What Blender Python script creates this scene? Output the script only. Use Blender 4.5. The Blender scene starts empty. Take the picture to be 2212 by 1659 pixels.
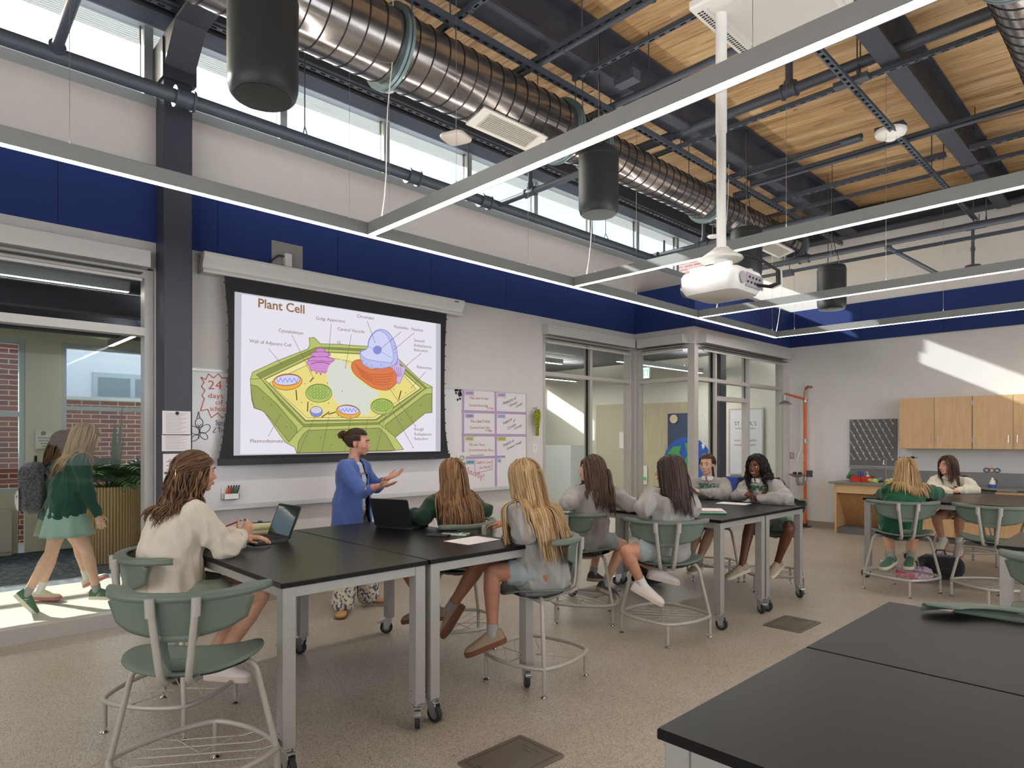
import bpy, bmesh, math, random
from math import sin, cos, pi, sqrt, radians as rad, atan2
from mathutils import Vector as V, Matrix, noise, Euler
from mathutils.bvhtree import BVHTree
C = bpy.context.scene.collection
scene = bpy.context.scene
# ------------------------------------------------------------------ camera
CAMH = 1.57; FPX = 1399.0
FWD = V((-.7206, .6934, 0)); RGT = V((.6934, .7206, 0))
cam = bpy.data.objects.new('camera', bpy.data.cameras.new('camera')); C.objects.link(cam)
cam.data.sensor_width = 36; cam.data.lens = FPX/2212*36; cam.data.shift_y = (950-829.5)/2212
cam.data.clip_start = .05; cam.data.clip_end = 300
cam.location = (0, 0, CAMH); cam.rotation_euler = (rad(90), 0, rad(46.1)); scene.camera = cam
# ------------------------------------------------------------------ light and exposure
SKY = .62; SUN = 13.0; LAMP = 25.0; FILL = 150.0
scene.view_settings.view_transform = 'Standard'; scene.view_settings.look = 'None'
scene.view_settings.exposure = 0.14; scene.view_settings.gamma = 1; scene.view_settings.use_curve_mapping = False
scene.cycles.use_denoising = True
scene.cycles.max_bounces = 8; scene.cycles.diffuse_bounces = 4; scene.cycles.glossy_bounces = 4
scene.cycles.transparent_max_bounces = 16; scene.cycles.sample_clamp_indirect = 6
scene.cycles.caustics_reflective = False; scene.cycles.caustics_refractive = False
w = bpy.data.worlds.new('sky'); scene.world = w; w.use_nodes = True
_n = w.node_tree; _bg = _n.nodes['Background']
_sk = _n.nodes.new('ShaderNodeTexSky'); _sk.sky_type = 'NISHITA'; _sk.sun_disc = False
_sk.sun_elevation = rad(27); _sk.sun_rotation = rad(250); _sk.air_density = 1.2; _sk.dust_density = 2.5
_n.links.new(_sk.outputs[0], _bg.inputs[0]); _bg.inputs[1].default_value = SKY
sl = bpy.data.lights.new('sun', 'SUN'); sl.energy = SUN; sl.angle = rad(.6); sl.color = (1, .95, .88)
so = bpy.data.objects.new('sun', sl); C.objects.link(so)
so.rotation_euler = V((1, .333, -.5365)).to_track_quat('-Z', 'Y').to_euler()
def area(name, loc, d, sx, sy, e, col=(1, 1, 1)):   # fill lamp added at an unseen wall to brighten the room
    l = bpy.data.lights.new(name, 'AREA'); l.shape = 'RECTANGLE'; l.size = sx; l.size_y = sy; l.energy = e; l.color = col
    o = bpy.data.objects.new(name, l); C.objects.link(o); o.location = loc
    o.rotation_euler = V(d).to_track_quat('-Z', 'Y').to_euler(); return o
area('fill_east', (4.35, 5, 2.2), (-1, 0, 0), 9, 2.4, FILL*1.6, (.86, .93, 1))
area('fill_south', (-1, -2.85, 2.1), (0, 1, 0), 7, 2.2, FILL*1.0, (.96, .97, 1))

# ------------------------------------------------------------------ pixel of the photograph -> place in the room
def ray(px, py): return FWD + RGT*((px-1106)/FPX) + V((0, 0, (950-py)/FPX))
def P(px, py, d): return V((0, 0, CAMH)) + ray(px, py)*d
def OX(px, py, X): r = ray(px, py); return V((0, 0, CAMH)) + r*(X/r.x)
def OY(px, py, Y): r = ray(px, py); return V((0, 0, CAMH)) + r*(Y/r.y)
def OZ(px, py, Z): r = ray(px, py); return V((0, 0, CAMH)) + r*((Z-CAMH)/r.z)

# ------------------------------------------------------------------ materials
def lin(c):
    f = lambda v: v/12.92 if v <= .04045 else ((v+.055)/1.055)**2.4
    return (f(c[0]/255), f(c[1]/255), f(c[2]/255), 1)
MATS = {}
def nodes(name):
    m = bpy.data.materials.new(name); m.use_nodes = True
    return m, m.node_tree.nodes, m.node_tree.links, m.node_tree.nodes['Principled BSDF']
def mat(name, rgb=(128, 128, 128), rough=.5, metal=0, emit=None, es=1, spec=.5, var=.0, vs=(6, 6, 6), bump=0, bs=60, sheen=0, coat=0):
    """plain colour with a faint procedural unevenness and, where asked, fine relief"""
    if name in MATS: return MATS[name]
    m, N, L, b = nodes(name); c = lin(rgb)
    b.inputs['Base Color'].default_value = c; b.inputs['Roughness'].default_value = rough
    b.inputs['Metallic'].default_value = metal; b.inputs['Specular IOR Level'].default_value = spec
    if sheen: b.inputs['Sheen Weight'].default_value = sheen
    if coat: b.inputs['Coat Weight'].default_value = coat
    tc = N.new('ShaderNodeTexCoord')
    if var:
        mp = N.new('ShaderNodeMapping'); mp.inputs['Scale'].default_value = vs; L.new(tc.outputs['Object'], mp.inputs[0])
        nz = N.new('ShaderNodeTexNoise'); nz.inputs['Detail'].default_value = 4; L.new(mp.outputs[0], nz.inputs[0])
        r = N.new('ShaderNodeValToRGB'); r.color_ramp.elements[0].position = .3; r.color_ramp.elements[1].position = .7
        r.color_ramp.elements[0].color = [x*(1-var) for x in c[:3]]+[1]; r.color_ramp.elements[1].color = [min(1, x*(1+var)) for x in c[:3]]+[1]
        L.new(nz.outputs[0], r.inputs[0]); L.new(r.outputs[0], b.inputs['Base Color'])
    if bump:
        n2 = N.new('ShaderNodeTexNoise'); n2.inputs['Scale'].default_value = bs; n2.inputs['Detail'].default_value = 3
        L.new(tc.outputs['Object'], n2.inputs[0]); bp = N.new('ShaderNodeBump'); bp.inputs['Strength'].default_value = bump
        bp.inputs['Distance'].default_value = .002; L.new(n2.outputs[0], bp.inputs['Height']); L.new(bp.outputs[0], b.inputs['Normal'])
    if emit:
        b.inputs['Emission Color'].default_value = lin(emit); b.inputs['Emission Strength'].default_value = es
    MATS[name] = m; return m
def ramp(N, stops):
    r = N.new('ShaderNodeValToRGB'); e = r.color_ramp.elements
    while len(e) < len(stops): e.new(.5)
    for k, (p, c) in enumerate(stops): e[k].position = p; e[k].color = lin(c)
    return r
def math_(N, L, op, a, b=None):
    n = N.new('ShaderNodeMath'); n.operation = op
    for i, v in enumerate((a, b)):
        if v is None: continue
        if isinstance(v, (int, float)): n.inputs[i].default_value = v
        else: L.new(v, n.inputs[i])
    return n.outputs[0]
def wood_deck():
    m, N, L, b = nodes('pine_deck'); tc = N.new('ShaderNodeTexCoord'); s = N.new('ShaderNodeSeparateXYZ'); L.new(tc.outputs['Object'], s.inputs[0])
    row = math_(N, L, 'FLOOR', math_(N, L, 'DIVIDE', s.outputs['Y'], .135))
    wn = N.new('ShaderNodeTexWhiteNoise'); wn.noise_dimensions = '1D'; L.new(row, wn.inputs['W'])
    col = math_(N, L, 'FLOOR', math_(N, L, 'ADD', math_(N, L, 'DIVIDE', s.outputs['X'], 1.9), math_(N, L, 'MULTIPLY', wn.outputs[0], 7.0)))
    cv = N.new('ShaderNodeCombineXYZ'); L.new(row, cv.inputs[0]); L.new(col, cv.inputs[1])
    w2 = N.new('ShaderNodeTexWhiteNoise'); w2.noise_dimensions = '2D'; L.new(cv.outputs[0], w2.inputs['Vector'])
    off = N.new('ShaderNodeVectorMath'); off.operation = 'SCALE'; off.inputs['Scale'].default_value = 9; L.new(w2.outputs['Color'], off.inputs[0])
    ad = N.new('ShaderNodeVectorMath'); ad.operation = 'ADD'; L.new(tc.outputs['Object'], ad.inputs[0]); L.new(off.outputs[0], ad.inputs[1])
    mp = N.new('ShaderNodeMapping'); mp.inputs['Scale'].default_value = (1.1, 14, 1); L.new(ad.outputs[0], mp.inputs[0])
    nz = N.new('ShaderNodeTexNoise'); nz.inputs['Scale'].default_value = 1.3; nz.inputs['Detail'].default_value = 5; nz.inputs['Distortion'].default_value = 1.2; L.new(mp.outputs[0], nz.inputs[0])
    mp2 = N.new('ShaderNodeMapping'); mp2.inputs['Scale'].default_value = (2, 55, 1); L.new(ad.outputs[0], mp2.inputs[0])
    n2 = N.new('ShaderNodeTexNoise'); n2.inputs['Scale'].default_value = 2; n2.inputs['Detail'].default_value = 4; n2.inputs['Distortion'].default_value = .6; L.new(mp2.outputs[0], n2.inputs[0])
    v = math_(N, L, 'ADD', math_(N, L, 'MULTIPLY', nz.outputs[0], .75), math_(N, L, 'MULTIPLY', n2.outputs[0], .25))
    v = math_(N, L, 'ADD', v, math_(N, L, 'MULTIPLY', math_(N, L, 'SUBTRACT', w2.outputs['Value'], .5), .16))
    r = ramp(N, [(.28, (222, 196, 152)), (.45, (204, 168, 120)), (.58, (184, 146, 100)), (.70, (148, 108, 70)), (.84, (104, 70, 44))]); L.new(v, r.inputs[0])
    vo = N.new('ShaderNodeTexVoronoi'); vo.inputs['Scale'].default_value = 2.6
    mp3 = N.new('ShaderNodeMapping'); mp3.inputs['Scale'].default_value = (.62, 1.5, 1); L.new(ad.outputs[0], mp3.inputs[0]); L.new(mp3.outputs[0], vo.inputs['Vector'])
    kn = ramp(N, [(.0, (60, 34, 18)), (.045, (88, 50, 24)), (.075, (255, 255, 255)), (1, (255, 255, 255))]); L.new(vo.outputs['Distance'], kn.inputs[0])
    mx = N.new('ShaderNodeMix'); mx.data_type = 'RGBA'; mx.blend_type = 'MULTIPLY'; mx.inputs['Factor'].default_value = 1
    L.new(r.outputs[0], mx.inputs['A']); L.new(kn.outputs[0], mx.inputs['B'])
    fr = math_(N, L, 'FRACT', math_(N, L, 'DIVIDE', s.outputs['Y'], .135)); jt = math_(N, L, 'GREATER_THAN', fr, .03)
    m2 = N.new('ShaderNodeMix'); m2.data_type = 'RGBA'; m2.blend_type = 'MULTIPLY'; m2.inputs['Factor'].default_value = .55
    L.new(mx.outputs['Result'], m2.inputs['A']); L.new(jt, m2.inputs['B']); L.new(m2.outputs['Result'], b.inputs['Base Color'])
    b.inputs['Roughness'].default_value = .45; return m
def terrazzo(name, base, dark, light, rough=.38):
    m, N, L, b = nodes(name); tc = N.new('ShaderNodeTexCoord')
    vo = N.new('ShaderNodeTexVoronoi'); vo.inputs['Scale'].default_value = 250; L.new(tc.outputs['Object'], vo.inputs['Vector'])
    sp = N.new('ShaderNodeSeparateColor'); L.new(vo.outputs['Color'], sp.inputs[0])
    r = ramp(N, [(0, dark), (.16, dark), (.2, base), (.55, base), (.75, light), (1, light)]); L.new(sp.outputs[0], r.inputs[0])
    big = N.new('ShaderNodeTexNoise'); big.inputs['Scale'].default_value = 1.1; big.inputs['Detail'].default_value = 3; L.new(tc.outputs['Object'], big.inputs[0])
    rb = ramp(N, [(.3, (232, 226, 220)), (.7, (255, 255, 255))]); L.new(big.outputs[0], rb.inputs[0])
    mx = N.new('ShaderNodeMix'); mx.data_type = 'RGBA'; mx.blend_type = 'MULTIPLY'; mx.inputs['Factor'].default_value = 1
    L.new(r.outputs[0], mx.inputs['A']); L.new(rb.outputs[0], mx.inputs['B']); L.new(mx.outputs['Result'], b.inputs['Base Color'])
    b.inputs['Roughness'].default_value = rough; return m
def brick_mat():
    m, N, L, b = nodes('red_brick'); tc = N.new('ShaderNodeTexCoord'); s = N.new('ShaderNodeSeparateXYZ'); L.new(tc.outputs['Object'], s.inputs[0])
    cv = N.new('ShaderNodeCombineXYZ'); L.new(math_(N, L, 'ADD', s.outputs['Y'], s.outputs['X']), cv.inputs[0]); L.new(s.outputs['Z'], cv.inputs[1])
    br = N.new('ShaderNodeTexBrick'); br.inputs['Scale'].default_value = 1; br.inputs['Brick Width'].default_value = .29; br.inputs['Row Height'].default_value = .085
    br.inputs['Mortar Size'].default_value = .008; br.inputs['Color1'].default_value = lin((150, 88, 80)); br.inputs['Color2'].default_value = lin((122, 66, 62)); br.inputs['Mortar'].default_value = lin((205, 190, 172))
    L.new(cv.outputs[0], br.inputs['Vector']); L.new(br.outputs['Color'], b.inputs['Base Color']); b.inputs['Roughness'].default_value = .85; return m
def maple(name, vert=True, a=(212, 176, 134), c=(198, 160, 116)):
    m, N, L, b = nodes(name); tc = N.new('ShaderNodeTexCoord'); mp = N.new('ShaderNodeMapping')
    mp.inputs['Scale'].default_value = (9, 9, .9) if vert else (.9, .9, 9); L.new(tc.outputs['Object'], mp.inputs[0])
    nz = N.new('ShaderNodeTexNoise'); nz.inputs['Scale'].default_value = 2.5; nz.inputs['Detail'].default_value = 5; nz.inputs['Distortion'].default_value = .8; L.new(mp.outputs[0], nz.inputs[0])
    r = ramp(N, [(.3, a), (.7, c)]); L.new(nz.outputs[0], r.inputs[0]); L.new(r.outputs[0], b.inputs['Base Color']); b.inputs['Roughness'].default_value = .42; return m
def glass_mat(name, tint=(250, 253, 252), refl=1.0):
    m = bpy.data.materials.new(name); m.use_nodes = True; N = m.node_tree.nodes; L = m.node_tree.links; N.clear()
    o = N.new('ShaderNodeOutputMaterial'); t = N.new('ShaderNodeBsdfTransparent'); t.inputs[0].default_value = lin(tint)
    g = N.new('ShaderNodeBsdfGlossy'); g.inputs['Roughness'].default_value = 0.0; ge = N.new('ShaderNodeNewGeometry')
    d = N.new('ShaderNodeVectorMath'); d.operation = 'DOT_PRODUCT'; L.new(ge.outputs['Incoming'], d.inputs[0]); L.new(ge.outputs['Normal'], d.inputs[1])
    f = math_(N, L, 'POWER', math_(N, L, 'SUBTRACT', 1, math_(N, L, 'ABSOLUTE', d.outputs['Value'])), 5)
    f = math_(N, L, 'MULTIPLY', math_(N, L, 'ADD', math_(N, L, 'MULTIPLY', f, .9), .035), refl)
    mx = N.new('ShaderNodeMixShader'); L.new(f, mx.inputs[0]); L.new(t.outputs[0], mx.inputs[1]); L.new(g.outputs[0], mx.inputs[2]); L.new(mx.outputs[0], o.inputs[0])
    return m
def fabric(name, rgb, speck=0.12, rough=.95, scale=420):
    m, N, L, b = nodes(name); tc = N.new('ShaderNodeTexCoord'); c = rgb
    nz = N.new('ShaderNodeTexNoise'); nz.inputs['Scale'].default_value = scale; nz.inputs['Detail'].default_value = 2; L.new(tc.outputs['Object'], nz.inputs[0])
    r = ramp(N, [(.32, tuple(x*(1-speck) for x in c)), (.68, tuple(min(255, x*(1+speck)) for x in c))]); L.new(nz.outputs[0], r.inputs[0]); L.new(r.outputs[0], b.inputs['Base Color'])
    bp = N.new('ShaderNodeBump'); bp.inputs['Strength'].default_value = .25; bp.inputs['Distance'].default_value = .002; L.new(nz.outputs[0], bp.inputs['Height']); L.new(bp.outputs[0], b.inputs['Normal'])
    b.inputs['Roughness'].default_value = rough; b.inputs['Sheen Weight'].default_value = .2; b.inputs['Specular IOR Level'].default_value = .2; return m
def spotted(name, base, spots, scale=38, cut=.36):
    m, N, L, b = nodes(name); tc = N.new('ShaderNodeTexCoord')
    nz = N.new('ShaderNodeTexNoise'); nz.inputs['Scale'].default_value = scale; nz.inputs['Detail'].default_value = 2; L.new(tc.outputs['Object'], nz.inputs[0])
    r = ramp(N, [(0, spots), (cut, spots), (cut+.05, base), (1, base)]); L.new(nz.outputs[0], r.inputs[0]); L.new(r.outputs[0], b.inputs['Base Color']); b.inputs['Roughness'].default_value = .9; return m
def skin_mat(name, rgb):
    m, N, L, b = nodes(name); tc = N.new('ShaderNodeTexCoord')
    nz = N.new('ShaderNodeTexNoise'); nz.inputs['Scale'].default_value = 14; L.new(tc.outputs['Object'], nz.inputs[0])
    r = ramp(N, [(.3, tuple(x*.95 for x in rgb)), (.7, tuple(min(255, x*1.03) for x in rgb))]); L.new(nz.outputs[0], r.inputs[0]); L.new(r.outputs[0], b.inputs['Base Color'])
    b.inputs['Roughness'].default_value = .48; b.inputs['Subsurface Weight'].default_value = .0; b.inputs['Specular IOR Level'].default_value = .35; return m
def hair_mat(name, c0, c1, c2):
    m, N, L, b = nodes(name); at = N.new('ShaderNodeAttribute'); at.attribute_name = 'tint'
    s = N.new('ShaderNodeSeparateColor'); L.new(at.outputs['Color'], s.inputs[0])
    r = ramp(N, [(0, c0), (.5, c1), (1, c2)]); L.new(s.outputs[0], r.inputs[0]); L.new(r.outputs[0], b.inputs['Base Color'])
    b.inputs['Roughness'].default_value = .42; b.inputs['Specular IOR Level'].default_value = .35; return m
def seamed(name, rgb, y0, step):   # painted acoustic panels: fine fabric and a joint every so often
    m, N, L, b = nodes(name); tc = N.new('ShaderNodeTexCoord'); s = N.new('ShaderNodeSeparateXYZ'); L.new(tc.outputs['Object'], s.inputs[0])
    a = math_(N, L, 'FRACT', math_(N, L, 'DIVIDE', math_(N, L, 'ADD', math_(N, L, 'ADD', s.outputs['Y'], s.outputs['X']), y0), step))
    j = math_(N, L, 'GREATER_THAN', a, .006); mx = N.new('ShaderNodeMix'); mx.data_type = 'RGBA'; c = lin(rgb)
    mx.inputs['A'].default_value = [x*.35 for x in c[:3]]+[1]; mx.inputs['B'].default_value = c; L.new(j, mx.inputs['Factor']); L.new(mx.outputs['Result'], b.inputs['Base Color'])
    b.inputs['Roughness'].default_value = .9; return m

WALL = mat('plaster_wall', (212, 207, 204), .85, var=.02, vs=(1.5, 1.5, 1.5))
WALLW = mat('plaster_white', (218, 216, 215), .85, var=.02, vs=(1, 1, 1))
BLUE = seamed('blue_acoustic_panel', (33, 54, 116), 4.0, 1.22)
NAVY = mat('navy_steel', (62, 65, 77), .7, var=.05)
NAVYD = mat('dark_steel', (58, 61, 74), .5, var=.04)
PIPE = mat('painted_pipe', (70, 77, 88), .45, var=.05)
DECK = wood_deck()
FLOOR = terrazzo('terrazzo_floor', (174, 165, 152), (124, 113, 102), (194, 187, 175))
ALU = mat('anodised_aluminium', (190, 186, 182), .4, .25, var=.03)
ALUD = mat('dark_gasket', (22, 23, 25), .6)  # one even near-black colour for the gasket strips
GLASS = glass_mat('clear_glass', refl=.22); CLGL = glass_mat('clerestory_glass', (246, 250, 252), .4)
WHITE = mat('white_plastic', (226, 226, 222), .4); WHITEM = mat('white_enamel', (232, 230, 226), .35)
LENSH = mat('hall_lens', (255, 250, 240), .5, emit=(255, 248, 238), es=LAMP*3.4)
BLACK = mat('black_plastic', (24, 25, 28), .5); BLACKM = mat('black_matte', (30, 32, 35), .6)
CHROME = mat('chrome', (205, 205, 205), .15, 1); STEEL = mat('brushed_steel', (170, 168, 165), .35, .9)
RUBBER = mat('grey_rubber', (66, 68, 72), .6); RUBD = mat('dark_rubber', (38, 38, 40), .7)
BRICK = brick_mat(); MAPLE = maple('maple_upright'); MAPLEH = maple('maple_lengthwise', False)
MAPLED = maple('maple_shelf', True, (196, 152, 104), (178, 132, 88))
LENS = mat('lit_lens', (255, 245, 230), .5, emit=(255, 249, 241), es=LAMP)
LAMPB = mat('lamp_body', (150, 153, 152), .45, .15)
TABLE = mat('black_epoxy_resin', (15, 14, 15), .33, spec=.24, var=.12, vs=(14, 14, 14))
LEGM = mat('silver_leg', (166, 163, 158), .42, .3, var=.03)
GREEN = mat('sage_green_plastic', (98, 111, 100), .5, bump=.15, bs=500)
TUBE = mat('taupe_tube', (172, 166, 157), .42, .2)

# ------------------------------------------------------------------ mesh collector
def frame_of(d, up=None):
    d = V(d).normalized(); u = V(up) if up is not None else (V((0, 0, 1)) if abs(d.z) < .95 else V((1, 0, 0)))
    x = u.cross(d)
    if x.length < 1e-6: x = V((0, 1, 0)).cross(d)
    x.normalize(); return x, d.cross(x).normalized(), d
class MB:
    def __init__(s): s.v = []; s.f = []; s.m = []; s.t = []; s.tv = 0.
    def add(s, vs, fs, mi=0):
        o = len(s.v); s.v += [tuple(a) for a in vs]; s.f += [tuple(i+o for i in f) for f in fs]; s.m += [mi]*len(fs); s.t += [s.tv]*len(vs); return s
    def box(s, a, b, mi=0, M=None):
        x0, y0, z0 = a; x1, y1, z1 = b
        vs = [V(p) for p in ((x0, y0, z0), (x1, y0, z0), (x1, y1, z0), (x0, y1, z0), (x0, y0, z1), (x1, y0, z1), (x1, y1, z1), (x0, y1, z1))]
        if M is not None: vs = [M @ p for p in vs]
        return s.add(vs, [(0, 3, 2, 1), (4, 5, 6, 7), (0, 1, 5, 4), (1, 2, 6, 5), (2, 3, 7, 6), (3, 0, 4, 7)], mi)
    def bar(s, p, q, w, h, mi=0, up=None):   # square bar between two points
        p, q = V(p), V(q); x, y, d = frame_of(q-p, up); vs = []
        for c in (p, q):
            for a, b in ((-1, -1), (1, -1), (1, 1), (-1, 1)): vs.append(c + x*(a*w/2) + y*(b*h/2))
        return s.add(vs, [(0, 3, 2, 1), (4, 5, 6, 7), (0, 1, 5, 4), (1, 2, 6, 5), (2, 3, 7, 6), (3, 0, 4, 7)], mi)
    def tube(s, pts, r, seg=10, closed=False, mi=0, sx=1., up=None, caps=True):
        pts = [V(p) for p in pts]; n = len(pts); rs = r if isinstance(r, (list, tuple)) else [r]*n; rings = []; px = None
        for i, p in enumerate(pts):
            a = pts[(i-1) % n] if (closed or i) else p; b = pts[(i+1) % n] if (closed or i < n-1) else p
            t = (b-a); t = t.normalized() if t.length > 1e-9 else V((0, 0, 1))
            if px is None: x, y, _ = frame_of(t, up)
            else:
                x = px - t*px.dot(t)
                if x.length < 1e-6: x = frame_of(t)[0]
                x.normalize(); y = t.cross(x)
            px = x; rings.append([p + x*(cos(2*pi*k/seg)*rs[i]*sx) + y*(sin(2*pi*k/seg)*rs[i]) for k in range(seg)])
        vs = [q for R in rings for q in R]; fs = []
        for i in range(n if closed else n-1):
            j = (i+1) % n
            for k in range(seg): k2 = (k+1) % seg; fs.append((i*seg+k, i*seg+k2, j*seg+k2, j*seg+k))
        if not closed and caps: fs += [tuple(range(seg-1, -1, -1)), tuple((n-1)*seg+k for k in range(seg))]
        return s.add(vs, fs, mi)
    def cyl(s, p, q, r, seg=20, mi=0, r2=None): return s.tube([p, q], [r, r if r2 is None else r2], seg, mi=mi)
    def lathe(s, prof, at=(0, 0, 0), seg=24, mi=0, ax=(0, 0, 1), caps=True):
        x, y, d = frame_of(ax); at = V(at); vs = [at + x*(cos(2*pi*k/seg)*r) + y*(sin(2*pi*k/seg)*r) + d*z for r, z in prof for k in range(seg)]; fs = []
        for i in range(len(prof)-1):
            for k in range(seg): k2 = (k+1) % seg; fs.append((i*seg+k, i*seg+k2, (i+1)*seg+k2, (i+1)*seg+k))
        if caps: fs += [tuple(range(seg-1, -1, -1)), tuple((len(prof)-1)*seg+k for k in range(seg))]
        return s.add(vs, fs, mi)
    def prism(s, poly, z0, z1, fn=lambda a, b, c: (a, b, c), mi=0):   # polygon extruded; fn maps (a,b,z)
        n = len(poly); vs = [fn(a, b, z0) for a, b in poly] + [fn(a, b, z1) for a, b in poly]
        return s.add(vs, [tuple(range(n-1, -1, -1)), tuple(range(n, 2*n))] + [(i, (i+1) % n, n+(i+1) % n, n+i) for i in range(n)], mi)
    def ball(s, c, r, seg=16, rings=10, mi=0, M=None):
        c = V(c); r = r if isinstance(r, (tuple, list)) else (r, r, r); vs = []; fs = []
        for i in range(rings+1):
            th = pi*i/rings
            for k in range(seg):
                ph = 2*pi*k/seg; q = V((r[0]*sin(th)*cos(ph), r[1]*sin(th)*sin(ph), r[2]*cos(th)))
                if M is not None: q = M @ q
                vs.append(c+q)
        for i in range(rings):
            for k in range(seg): k2 = (k+1) % seg; fs.append((i*seg+k, (i+1)*seg+k, (i+1)*seg+k2, i*seg+k2))
        return s.add(vs, fs, mi)
    def grid(s, fn, nu, nv, mi=0, closeu=False):
        vs = [fn(i/(nu if closeu else nu-1), j/(nv-1)) for j in range(nv) for i in range(nu)]; fs = []
        for j in range(nv-1):
            for i in range(nu if closeu else nu-1): i2 = (i+1) % nu; fs.append((j*nu+i, j*nu+i2, (j+1)*nu+i2, (j+1)*nu+i))
        return s.add(vs, fs, mi)
    def mesh(s, name, mats, smooth=0, clean=False):
        me = bpy.data.meshes.new(name); me.from_pydata(s.v, [], s.f)
        for m in (mats if isinstance(mats, (list, tuple)) else [mats]): me.materials.append(m)
        if any(s.m): me.polygons.foreach_set('material_index', s.m)
        if any(s.t):
            at = me.attributes.new('tint', 'FLOAT_COLOR', 'POINT'); at.data.foreach_set('color', [x for t in s.t for x in (t, t, t, 1)])
        if clean:
            bm = bmesh.new(); bm.from_mesh(me); bmesh.ops.remove_doubles(bm, verts=bm.verts, dist=1e-5); bmesh.ops.recalc_face_normals(bm, faces=bm.faces); bm.to_mesh(me); bm.free()
        if smooth:
            me.polygons.foreach_set('use_smooth', [True]*len(me.polygons))
            if smooth < 180: me.set_sharp_from_angle(angle=rad(smooth))
        me.update(); return me
    def build(s, name, mats, parent=None, smooth=0, bevel=0, thick=0, clean=False, sub=0):
        o = bpy.data.objects.new(name, s.mesh(name, mats, smooth, clean)); C.objects.link(o)
        if parent is not None: o.parent = parent
        if thick:
            q = o.modifiers.new('thickness', 'SOLIDIFY'); q.thickness = thick; q.offset = 0
        if sub: q = o.modifiers.new('subd', 'SUBSURF'); q.levels = sub; q.render_levels = sub
        if bevel:
            q = o.modifiers.new('bevel', 'BEVEL'); q.width = bevel; q.segments = 2; q.limit_method = 'ANGLE'; q.angle_limit = rad(40)
        return o
def tag(o, label=None, cat=None, group=None, kind=None):
    if label: o['label'] = label
    if cat: o['category'] = cat
    if group: o['group'] = group
    if kind: o['kind'] = kind
    return o
def empty(name, loc=(0, 0, 0), rz=0, label=None, cat=None, group=None):
    o = bpy.data.objects.new(name, None); C.objects.link(o); o.location = loc; o.rotation_euler = (0, 0, rad(rz)); o.empty_display_size = .1
    return tag(o, label, cat, group)
def copy_tree(o, parent=None):
    c = o.copy(); C.objects.link(c)
    if parent is not None: c.parent = parent
    for ch in list(o.children): copy_tree(ch, c)
    return c
def S(o): o['kind'] = 'structure'; return o
def wbox(name, a, b, m, bevel=0): return S(MB().box(a, b).build(name, m, bevel=bevel))
def textmesh(txt, size, mapf, mi=0, mb=None, bold=0, align='LEFT', shear=0, space=1.):
    """flat lettering; mapf takes letter-plane (u,v) to the place it is written"""
    cu = bpy.data.curves.new('t', 'FONT'); cu.body = txt; cu.size = size; cu.align_x = align; cu.offset = bold; cu.shear = shear; cu.space_character = space; cu.resolution_u = 3
    o = bpy.data.objects.new('t', cu); me = bpy.data.meshes.new_from_object(o); mb = mb or MB()
    mb.add([mapf(v.co.x, v.co.y) for v in me.vertices], [tuple(p.vertices) for p in me.polygons], mi)
    bpy.data.objects.remove(o); bpy.data.meshes.remove(me); bpy.data.curves.remove(cu); return mb
def world_of(o):
    m = Matrix.Translation(o.location) @ o.rotation_euler.to_matrix().to_4x4()
    return m if o.parent is None else world_of(o.parent) @ o.matrix_parent_inverse @ m
def under(o, parent):     # parent a piece that was modelled where it stands
    o.parent = parent; o.matrix_parent_inverse = world_of(parent).inverted(); return o
XW, YN, XV, YV = -6.2, 12.1, -5.11, 8.72
# ------------------------------------------------------------------ floor, ceiling, walls
wbox('floor', (XW, -3, -.12), (4.5, YN, 0), FLOOR)
S(MB().box((-6.42, -3, -.12), (XW, 6.5, 0)).box((-6.42, 6.5, -.12), (XW, YN, 0)).build('floor_threshold', mat('threshold', (150, 142, 132), .5)))
dz = lambda x: 5.53-.045*(x+3.9)
mb = MB(); x0, x1 = -7.4, 4.7
mb.add([(x0, -3.2, dz(x0)), (x1, -3.2, dz(x1)), (x1, 12.5, dz(x1)), (x0, 12.5, dz(x0)), (x0, -3.2, dz(x0)+.25), (x1, -3.2, dz(x1)+.25), (x1, 12.5, dz(x1)+.25), (x0, 12.5, dz(x0)+.25)],
       [(0, 3, 2, 1), (4, 5, 6, 7), (0, 1, 5, 4), (1, 2, 6, 5), (2, 3, 7, 6), (3, 0, 4, 7)])
S(mb.build('ceiling', DECK))
# left wall: solid part, the band above the glazing, the strip over the clerestory
mb = MB()
mb.box((XW-.15, 1.66, 0), (XW, 6.56, 3.05)); mb.box((XW-.15, -3, 3.05), (XW, YV+.15, 4.45)); mb.box((XW-.15, YV+.15, 3.9), (XW, YN+.15, 4.45))
mb.box((XW-.15, -3, 5.3), (XW, YN+.15, 5.62)); S(mb.build('wall_left', WALL))
wbox('wall_left_blue_band', (XW, -3, 3.28), (XW+.02, YV, 3.94), BLUE)
mb = MB(); mb.box((XV, YN, 0), (4.5, YN+.15, 5.9)); mb.box((XW-.15, YN, 3.9), (XV, YN+.15, 5.9)); S(mb.build('wall_back', WALLW))
wbox('wall_back_blue_band', (XV, YN-.02, 3.28), (4.5, YN, 3.94), BLUE)
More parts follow.
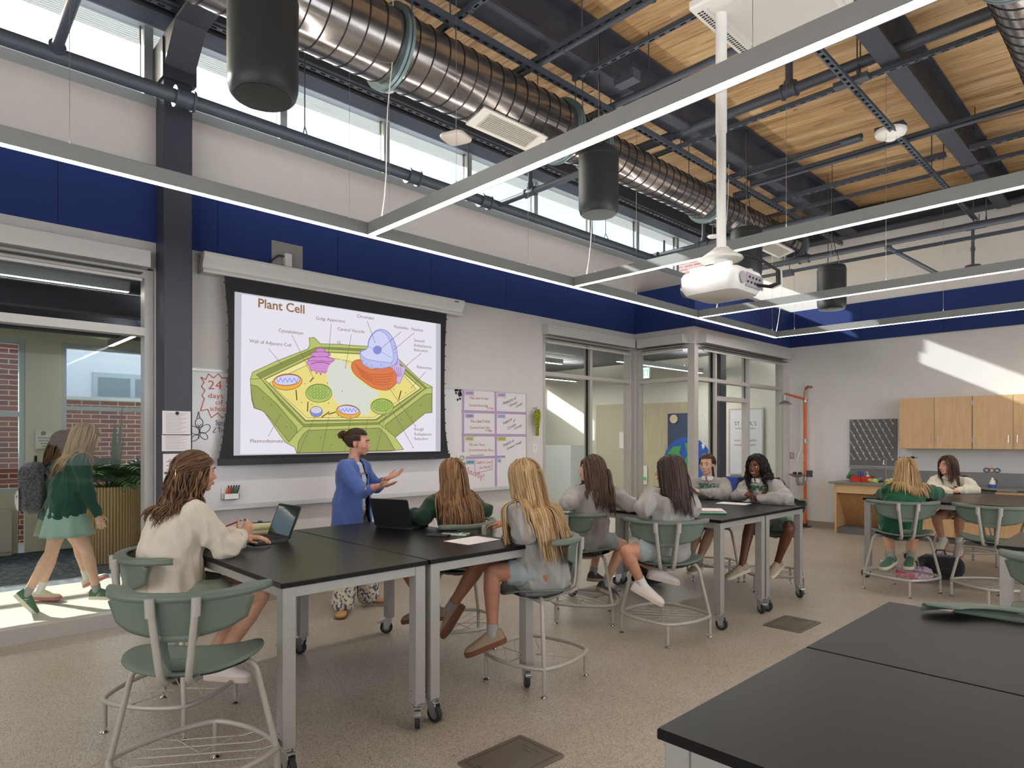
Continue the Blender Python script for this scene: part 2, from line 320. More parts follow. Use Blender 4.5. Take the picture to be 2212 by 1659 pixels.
# the boxed-out entry: wall above its glazing and its blue bands
mb = MB(); mb.box((XW, YV, 3.02), (XV, YV+.12, 3.92)); mb.box((XV-.12, YV+.12, 3.02), (XV, YN, 3.92)); mb.box((XW, YV+.12, 3.86), (XV-.12, YN, 3.92)); mb.box((XV-.13, 11.82, 0), (XV, YN, 3.02))
S(mb.build('wall_entry', WALL))
S(MB().box((XW+.02, YV-.02, 3.28), (XV+.02, YV, 3.94)).box((XV, YV, 3.28), (XV+.02, YN-.02, 3.94)).build('wall_entry_blue_band', BLUE))
wbox('wall_right', (4.5, -3, 0), (4.65, YN+.15, 5.9), WALL); wbox('wall_front', (XW-.15, -3.15, 0), (4.65, -3, 5.9), WALL)
# rubber base and cove
S(MB().box((XV+.0, YN-.012, 0), (-4.1, YN, .1)).build('baseboard_back', mat('cove_base', (150, 140, 128), .6)))
wbox('baseboard_left', (XW, 1.9, 0), (XW+.012, 6.56, .1), mat('cove_base'))

def glazing(name, axis, fx, u0, u1, z0, z1, mull, trans, door=None, fw=.055, depth=.12, side=-1, glass=None, tr_only=None):
    """storefront frame in the plane axis=fx; mullions at mull, transoms at trans; returns the frame with its pane"""
    mp = (lambda u, t, z: (t, u, z)) if axis == 'x' else (lambda u, t, z: (u, t, z))
    def bx(mb, u0, u1, z0, z1, t0, t1, mi=0):
        a = mp(u0, min(t0, t1), z0); b = mp(u1, max(t0, t1), z1); mb.box((min(a[0], b[0]), min(a[1], b[1]), z0), (max(a[0], b[0]), max(a[1], b[1]), z1), mi)
    mb = MB(); t0, t1 = fx, fx+side*depth; g0, g1 = fx+side*depth*.45, fx+side*depth*.55
    us = sorted([u0+fw/2]+list(mull)+[u1-fw/2])
    for a, b in zip(us[:-1], us[1:]):      # rails run between the uprights
        a, b = a+fw/2, b-fw/2; dr = door and a > door[0]-.05 and b < door[1]+.05
        if not dr: bx(mb, a, b, z0, z0+.12, t0, t1)
        bx(mb, a, b, z1-fw, z1, t0, t1)
        for z in trans: bx(mb, a, b, z-fw/2, z+fw/2, t0, t1)
        if dr: bx(mb, a, b, door[2], door[2]+fw*1.3, t0, t1)
    for u in [u0+fw/2, u1-fw/2]+list(mull): bx(mb, u-fw/2, u+fw/2, z0, z1, t0, t1)
    # gaskets, dark, beside the frames
    us = sorted([u0]+list(mull)+[u1])
    for a, b in zip(us[:-1], us[1:]):
        for u in (a+fw/2+.006, b-fw/2-.006):
            if door and a >= door[0]-.05 and b <= door[1]+.05: bx(mb, u-.007, u+.007, door[2]+.06, z1-fw, g0+.01*side, g1-.012*side, 1); continue
            bx(mb, u-.007, u+.007, z0+.12, z1-fw, g0+.012, g1-.012, 1)
    o = S(mb.build(name, [ALU, ALUD], bevel=0)); pn = MB(); fw = fw
    for a, b in zip(us[:-1], us[1:]):
        zb = z0+.12
        if door and a >= door[0]-.05 and b <= door[1]+.05: zb = door[2]+.05
        bx(pn, a+fw/2, b-fw/2, zb, z1-fw, g0, g0+.006*side)
    under(pn.build('pane', glass or GLASS), o); return o
glazing('window_1', 'x', XW-.003, -2.95, 1.655, 0, 3.03, [-.75], [2.5], fw=.07)
glazing('window_2', 'x', XW-.003, 6.565, YV-.065, 0, 3.03, [7.63], [2.5])
glazing('window_3', 'y', YV, XW+.04, XV-.06, 0, 3.03, [], [2.5], side=1)
glazing('window_4', 'x', XV, YV+.06, 11.82, 0, 3.03, [9.37, 10.48], [2.5], door=(9.37, 10.48, 2.19))
S(MB().box((XV-.07, YV-.004, 0), (XV+.004, YV+.07, 3.019)).build('trim_1', ALU))
S(MB().box((XW-.02, YV-.06, 0), (XW+.05, YV-.004, 3.019)).build('trim_2', ALU))
# roller-blind cassettes over the glazing
CAS = mat('blind_cassette', (205, 202, 198), .45, .1); SCR = mat('blind_cloth', (112, 112, 112), .9)
def cassette(a, b, wallax, out, label):
    r = empty('blind_cassette', a, 0, label, 'window blind', None); a, b = V(a), V(b); d = (b-a).normalized(); o = V(out)
    mb = MB(); vs = [(0, 0), (.13, 0), (.13, .02), (.13, .14), (0, .14)]
    n = len(vs); pts = [a + o*x + V((0, 0, z)) for x, z in vs] + [b + o*x + V((0, 0, z)) for x, z in vs]
    mb.add(pts, [tuple(range(n-1, -1, -1)), tuple(range(n, 2*n))]+[(i, (i+1) % n, n+(i+1) % n, n+i) for i in range(n)])
    c = under(mb.build('cassette_body', CAS, clean=True, bevel=.004), r)
    mb = MB(); p = a+d*.05+o*.05; q = b-d*.05+o*.05; mb.bar(p-V((0, 0, .045)), q-V((0, 0, .045)), .09, .006, up=(0, 0, 1)); under(mb.build('blind_cloth', SCR), r)
    mb = MB(); mb.bar(p-V((0, 0, .1)), q-V((0, 0, .1)), .022, .022, up=(0, 0, 1)); under(mb.build('hem_bar', CAS), r)
cassette((XW, -2.9, 3.03), (XW, 1.6, 3.03), 'x', (1, 0, 0), 'long grey blind cassette over the glass wall where two students walk past')
cassette((XW, 6.54, 3.03), (XW, YV-.15, 3.03), 'x', (1, 0, 0), 'blind cassette on the left wall over the two panes right of the green rag')
cassette((XW+.14, YV, 3.03), (XV-.12, YV, 3.03), 'y', (0, -1, 0), 'short blind cassette over the single pane that faces the tables')
cassette((XV, YV+.12, 3.03), (XV, 11.9, 3.03), 'x', (1, 0, 0), 'blind cassette over the entry doorway and its side panes')

# clerestory: frame, pane and blind of thin level slats for each light
cl = [-2.9, -1.0, .2, 1.62, 2.83, 4.03, 5.24, 6.44, 7.64, 8.84, 10.04, 11.2, 12.05]
mb = MB(); mb.box((XW-.12, -3, 4.45), (XW+.03, YN, 4.53)); mb.box((XW-.1, -3, 5.14), (XW+.012, YN, 5.2)); mb.box((XW-.1, -3, 5.2), (XW, YN, 5.32))
for y in cl: mb.box((XW-.1, y-.035, 4.5), (XW-.01, y+.035, 5.19)); mb.box((XW-.075, y-.06, 4.52), (XW-.045, y-.052, 5.15), 1)
fr = S(mb.build('window_5', [mat('pale_frame', (176, 186, 192), .45, .2), ALUD]))
pn = MB(); pn.box((XW-.065, -3, 4.53), (XW-.059, YN, 5.26)); under(pn.build('pane', CLGL), fr)
SLAT = mat('blind_slat', (236, 240, 244), .6)
for a, b in zip(cl[:-1], cl[1:]):
    s_ = MB()
    for k in range(34): s_.box((XW-.104, a+.04, 4.54+k*.018), (XW-.097, b-.04, 4.5409+k*.018))
    under(s_.build('blind_slats', SLAT), fr)
EAVE = mat('pale_eave', (226, 232, 224), .8)
wbox('trim_eave', (-7.4, -3.2, 5.60), (XW-.15, 12.4, 5.625), EAVE)

# ------------------------------------------------------------------ lobby and hall beyond the glass, courtyard outside
LW = mat('lobby_wall', (200, 196, 176), .85, var=.02); CRP = spotted('lobby_carpet', (72, 84, 98), (38, 46, 56), 12, .5)
TILE = mat('polished_concrete', (196, 194, 188), .3, var=.04, vs=(2, 2, 2))
S(MB().box((-8.45, -3, -.12), (-6.42, 5.5, 0)).build('floor_lobby', TILE)); S(MB().box((-11.2, -3, -.12), (-8.45, 5.5, .0)).build('floor_lobby_carpet', CRP))
wbox('floor_hall', (-12.6, 5.5, -.12), (-6.42, 13.2, 0), mat('hall_floor', (178, 174, 164), .35))
S(MB().box((XW, YV+.12, -.12), (XV, YN, .001)).build('floor_entry', mat('hall_floor')))
mb = MB(); mb.box((-12.6, -3, 3.45), (-6.35, 13.2, 3.6)); mb.box((-6.35, YV+.15, 3.45), (XV-.12, YN, 3.6)); S(mb.build('ceiling_lobby', mat('lobby_ceiling', (92, 94, 102), .8)))
mb = MB()   # lobby window wall with a pier
for a, b, c, d in ((-3, 1.29, 0, .84), (1.37, 1.79, 0, 2.97), (1.79, 4.4, 0, .45), (-3, 5.5, 2.97, 3.45), (-3, -2.2, .84, 2.97), (4.4, 5.5, 0, 2.97)): mb.box((-11.35, a, c), (-11.2, b, d))
S(mb.build('wall_lobby', LW))
glz = MB(); 
for a, b, z, tr in ((-2.2, 1.37, .84, 1.9), (1.79, 4.4, .45, 2.0)):
    for y in (a+.03, b-.03): glz.box((-11.33, y-.035, z), (-11.23, y+.035, 2.97))
    glz.box((-11.325, a+.065, z), (-11.235, b-.065, z+.06)); glz.box((-11.325, a+.065, 2.91), (-11.235, b-.065, 2.97)); glz.box((-11.325, a+.065, tr), (-11.235, b-.065, tr+.06))
glo = S(glz.build('window_6', mat('pale_frame'))); under(MB().box((-11.29, -2.2, .45), (-11.285, 4.4, 2.97)).build('pane', GLASS), glo)
wbox('trim_added_sunshade', (-12.2, -3, 3.0), (-11.36, 5.5, 3.1), EAVE)  # canopy added to keep the sun off the classroom floor
wbox('wall_partition', (-12.6, 5.4, 0), (-6.36, 5.55, 3.45), LW); wbox('wall_lobby_south', (-12.6, -3.15, 0), (-6.36, -3, 3.6), LW)
mb = MB(); mb.box((-12.75, 5.5, 0), (-12.6, 12.5, 3.45)); mb.box((-12.75, 12.5, 0), (-12.6, 13.2, 2.6)); mb.box((-12.75, 12.5, 3.2), (-12.6, 13.2, 3.45)); mb.box((-12.75, 13.1, 0), (-12.6, 13.2, 3.45)); S(mb.build('wall_hall_west', LW))
wbox('wall_hall_north', (-12.75, 13.2, 0), (XV-.12, 13.35, 3.5), mat('hall_wall', (226, 224, 216), .85))
S(MB().box((XV-.14, YN+.15, 0), (XV-.0, 13.35, 3.5)).build('wall_hall_east', mat('hall_wall')))
for k, x in enumerate((-10.4, -8.6, -7.2)): wbox('trim_lobby_beam', (x-.09, -3, 3.0), (x+.09, 5.4, 3.44), NAVY)
for y in (.4, 2.6): wbox('trim_lobby_joist', (-11.2, y-.07, 3.2), (-6.4, y+.07, 3.44), mat('blue_joist', (40, 62, 104), .6))
wbox('ground', (-40, -12, -.3), (-6.45, 30, -.125), mat('court_paving', (176, 170, 158), .9))
wbox('ground_north', (-6.45, 13.4, -.3), (20, 40, -.125), mat('court_paving'))
PALE = mat('pale_render', (222, 226, 228), .8)
bl = empty('courtyard_building', (-16, 2, -.12), 0, 'pale building with small high windows behind a low brick wall across the courtyard', 'building')
under(MB().box((-18, -10, -.12), (-16, 14, 3.9)).build('rendered_wall', PALE), bl)
for y in (-4, .4, 4.0, 8.2):
    f = under(MB().box((-16.03, y-.9, 2.42), (-15.97, y+.9, 3.0)).build('window_frame', mat('pale_frame')), bl)
    under(MB().box((-15.965, y-.8, 2.5), (-15.96, y-.2, 2.9)).box((-15.965, y-.1, 2.5), (-15.96, y+.8, 2.9)).build('pane', mat('dim_glass', (120, 140, 150), .2)), f)
t = MB().box((-14.2, -10, -.12), (-14, 14, 2.3)).box((-14.24, -10, 2.3), (-13.96, 14, 2.36), 1).build('brick_wall', [BRICK, PALE]); tag(t, 'low red brick courtyard wall with pale coping, seen through the lobby window', 'wall')
t = MB().box((-13.6, .95, -.12), (-13.3, 1.92, 3.9)).build('brick_pier', BRICK); tag(t, 'tall red brick pier outside the left lobby window', 'wall')
t = MB().box((-9.6, 15.5, -.12), (-6.8, 17, 6.6)).build('brick_block', BRICK); tag(t, 'brick block seen through the far clerestory panes', 'building')

# ------------------------------------------------------------------ steel: column, girders, beams
def ibeam(mb, p, q, h, w, tf=.025, tw=.02, mi=0):
    p, q = V(p), V(q)   # p,q on the centre line of the bottom flange underside
    up = V((0, 0, 1)); mb.bar(p+up*tf/2, q+up*tf/2, w, tf, mi, up); mb.bar(p+up*(h-tf/2), q+up*(h-tf/2), w, tf, mi, up); mb.bar(p+up*h/2, q+up*h/2, tw, h-2*tf, mi, up)
def beam(name, p, q, h, w, label):
    mb = MB(); ibeam(mb, p, q, h, w); o = mb.build(name, NAVY); tag(o, label, 'steel beam'); return o
# bar(): x axis = up x d ; width runs sideways because up is z
beam('roof_beam', (-3.94, 1.92, 5.05), (-3.94, 11.78, 5.05), .46, .24, 'dark steel roof beam between the big duct and the white cassette unit')
beam('roof_beam', (-1.84, 1.92, 4.97), (-1.84, 11.78, 4.97), .44, .17, 'dark steel roof beam right of the smoke detector')
beam('roof_beam', (.3, 1.92, 4.87), (.3, 11.78, 4.87), .42, .17, 'dark steel roof beam beyond the upper right corner duct')
beam('eave_beam', (-6.07, -2.9, 5.15), (-6.07, 12.0, 5.15), .45, .22, 'dark steel beam running over the clerestory windows')
mb = MB(); ibeam(mb, (-6.1, 1.79, 4.97), (4.4, 1.79, 4.97), .42, .24); tag(mb.build('girder', NAVY), 'dark girder crossing the roof from the head of the tall column', 'steel beam', None)
mb = MB(); ibeam(mb, (-6.1, 11.88, 5.05), (4.4, 11.88, 5.05), .3, .24); mb.box((-6.1, 11.76, 5.3), (4.4, 12.05, 5.42)); tag(mb.build('girder', NAVY), 'dark girder along the top of the back wall', 'steel beam', None)
def column(y, label, wedge=True):
    r = empty('steel_column', (-6.08, y, 0), 0, label, 'column')
    MB().box((-.12, -.115, 0), (.11, .115, 5.0)).build('column_shaft', NAVYD, r, bevel=.012)
    hn = MB().box((-.125, -.135, 4.62), (.15 if wedge else .115, .135, 4.95))
    if wedge: hn.add([(.15, -.12, 4.72), (.15, .12, 4.72), (.45, .12, 4.98), (.45, -.12, 4.98), (.15, -.12, 4.98), (.15, .12, 4.98)], [(0, 1, 2, 3), (0, 3, 4), (1, 5, 2), (0, 4, 5, 1), (4, 3, 2, 5)])
    hn.build('column_haunch', NAVYD, r)
column(1.785, 'tall navy steel column with taped papers beside the projection screen')
column(11.22, 'navy steel column rising above the entry box at the far end', False)

# ------------------------------------------------------------------ spiral ducts
SPIRAL = None
def duct_mat():
    m, N, L, b = nodes('galvanised_duct'); tc = N.new('ShaderNodeTexCoord'); mp = N.new('ShaderNodeMapping'); mp.inputs['Scale'].default_value = (2, .7, 2); L.new(tc.outputs['Object'], mp.inputs[0])
    nz = N.new('ShaderNodeTexNoise'); nz.inputs['Scale'].default_value = 3; nz.inputs['Detail'].default_value = 5; L.new(mp.outputs[0], nz.inputs[0])
    r = ramp(N, [(.3, (128, 122, 122)), (.7, (168, 162, 158))]); L.new(nz.outputs[0], r.inputs[0]); L.new(r.outputs[0], b.inputs['Base Color'])
    b.inputs['Metallic'].default_value = .85; r2 = ramp(N, [(.3, (98, 98, 98)), (.7, (140, 140, 140))]); L.new(nz.outputs[0], r2.inputs[0]); L.new(r2.outputs[0], b.inputs['Roughness']); return m
DUCT = duct_mat(); FLG = mat('duct_flange', (120, 140, 144), .45, .5); SEAM = mat('duct_seam', (48, 46, 48), .5, .5)
def duct(cx, cz, segs, label, flanges, regs, endcap=None):
    y0 = segs[0][0]; y1 = segs[-1][0]
    root = empty('spiral_duct', (cx, y0, cz), 0, label, 'air duct')
    def R(y):
        for (a, ra), (b, rb) in zip(segs[:-1], segs[1:]):
            if a <= y <= b: return ra+(rb-ra)*(y-a)/(b-a)
        return segs[-1][1]
    mb = MB(); mb.lathe([(r, y-y0) for y, r in segs], (0, 0, 0), 56, ax=(0, 1, 0), caps=True); mb.build('duct_shell', DUCT, root, smooth=50)
    s_ = MB(); pitch = .145; n = int((y1-y0)/pitch*28); pts = []
    for k in range(n+1):
        y = (y1-y0)*k/n; a = 2*pi*k/28; r = R(y0+y)+.002; pts.append((cos(a)*r, y, sin(a)*r))
    s_.tube(pts, .0055, 4); s_.build('spiral_seam', SEAM, root, smooth=60)
    for fy in flanges:
        r = R(fy); MB().lathe([(r, -.03), (r+.045, -.03), (r+.045, -.005), (r+.012, -.003), (r+.012, .003), (r+.045, .005), (r+.045, .03), (r, .03)], (0, fy-y0, 0), 56, ax=(0, 1, 0), caps=False).build('duct_flange', FLG, root, smooth=40)
        for sg in (-1, 1): MB().cyl((sg*(r+.03), fy-y0, 0), (sg*(r+.03), fy-y0, dz(cx+sg*r)-cz), .005, 6).build('hanger_rod', PIPE, root)
    for ry, rl in regs:
        r = R(ry+rl/2); q = MB(); a0 = rad(-76); nrm = V((cos(a0), 0, sin(a0))); tn = V((-sin(a0), 0, cos(a0)))
        M_ = lambda u, y, t: tuple(nrm*(r*1.0+t)+tn*u+V((0, y+ry-y0, 0)))
        def bb(u0, u1, v0, v1, t0, t1, mi=0): q.add([M_(u, v, t) for t in (t0, t1) for v in (v0, v1) for u in (u0, u1)], [(0, 1, 3, 2), (4, 6, 7, 5), (0, 4, 5, 1), (2, 3, 7, 6), (0, 2, 6, 4), (1, 5, 7, 3)], mi)
        bb(-.11, .11, 0, rl, -.04, -.0); bb(-.125, .125, -.02, rl+.02, 0, .012)
        g = q.build('register', mat('register_white', (206, 202, 194), .5), root)
        q = MB()
        for k in range(9): u = -.075+k*.019; bb(u-.004, u+.004, .09, rl-.09, .012, .02)
        bb(-.095, .095, .07, rl-.07, .0115, .0135, 0); q.build('louvre', mat('register_louvre', (170, 166, 158), .5), g)
    return root
duct(-4.3, 4.625, [(-2.6, .29), (4.79, .268), (5.27, .206), (10.32, .206)], 'large galvanised spiral duct running the length of the roof', [.8, 2.81, 4.79, 5.31, 7.6, 10.29], [(3.65, .75), (9.1, .84)])
d2 = duct(-.72, 4.67, [(-1.5, .24), (11.5, .24)], 'second galvanised spiral duct at the upper right corner', [1.0, 5.2, 9.3], [])

# ------------------------------------------------------------------ pipes, conduits and struts under the deck
def strut(p, q, label, w=.041, h=.041, rods=(), conduit=None, slots=True, group=None, z_of=None):
    p, q = V(p), V(q); r = empty('strut_channel', p, 0, label, 'steel strut', group); d = (q-p).normalized(); s_ = MB(); up = V((0, 0, 1)); sd = d.cross(up)
    s_.bar(p+sd*(w/2-.002), q+sd*(w/2-.002), .004, h, up=up); s_.bar(p-sd*(w/2-.002), q-sd*(w/2-.002), .004, h, up=up); s_.bar(p+up*h/2, q+up*h/2, w, .004, up=up)
    L_ = (q-p).length; n = int(L_/.1)
    s_.bar(p+sd*w*.36-up*h*.48, q+sd*w*.36-up*h*.48, w*.24, .003, up=up); s_.bar(p-sd*w*.36-up*h*.48, q-sd*w*.36-up*h*.48, w*.24, .003, up=up)
    if slots:
        for k in range(n+1): c = p+d*(k*.1); s_.bar(c-up*h*.48, c+d*.045-up*h*.48, w*.5, .003, up=up)
    under(s_.build('channel', PIPE), r)
    for t_ in rods:
        c = p+d*t_; top = dz(c.x); m_ = MB().cyl(c-up*.05, (c.x, c.y, top), .006, 8); m_.box((c.x-.02, c.y-.02, c.z-.035), (c.x+.02, c.y+.02, c.z-.02)); under(m_.build('threaded_rod', PIPE), r)
    if conduit:
        o, rr = conduit; o = V(o); s2 = MB().cyl(p+o, q+o, rr, 12)
        for k in range(int(L_/.9)): c = p+o+d*(.4+k*.9); s2.cyl(c-d*.012, c+d*.012, rr*1.35, 12)
        under(s2.build('conduit', PIPE, smooth=40), r)
    return r
def pipe(pts, r, label, name='sprinkler_pipe', fit=(), drops=(), hang=(), group=None):
    pts = [V(p) for p in pts]; root = empty(name, pts[0], 0, label, 'pipe', group)
    under(MB().tube(pts, r, 16).build('pipe_run', PIPE, smooth=50), root)
    d = (pts[1]-pts[0]).normalized()
    for f in fit:
        c = V(f); m_ = MB().cyl(c-d*.06, c+d*.06, r*1.25, 16).cyl(c-d*.075, c-d*.055, r*1.5, 16).cyl(c+d*.055, c+d*.075, r*1.5, 16); under(m_.build('coupling', PIPE, smooth=40), root)
    for a, b, rr in drops: under(MB().cyl(a, b, rr, 12).cyl(V(a)+(V(b)-V(a)).normalized()*.02, V(a)+(V(b)-V(a)).normalized()*.07, rr*1.5, 12).build('branch_pipe', PIPE, smooth=40), root)
    for a in hang:
        a = V(a); m_ = MB().cyl(a+V((0, 0, r+.06)), (a.x, a.y, dz(a.x)), .006, 8)
        m_.tube([a+V((0, 0, r+.07)), a+V((r*.9, 0, r*.5)) if abs(d.y) > .5 else a+V((0, r*.9, r*.5)), a-V((0, 0, r+.004)), a-V((r*.9, 0, -r*.5)) if abs(d.y) > .5 else a-V((0, r*.9, -r*.5)), a+V((0, 0, r+.07))], .006, 6)
        under(m_.build('pipe_hanger', PIPE), root)
    return root
Z = lambda z: CAMH+z
pipe([(-5.6, -2.8, Z(2.75)), (-5.6, 8.27, Z(2.75))], .055, 'thick dark sprinkler main running past the clerestory windows', fit=[(-5.6, 1.72, Z(2.75)), (-5.6, 4.95, Z(2.75)), (-5.6, 3.95, Z(2.75))], hang=[(-5.6, 2.75, Z(2.75)), (-5.6, 4.7, Z(2.75)), (-5.6, 7.2, Z(2.75))],
     drops=[((-5.6, .86, Z(2.78)), (-3.4, .86, Z(2.98)), .037)])
pipe([(-5.6, 5.14, Z(2.75)), (-4.0, 5.14, Z(2.75))], .034, 'short branch pipe from the sprinkler main to behind the second black speaker', fit=[(-5.05, 5.14, Z(2.75))], drops=[((-5.05, 5.14, Z(2.78)), (-5.05, 5.14, Z(3.45)), .026)])
pipe([(-5.6, 8.27, Z(2.75)), (-3.0, 8.27, Z(2.75))], .036, 'branch pipe from the end of the sprinkler main behind the ceiling projector', fit=[(-4.7, 8.27, Z(2.75)), (-5.52, 8.27, Z(2.75))], drops=[((-4.7, 8.27, Z(2.78)), (-4.7, 8.27, Z(3.3)), .026), ((-4.15, 8.27, Z(2.7)), (-4.15, 8.27, Z(2.2)), .02), ((-5.35, 8.27, Z(2.72)), (-5.35, 8.27, Z(2.95)), .018)])
pipe([(-4.6, 6.5, Z(3.5)), (3.2, 6.5, Z(3.5))], .052, 'thick sprinkler pipe crossing under the pine deck by the smoke detector', fit=[(-2.75, 6.5, Z(3.5))], drops=[((-2.75, 6.5, Z(3.52)), (-2.75, 6.5, Z(3.92)), .036)], hang=[(-4.1, 6.5, Z(3.5)), (-2.0, 6.5, Z(3.5))])
pipe([(-4.7, 5.3, Z(3.39)), (3, 5.3, Z(3.39))], .034, 'dark pipe running just above the nearest crossing light', hang=[(-3.6, 5.3, Z(3.39))])
pipe([(-4.9, 10.04, Z(2.75)), (3, 10.04, Z(2.75))], .045, 'far sprinkler pipe in front of the white back wall', fit=[(-4.02, 10.04, Z(2.75))], drops=[((-4.02, 10.04, Z(2.78)), (-4.02, 10.04, Z(3.4)), .03), ((-2.9, 10.04, Z(2.7)), (-2.35, 10.5, Z(2.28)), .028)], hang=[(-1.75, 10.04, Z(2.75))])
q_ = (2.72,)
strut((-5.3, 10.12, Z(2.62)), (3, 10.12, Z(2.62)), 'strut channel hung just below the far sprinkler pipe', rods=(1.6, 3.4, 5))
strut((-4.9, 6.53, Z(3.36)), (3.2, 6.53, Z(3.36)), 'slotted strut channel under the thick pipe by the smoke detector', rods=(.9, 2.8))
strut((-5.2, 3.3, Z(3.4)), (-1.2, 3.3, Z(3.4)), 'slotted strut channel crossing over the big duct nearest the camera', rods=(1.3,))
strut((-5.0, 4.18, Z(3.4)), (-.6, 4.18, Z(3.4)), 'strut channel with a conduit strapped beneath, ending near a ceiling junction box', conduit=((0, .0, -.055), .022), rods=(1.5,))
strut((-4.0, 4.65, Z(3.4)), (-1.0, 4.65, Z(3.4)), 'empty slotted strut channel over the nearest roof beam')
strut((-4.6, 7.84, Z(3.4)), (-2.5, 7.84, Z(3.4)), 'thin strut channel leading from the duct to the smoke detector', conduit=((0, 0, -.05), .014), slots=False)
strut((-4.0, 8.25, Z(3.4)), (3, 8.25, Z(3.4)), 'strut channel with conduit passing just behind the smoke detector', conduit=((0, 0, -.04), .02), slots=False)
strut((-4.1, 9.08, Z(3.4)), (-1.98, 9.08, Z(3.4)), 'strut channel hung between the two roof beams on short clamps', w=.06, h=.055, rods=(.05, 2.1))
strut((-1.74, 9.08, Z(3.4)), (2.6, 9.08, Z(3.4)), 'strut channel continuing right of the second roof beam', w=.06, h=.055, rods=(.05,))
strut((-4.5, 9.66, Z(3.4)), (2.6, 9.66, Z(3.4)), 'farthest strut channel under the pine deck with light wires', rods=(.6, 2.6))
strut((-4.03, 2.0, Z(3.32)), (-4.03, 11.6, Z(3.32)), 'long strut channel running away beside the big duct', w=.06, h=.05, rods=(1.2, 4.4, 7.1))
strut((-2.15, 3.0, Z(3.32)), (-2.15, 11.6, Z(3.26)), 'long perforated strut channel running to the smoke detector and beyond', w=.06, h=.03, rods=(3.6, 6.2))
strut((-5.68, -2.6, Z(3.5)), (-5.68, 11.7, Z(3.5)), 'slotted strut channel under the eave beam along the clerestory', w=.05, rods=(4, 8, 12), conduit=((.05, 0, .0), .012))
def jbox(at, sz, label, knock=True):
    x, y, z = at; a, b, c = sz; r = empty('junction_box', at, 0, label, 'junction box')
    MB().box((-a/2, -b/2, -c/2), (a/2, b/2, c/2)).build('box_body', PIPE, r, bevel=.004)
    m_ = MB()
    for k in (-1, 1):
        m_.cyl((k*a*.25, -b/2-.003, c*.2), (k*a*.25, -b/2, c*.2), .016, 12)
    m_.cyl((a*.2, b*.1, c/2), (a*.2, b*.1, c/2+.12), .006, 8); m_.build('knockout', NAVYD, r)
jbox((-2.28, 4.12, Z(3.36)), (.17, .17, .11), 'square junction box beside a ribbed cable near the white cassette unit')
jbox((-3.6, 4.95, Z(3.36)), (.22, .12, .1), 'junction box hanging over the second black speaker')
jbox((-4.15, 8.3, Z(3.3)), (.2, .12, .09), 'junction box over the third black speaker behind the projector pole')
jbox((-2.15, 6.45, Z(3.33)), (.3, .1, .05), 'flat junction box where the thick pipe crosses the perforated strut')
jbox((-4.25, 9.95, Z(2.56)), (.2, .1, .09), 'junction box on the far strut near the end of the big duct')
jbox((-2.15, 11.55, Z(3.16)), (.24, .12, .09), 'junction box over the dark hanging sensor')
m_ = MB(); pts = [V((-2.2, 4.15, Z(3.42)))+V((t*1.0, -t*.1, -.28*sin(pi*t)+.1*t)) for t in [k/24 for k in range(25)]]
m_.tube(pts, [.022+.003*(k % 2) for k in range(25)], 10); tag(m_.build('flexible_conduit', PIPE, smooth=60), 'ribbed black cable looping from the junction box to the white cassette unit', 'cable')
# window frames added on the unseen walls to surround the fill lamps
def added_window(name, ax, f, a0, a1, z0, z1, n):
    mb = MB(); bx = lambda u0, u1, w0, w1, d: mb.box((f-d, u0, w0) if ax == 'x' else (u0, f, w0), (f, u1, w1) if ax == 'x' else (u1, f+d, w1))
    bx(a0, a1, z0, z0+.06, .06); bx(a0, a1, z1-.06, z1, .06)
    for k in range(n+1): u = a0+(a1-a0-.06)*k/n; bx(u, u+.06, z0+.06, z1-.06, .06)
    o = S(mb.build(name, ALU)); pn = MB(); g = .02
    pn.box((f-g, a0+.06, z0+.06), (f-g+.006, a1-.06, z1-.06)) if ax == 'x' else pn.box((a0+.06, f+g-.006, z0+.06), (a1-.06, f+g, z1-.06))
    under(pn.build('pane', mat('bright_pane', (206, 220, 232), .2)), o)
added_window('window_added_east', 'x', 4.5, .4, 9.6, .95, 3.45, 6); added_window('window_added_south', 'y', -3.0, -4.6, 2.6, .95, 3.25, 5)
# ------------------------------------------------------------------ linear pendant lights
def pendant(p, q, label, wires, cords=(), group=None, w=.07, h=.092, LENS=LENS):
    p, q = V(p), V(q); r = empty('pendant_light', p, 0, label, 'ceiling light', group); up = V((0, 0, 1)); d = (q-p).normalized(); sd = up.cross(d)
    mb = MB(); t = .006
    mb.bar(p+sd*(w/2-t/2)+up*h/2, q+sd*(w/2-t/2)+up*h/2, t, h, up=up); mb.bar(p-sd*(w/2-t/2)+up*h/2, q-sd*(w/2-t/2)+up*h/2, t, h, up=up)
    mb.bar(p+up*(h-.02), q+up*(h-.02), w-2*t, t, up=up)
    for e in (p, q): mb.bar(e+up*h/2-d*.003, e+up*h/2+d*.003, w, h, up=up)
    under(mb.build('housing', LAMPB), r)
    under(MB().bar(p+up*.006+d*.004, q+up*.006-d*.004, w-2*t-.001, .008, up=up).build('lens', LENS), r)
    under(MB().bar(p+up*(h-.006)+d*.02, q+up*(h-.006)-d*.02, w-2*t-.004, .006, up=up).build('added_uplight', LENS), r)  # hidden upper strip, added for soft fill towards the ceiling
    for s_ in wires:
        c = p+d*s_; top = dz(c.x)-.06; m_ = MB().cyl(c+up*h, c+up*(h+.03), .005, 8).cyl(c+up*h, V((c.x, c.y, top)), .0016, 6).cyl(V((c.x, c.y, top)), V((c.x, c.y, top+.06)), .004, 8)
        under(m_.build('suspension_wire', STEEL), r)
    for s_ in cords:
        c = p+d*s_+up*h; n = 14; pts = [c-d*.18*(1-k/n)**2+up*((dz(c.x)-c.z)*k/n) + sd*.012*sin(k) for k in range(n+1)]
        under(MB().tube(pts, .0045, 6).build('power_cord', WHITE, smooth=60), r)
    return r
ZL = 3.17
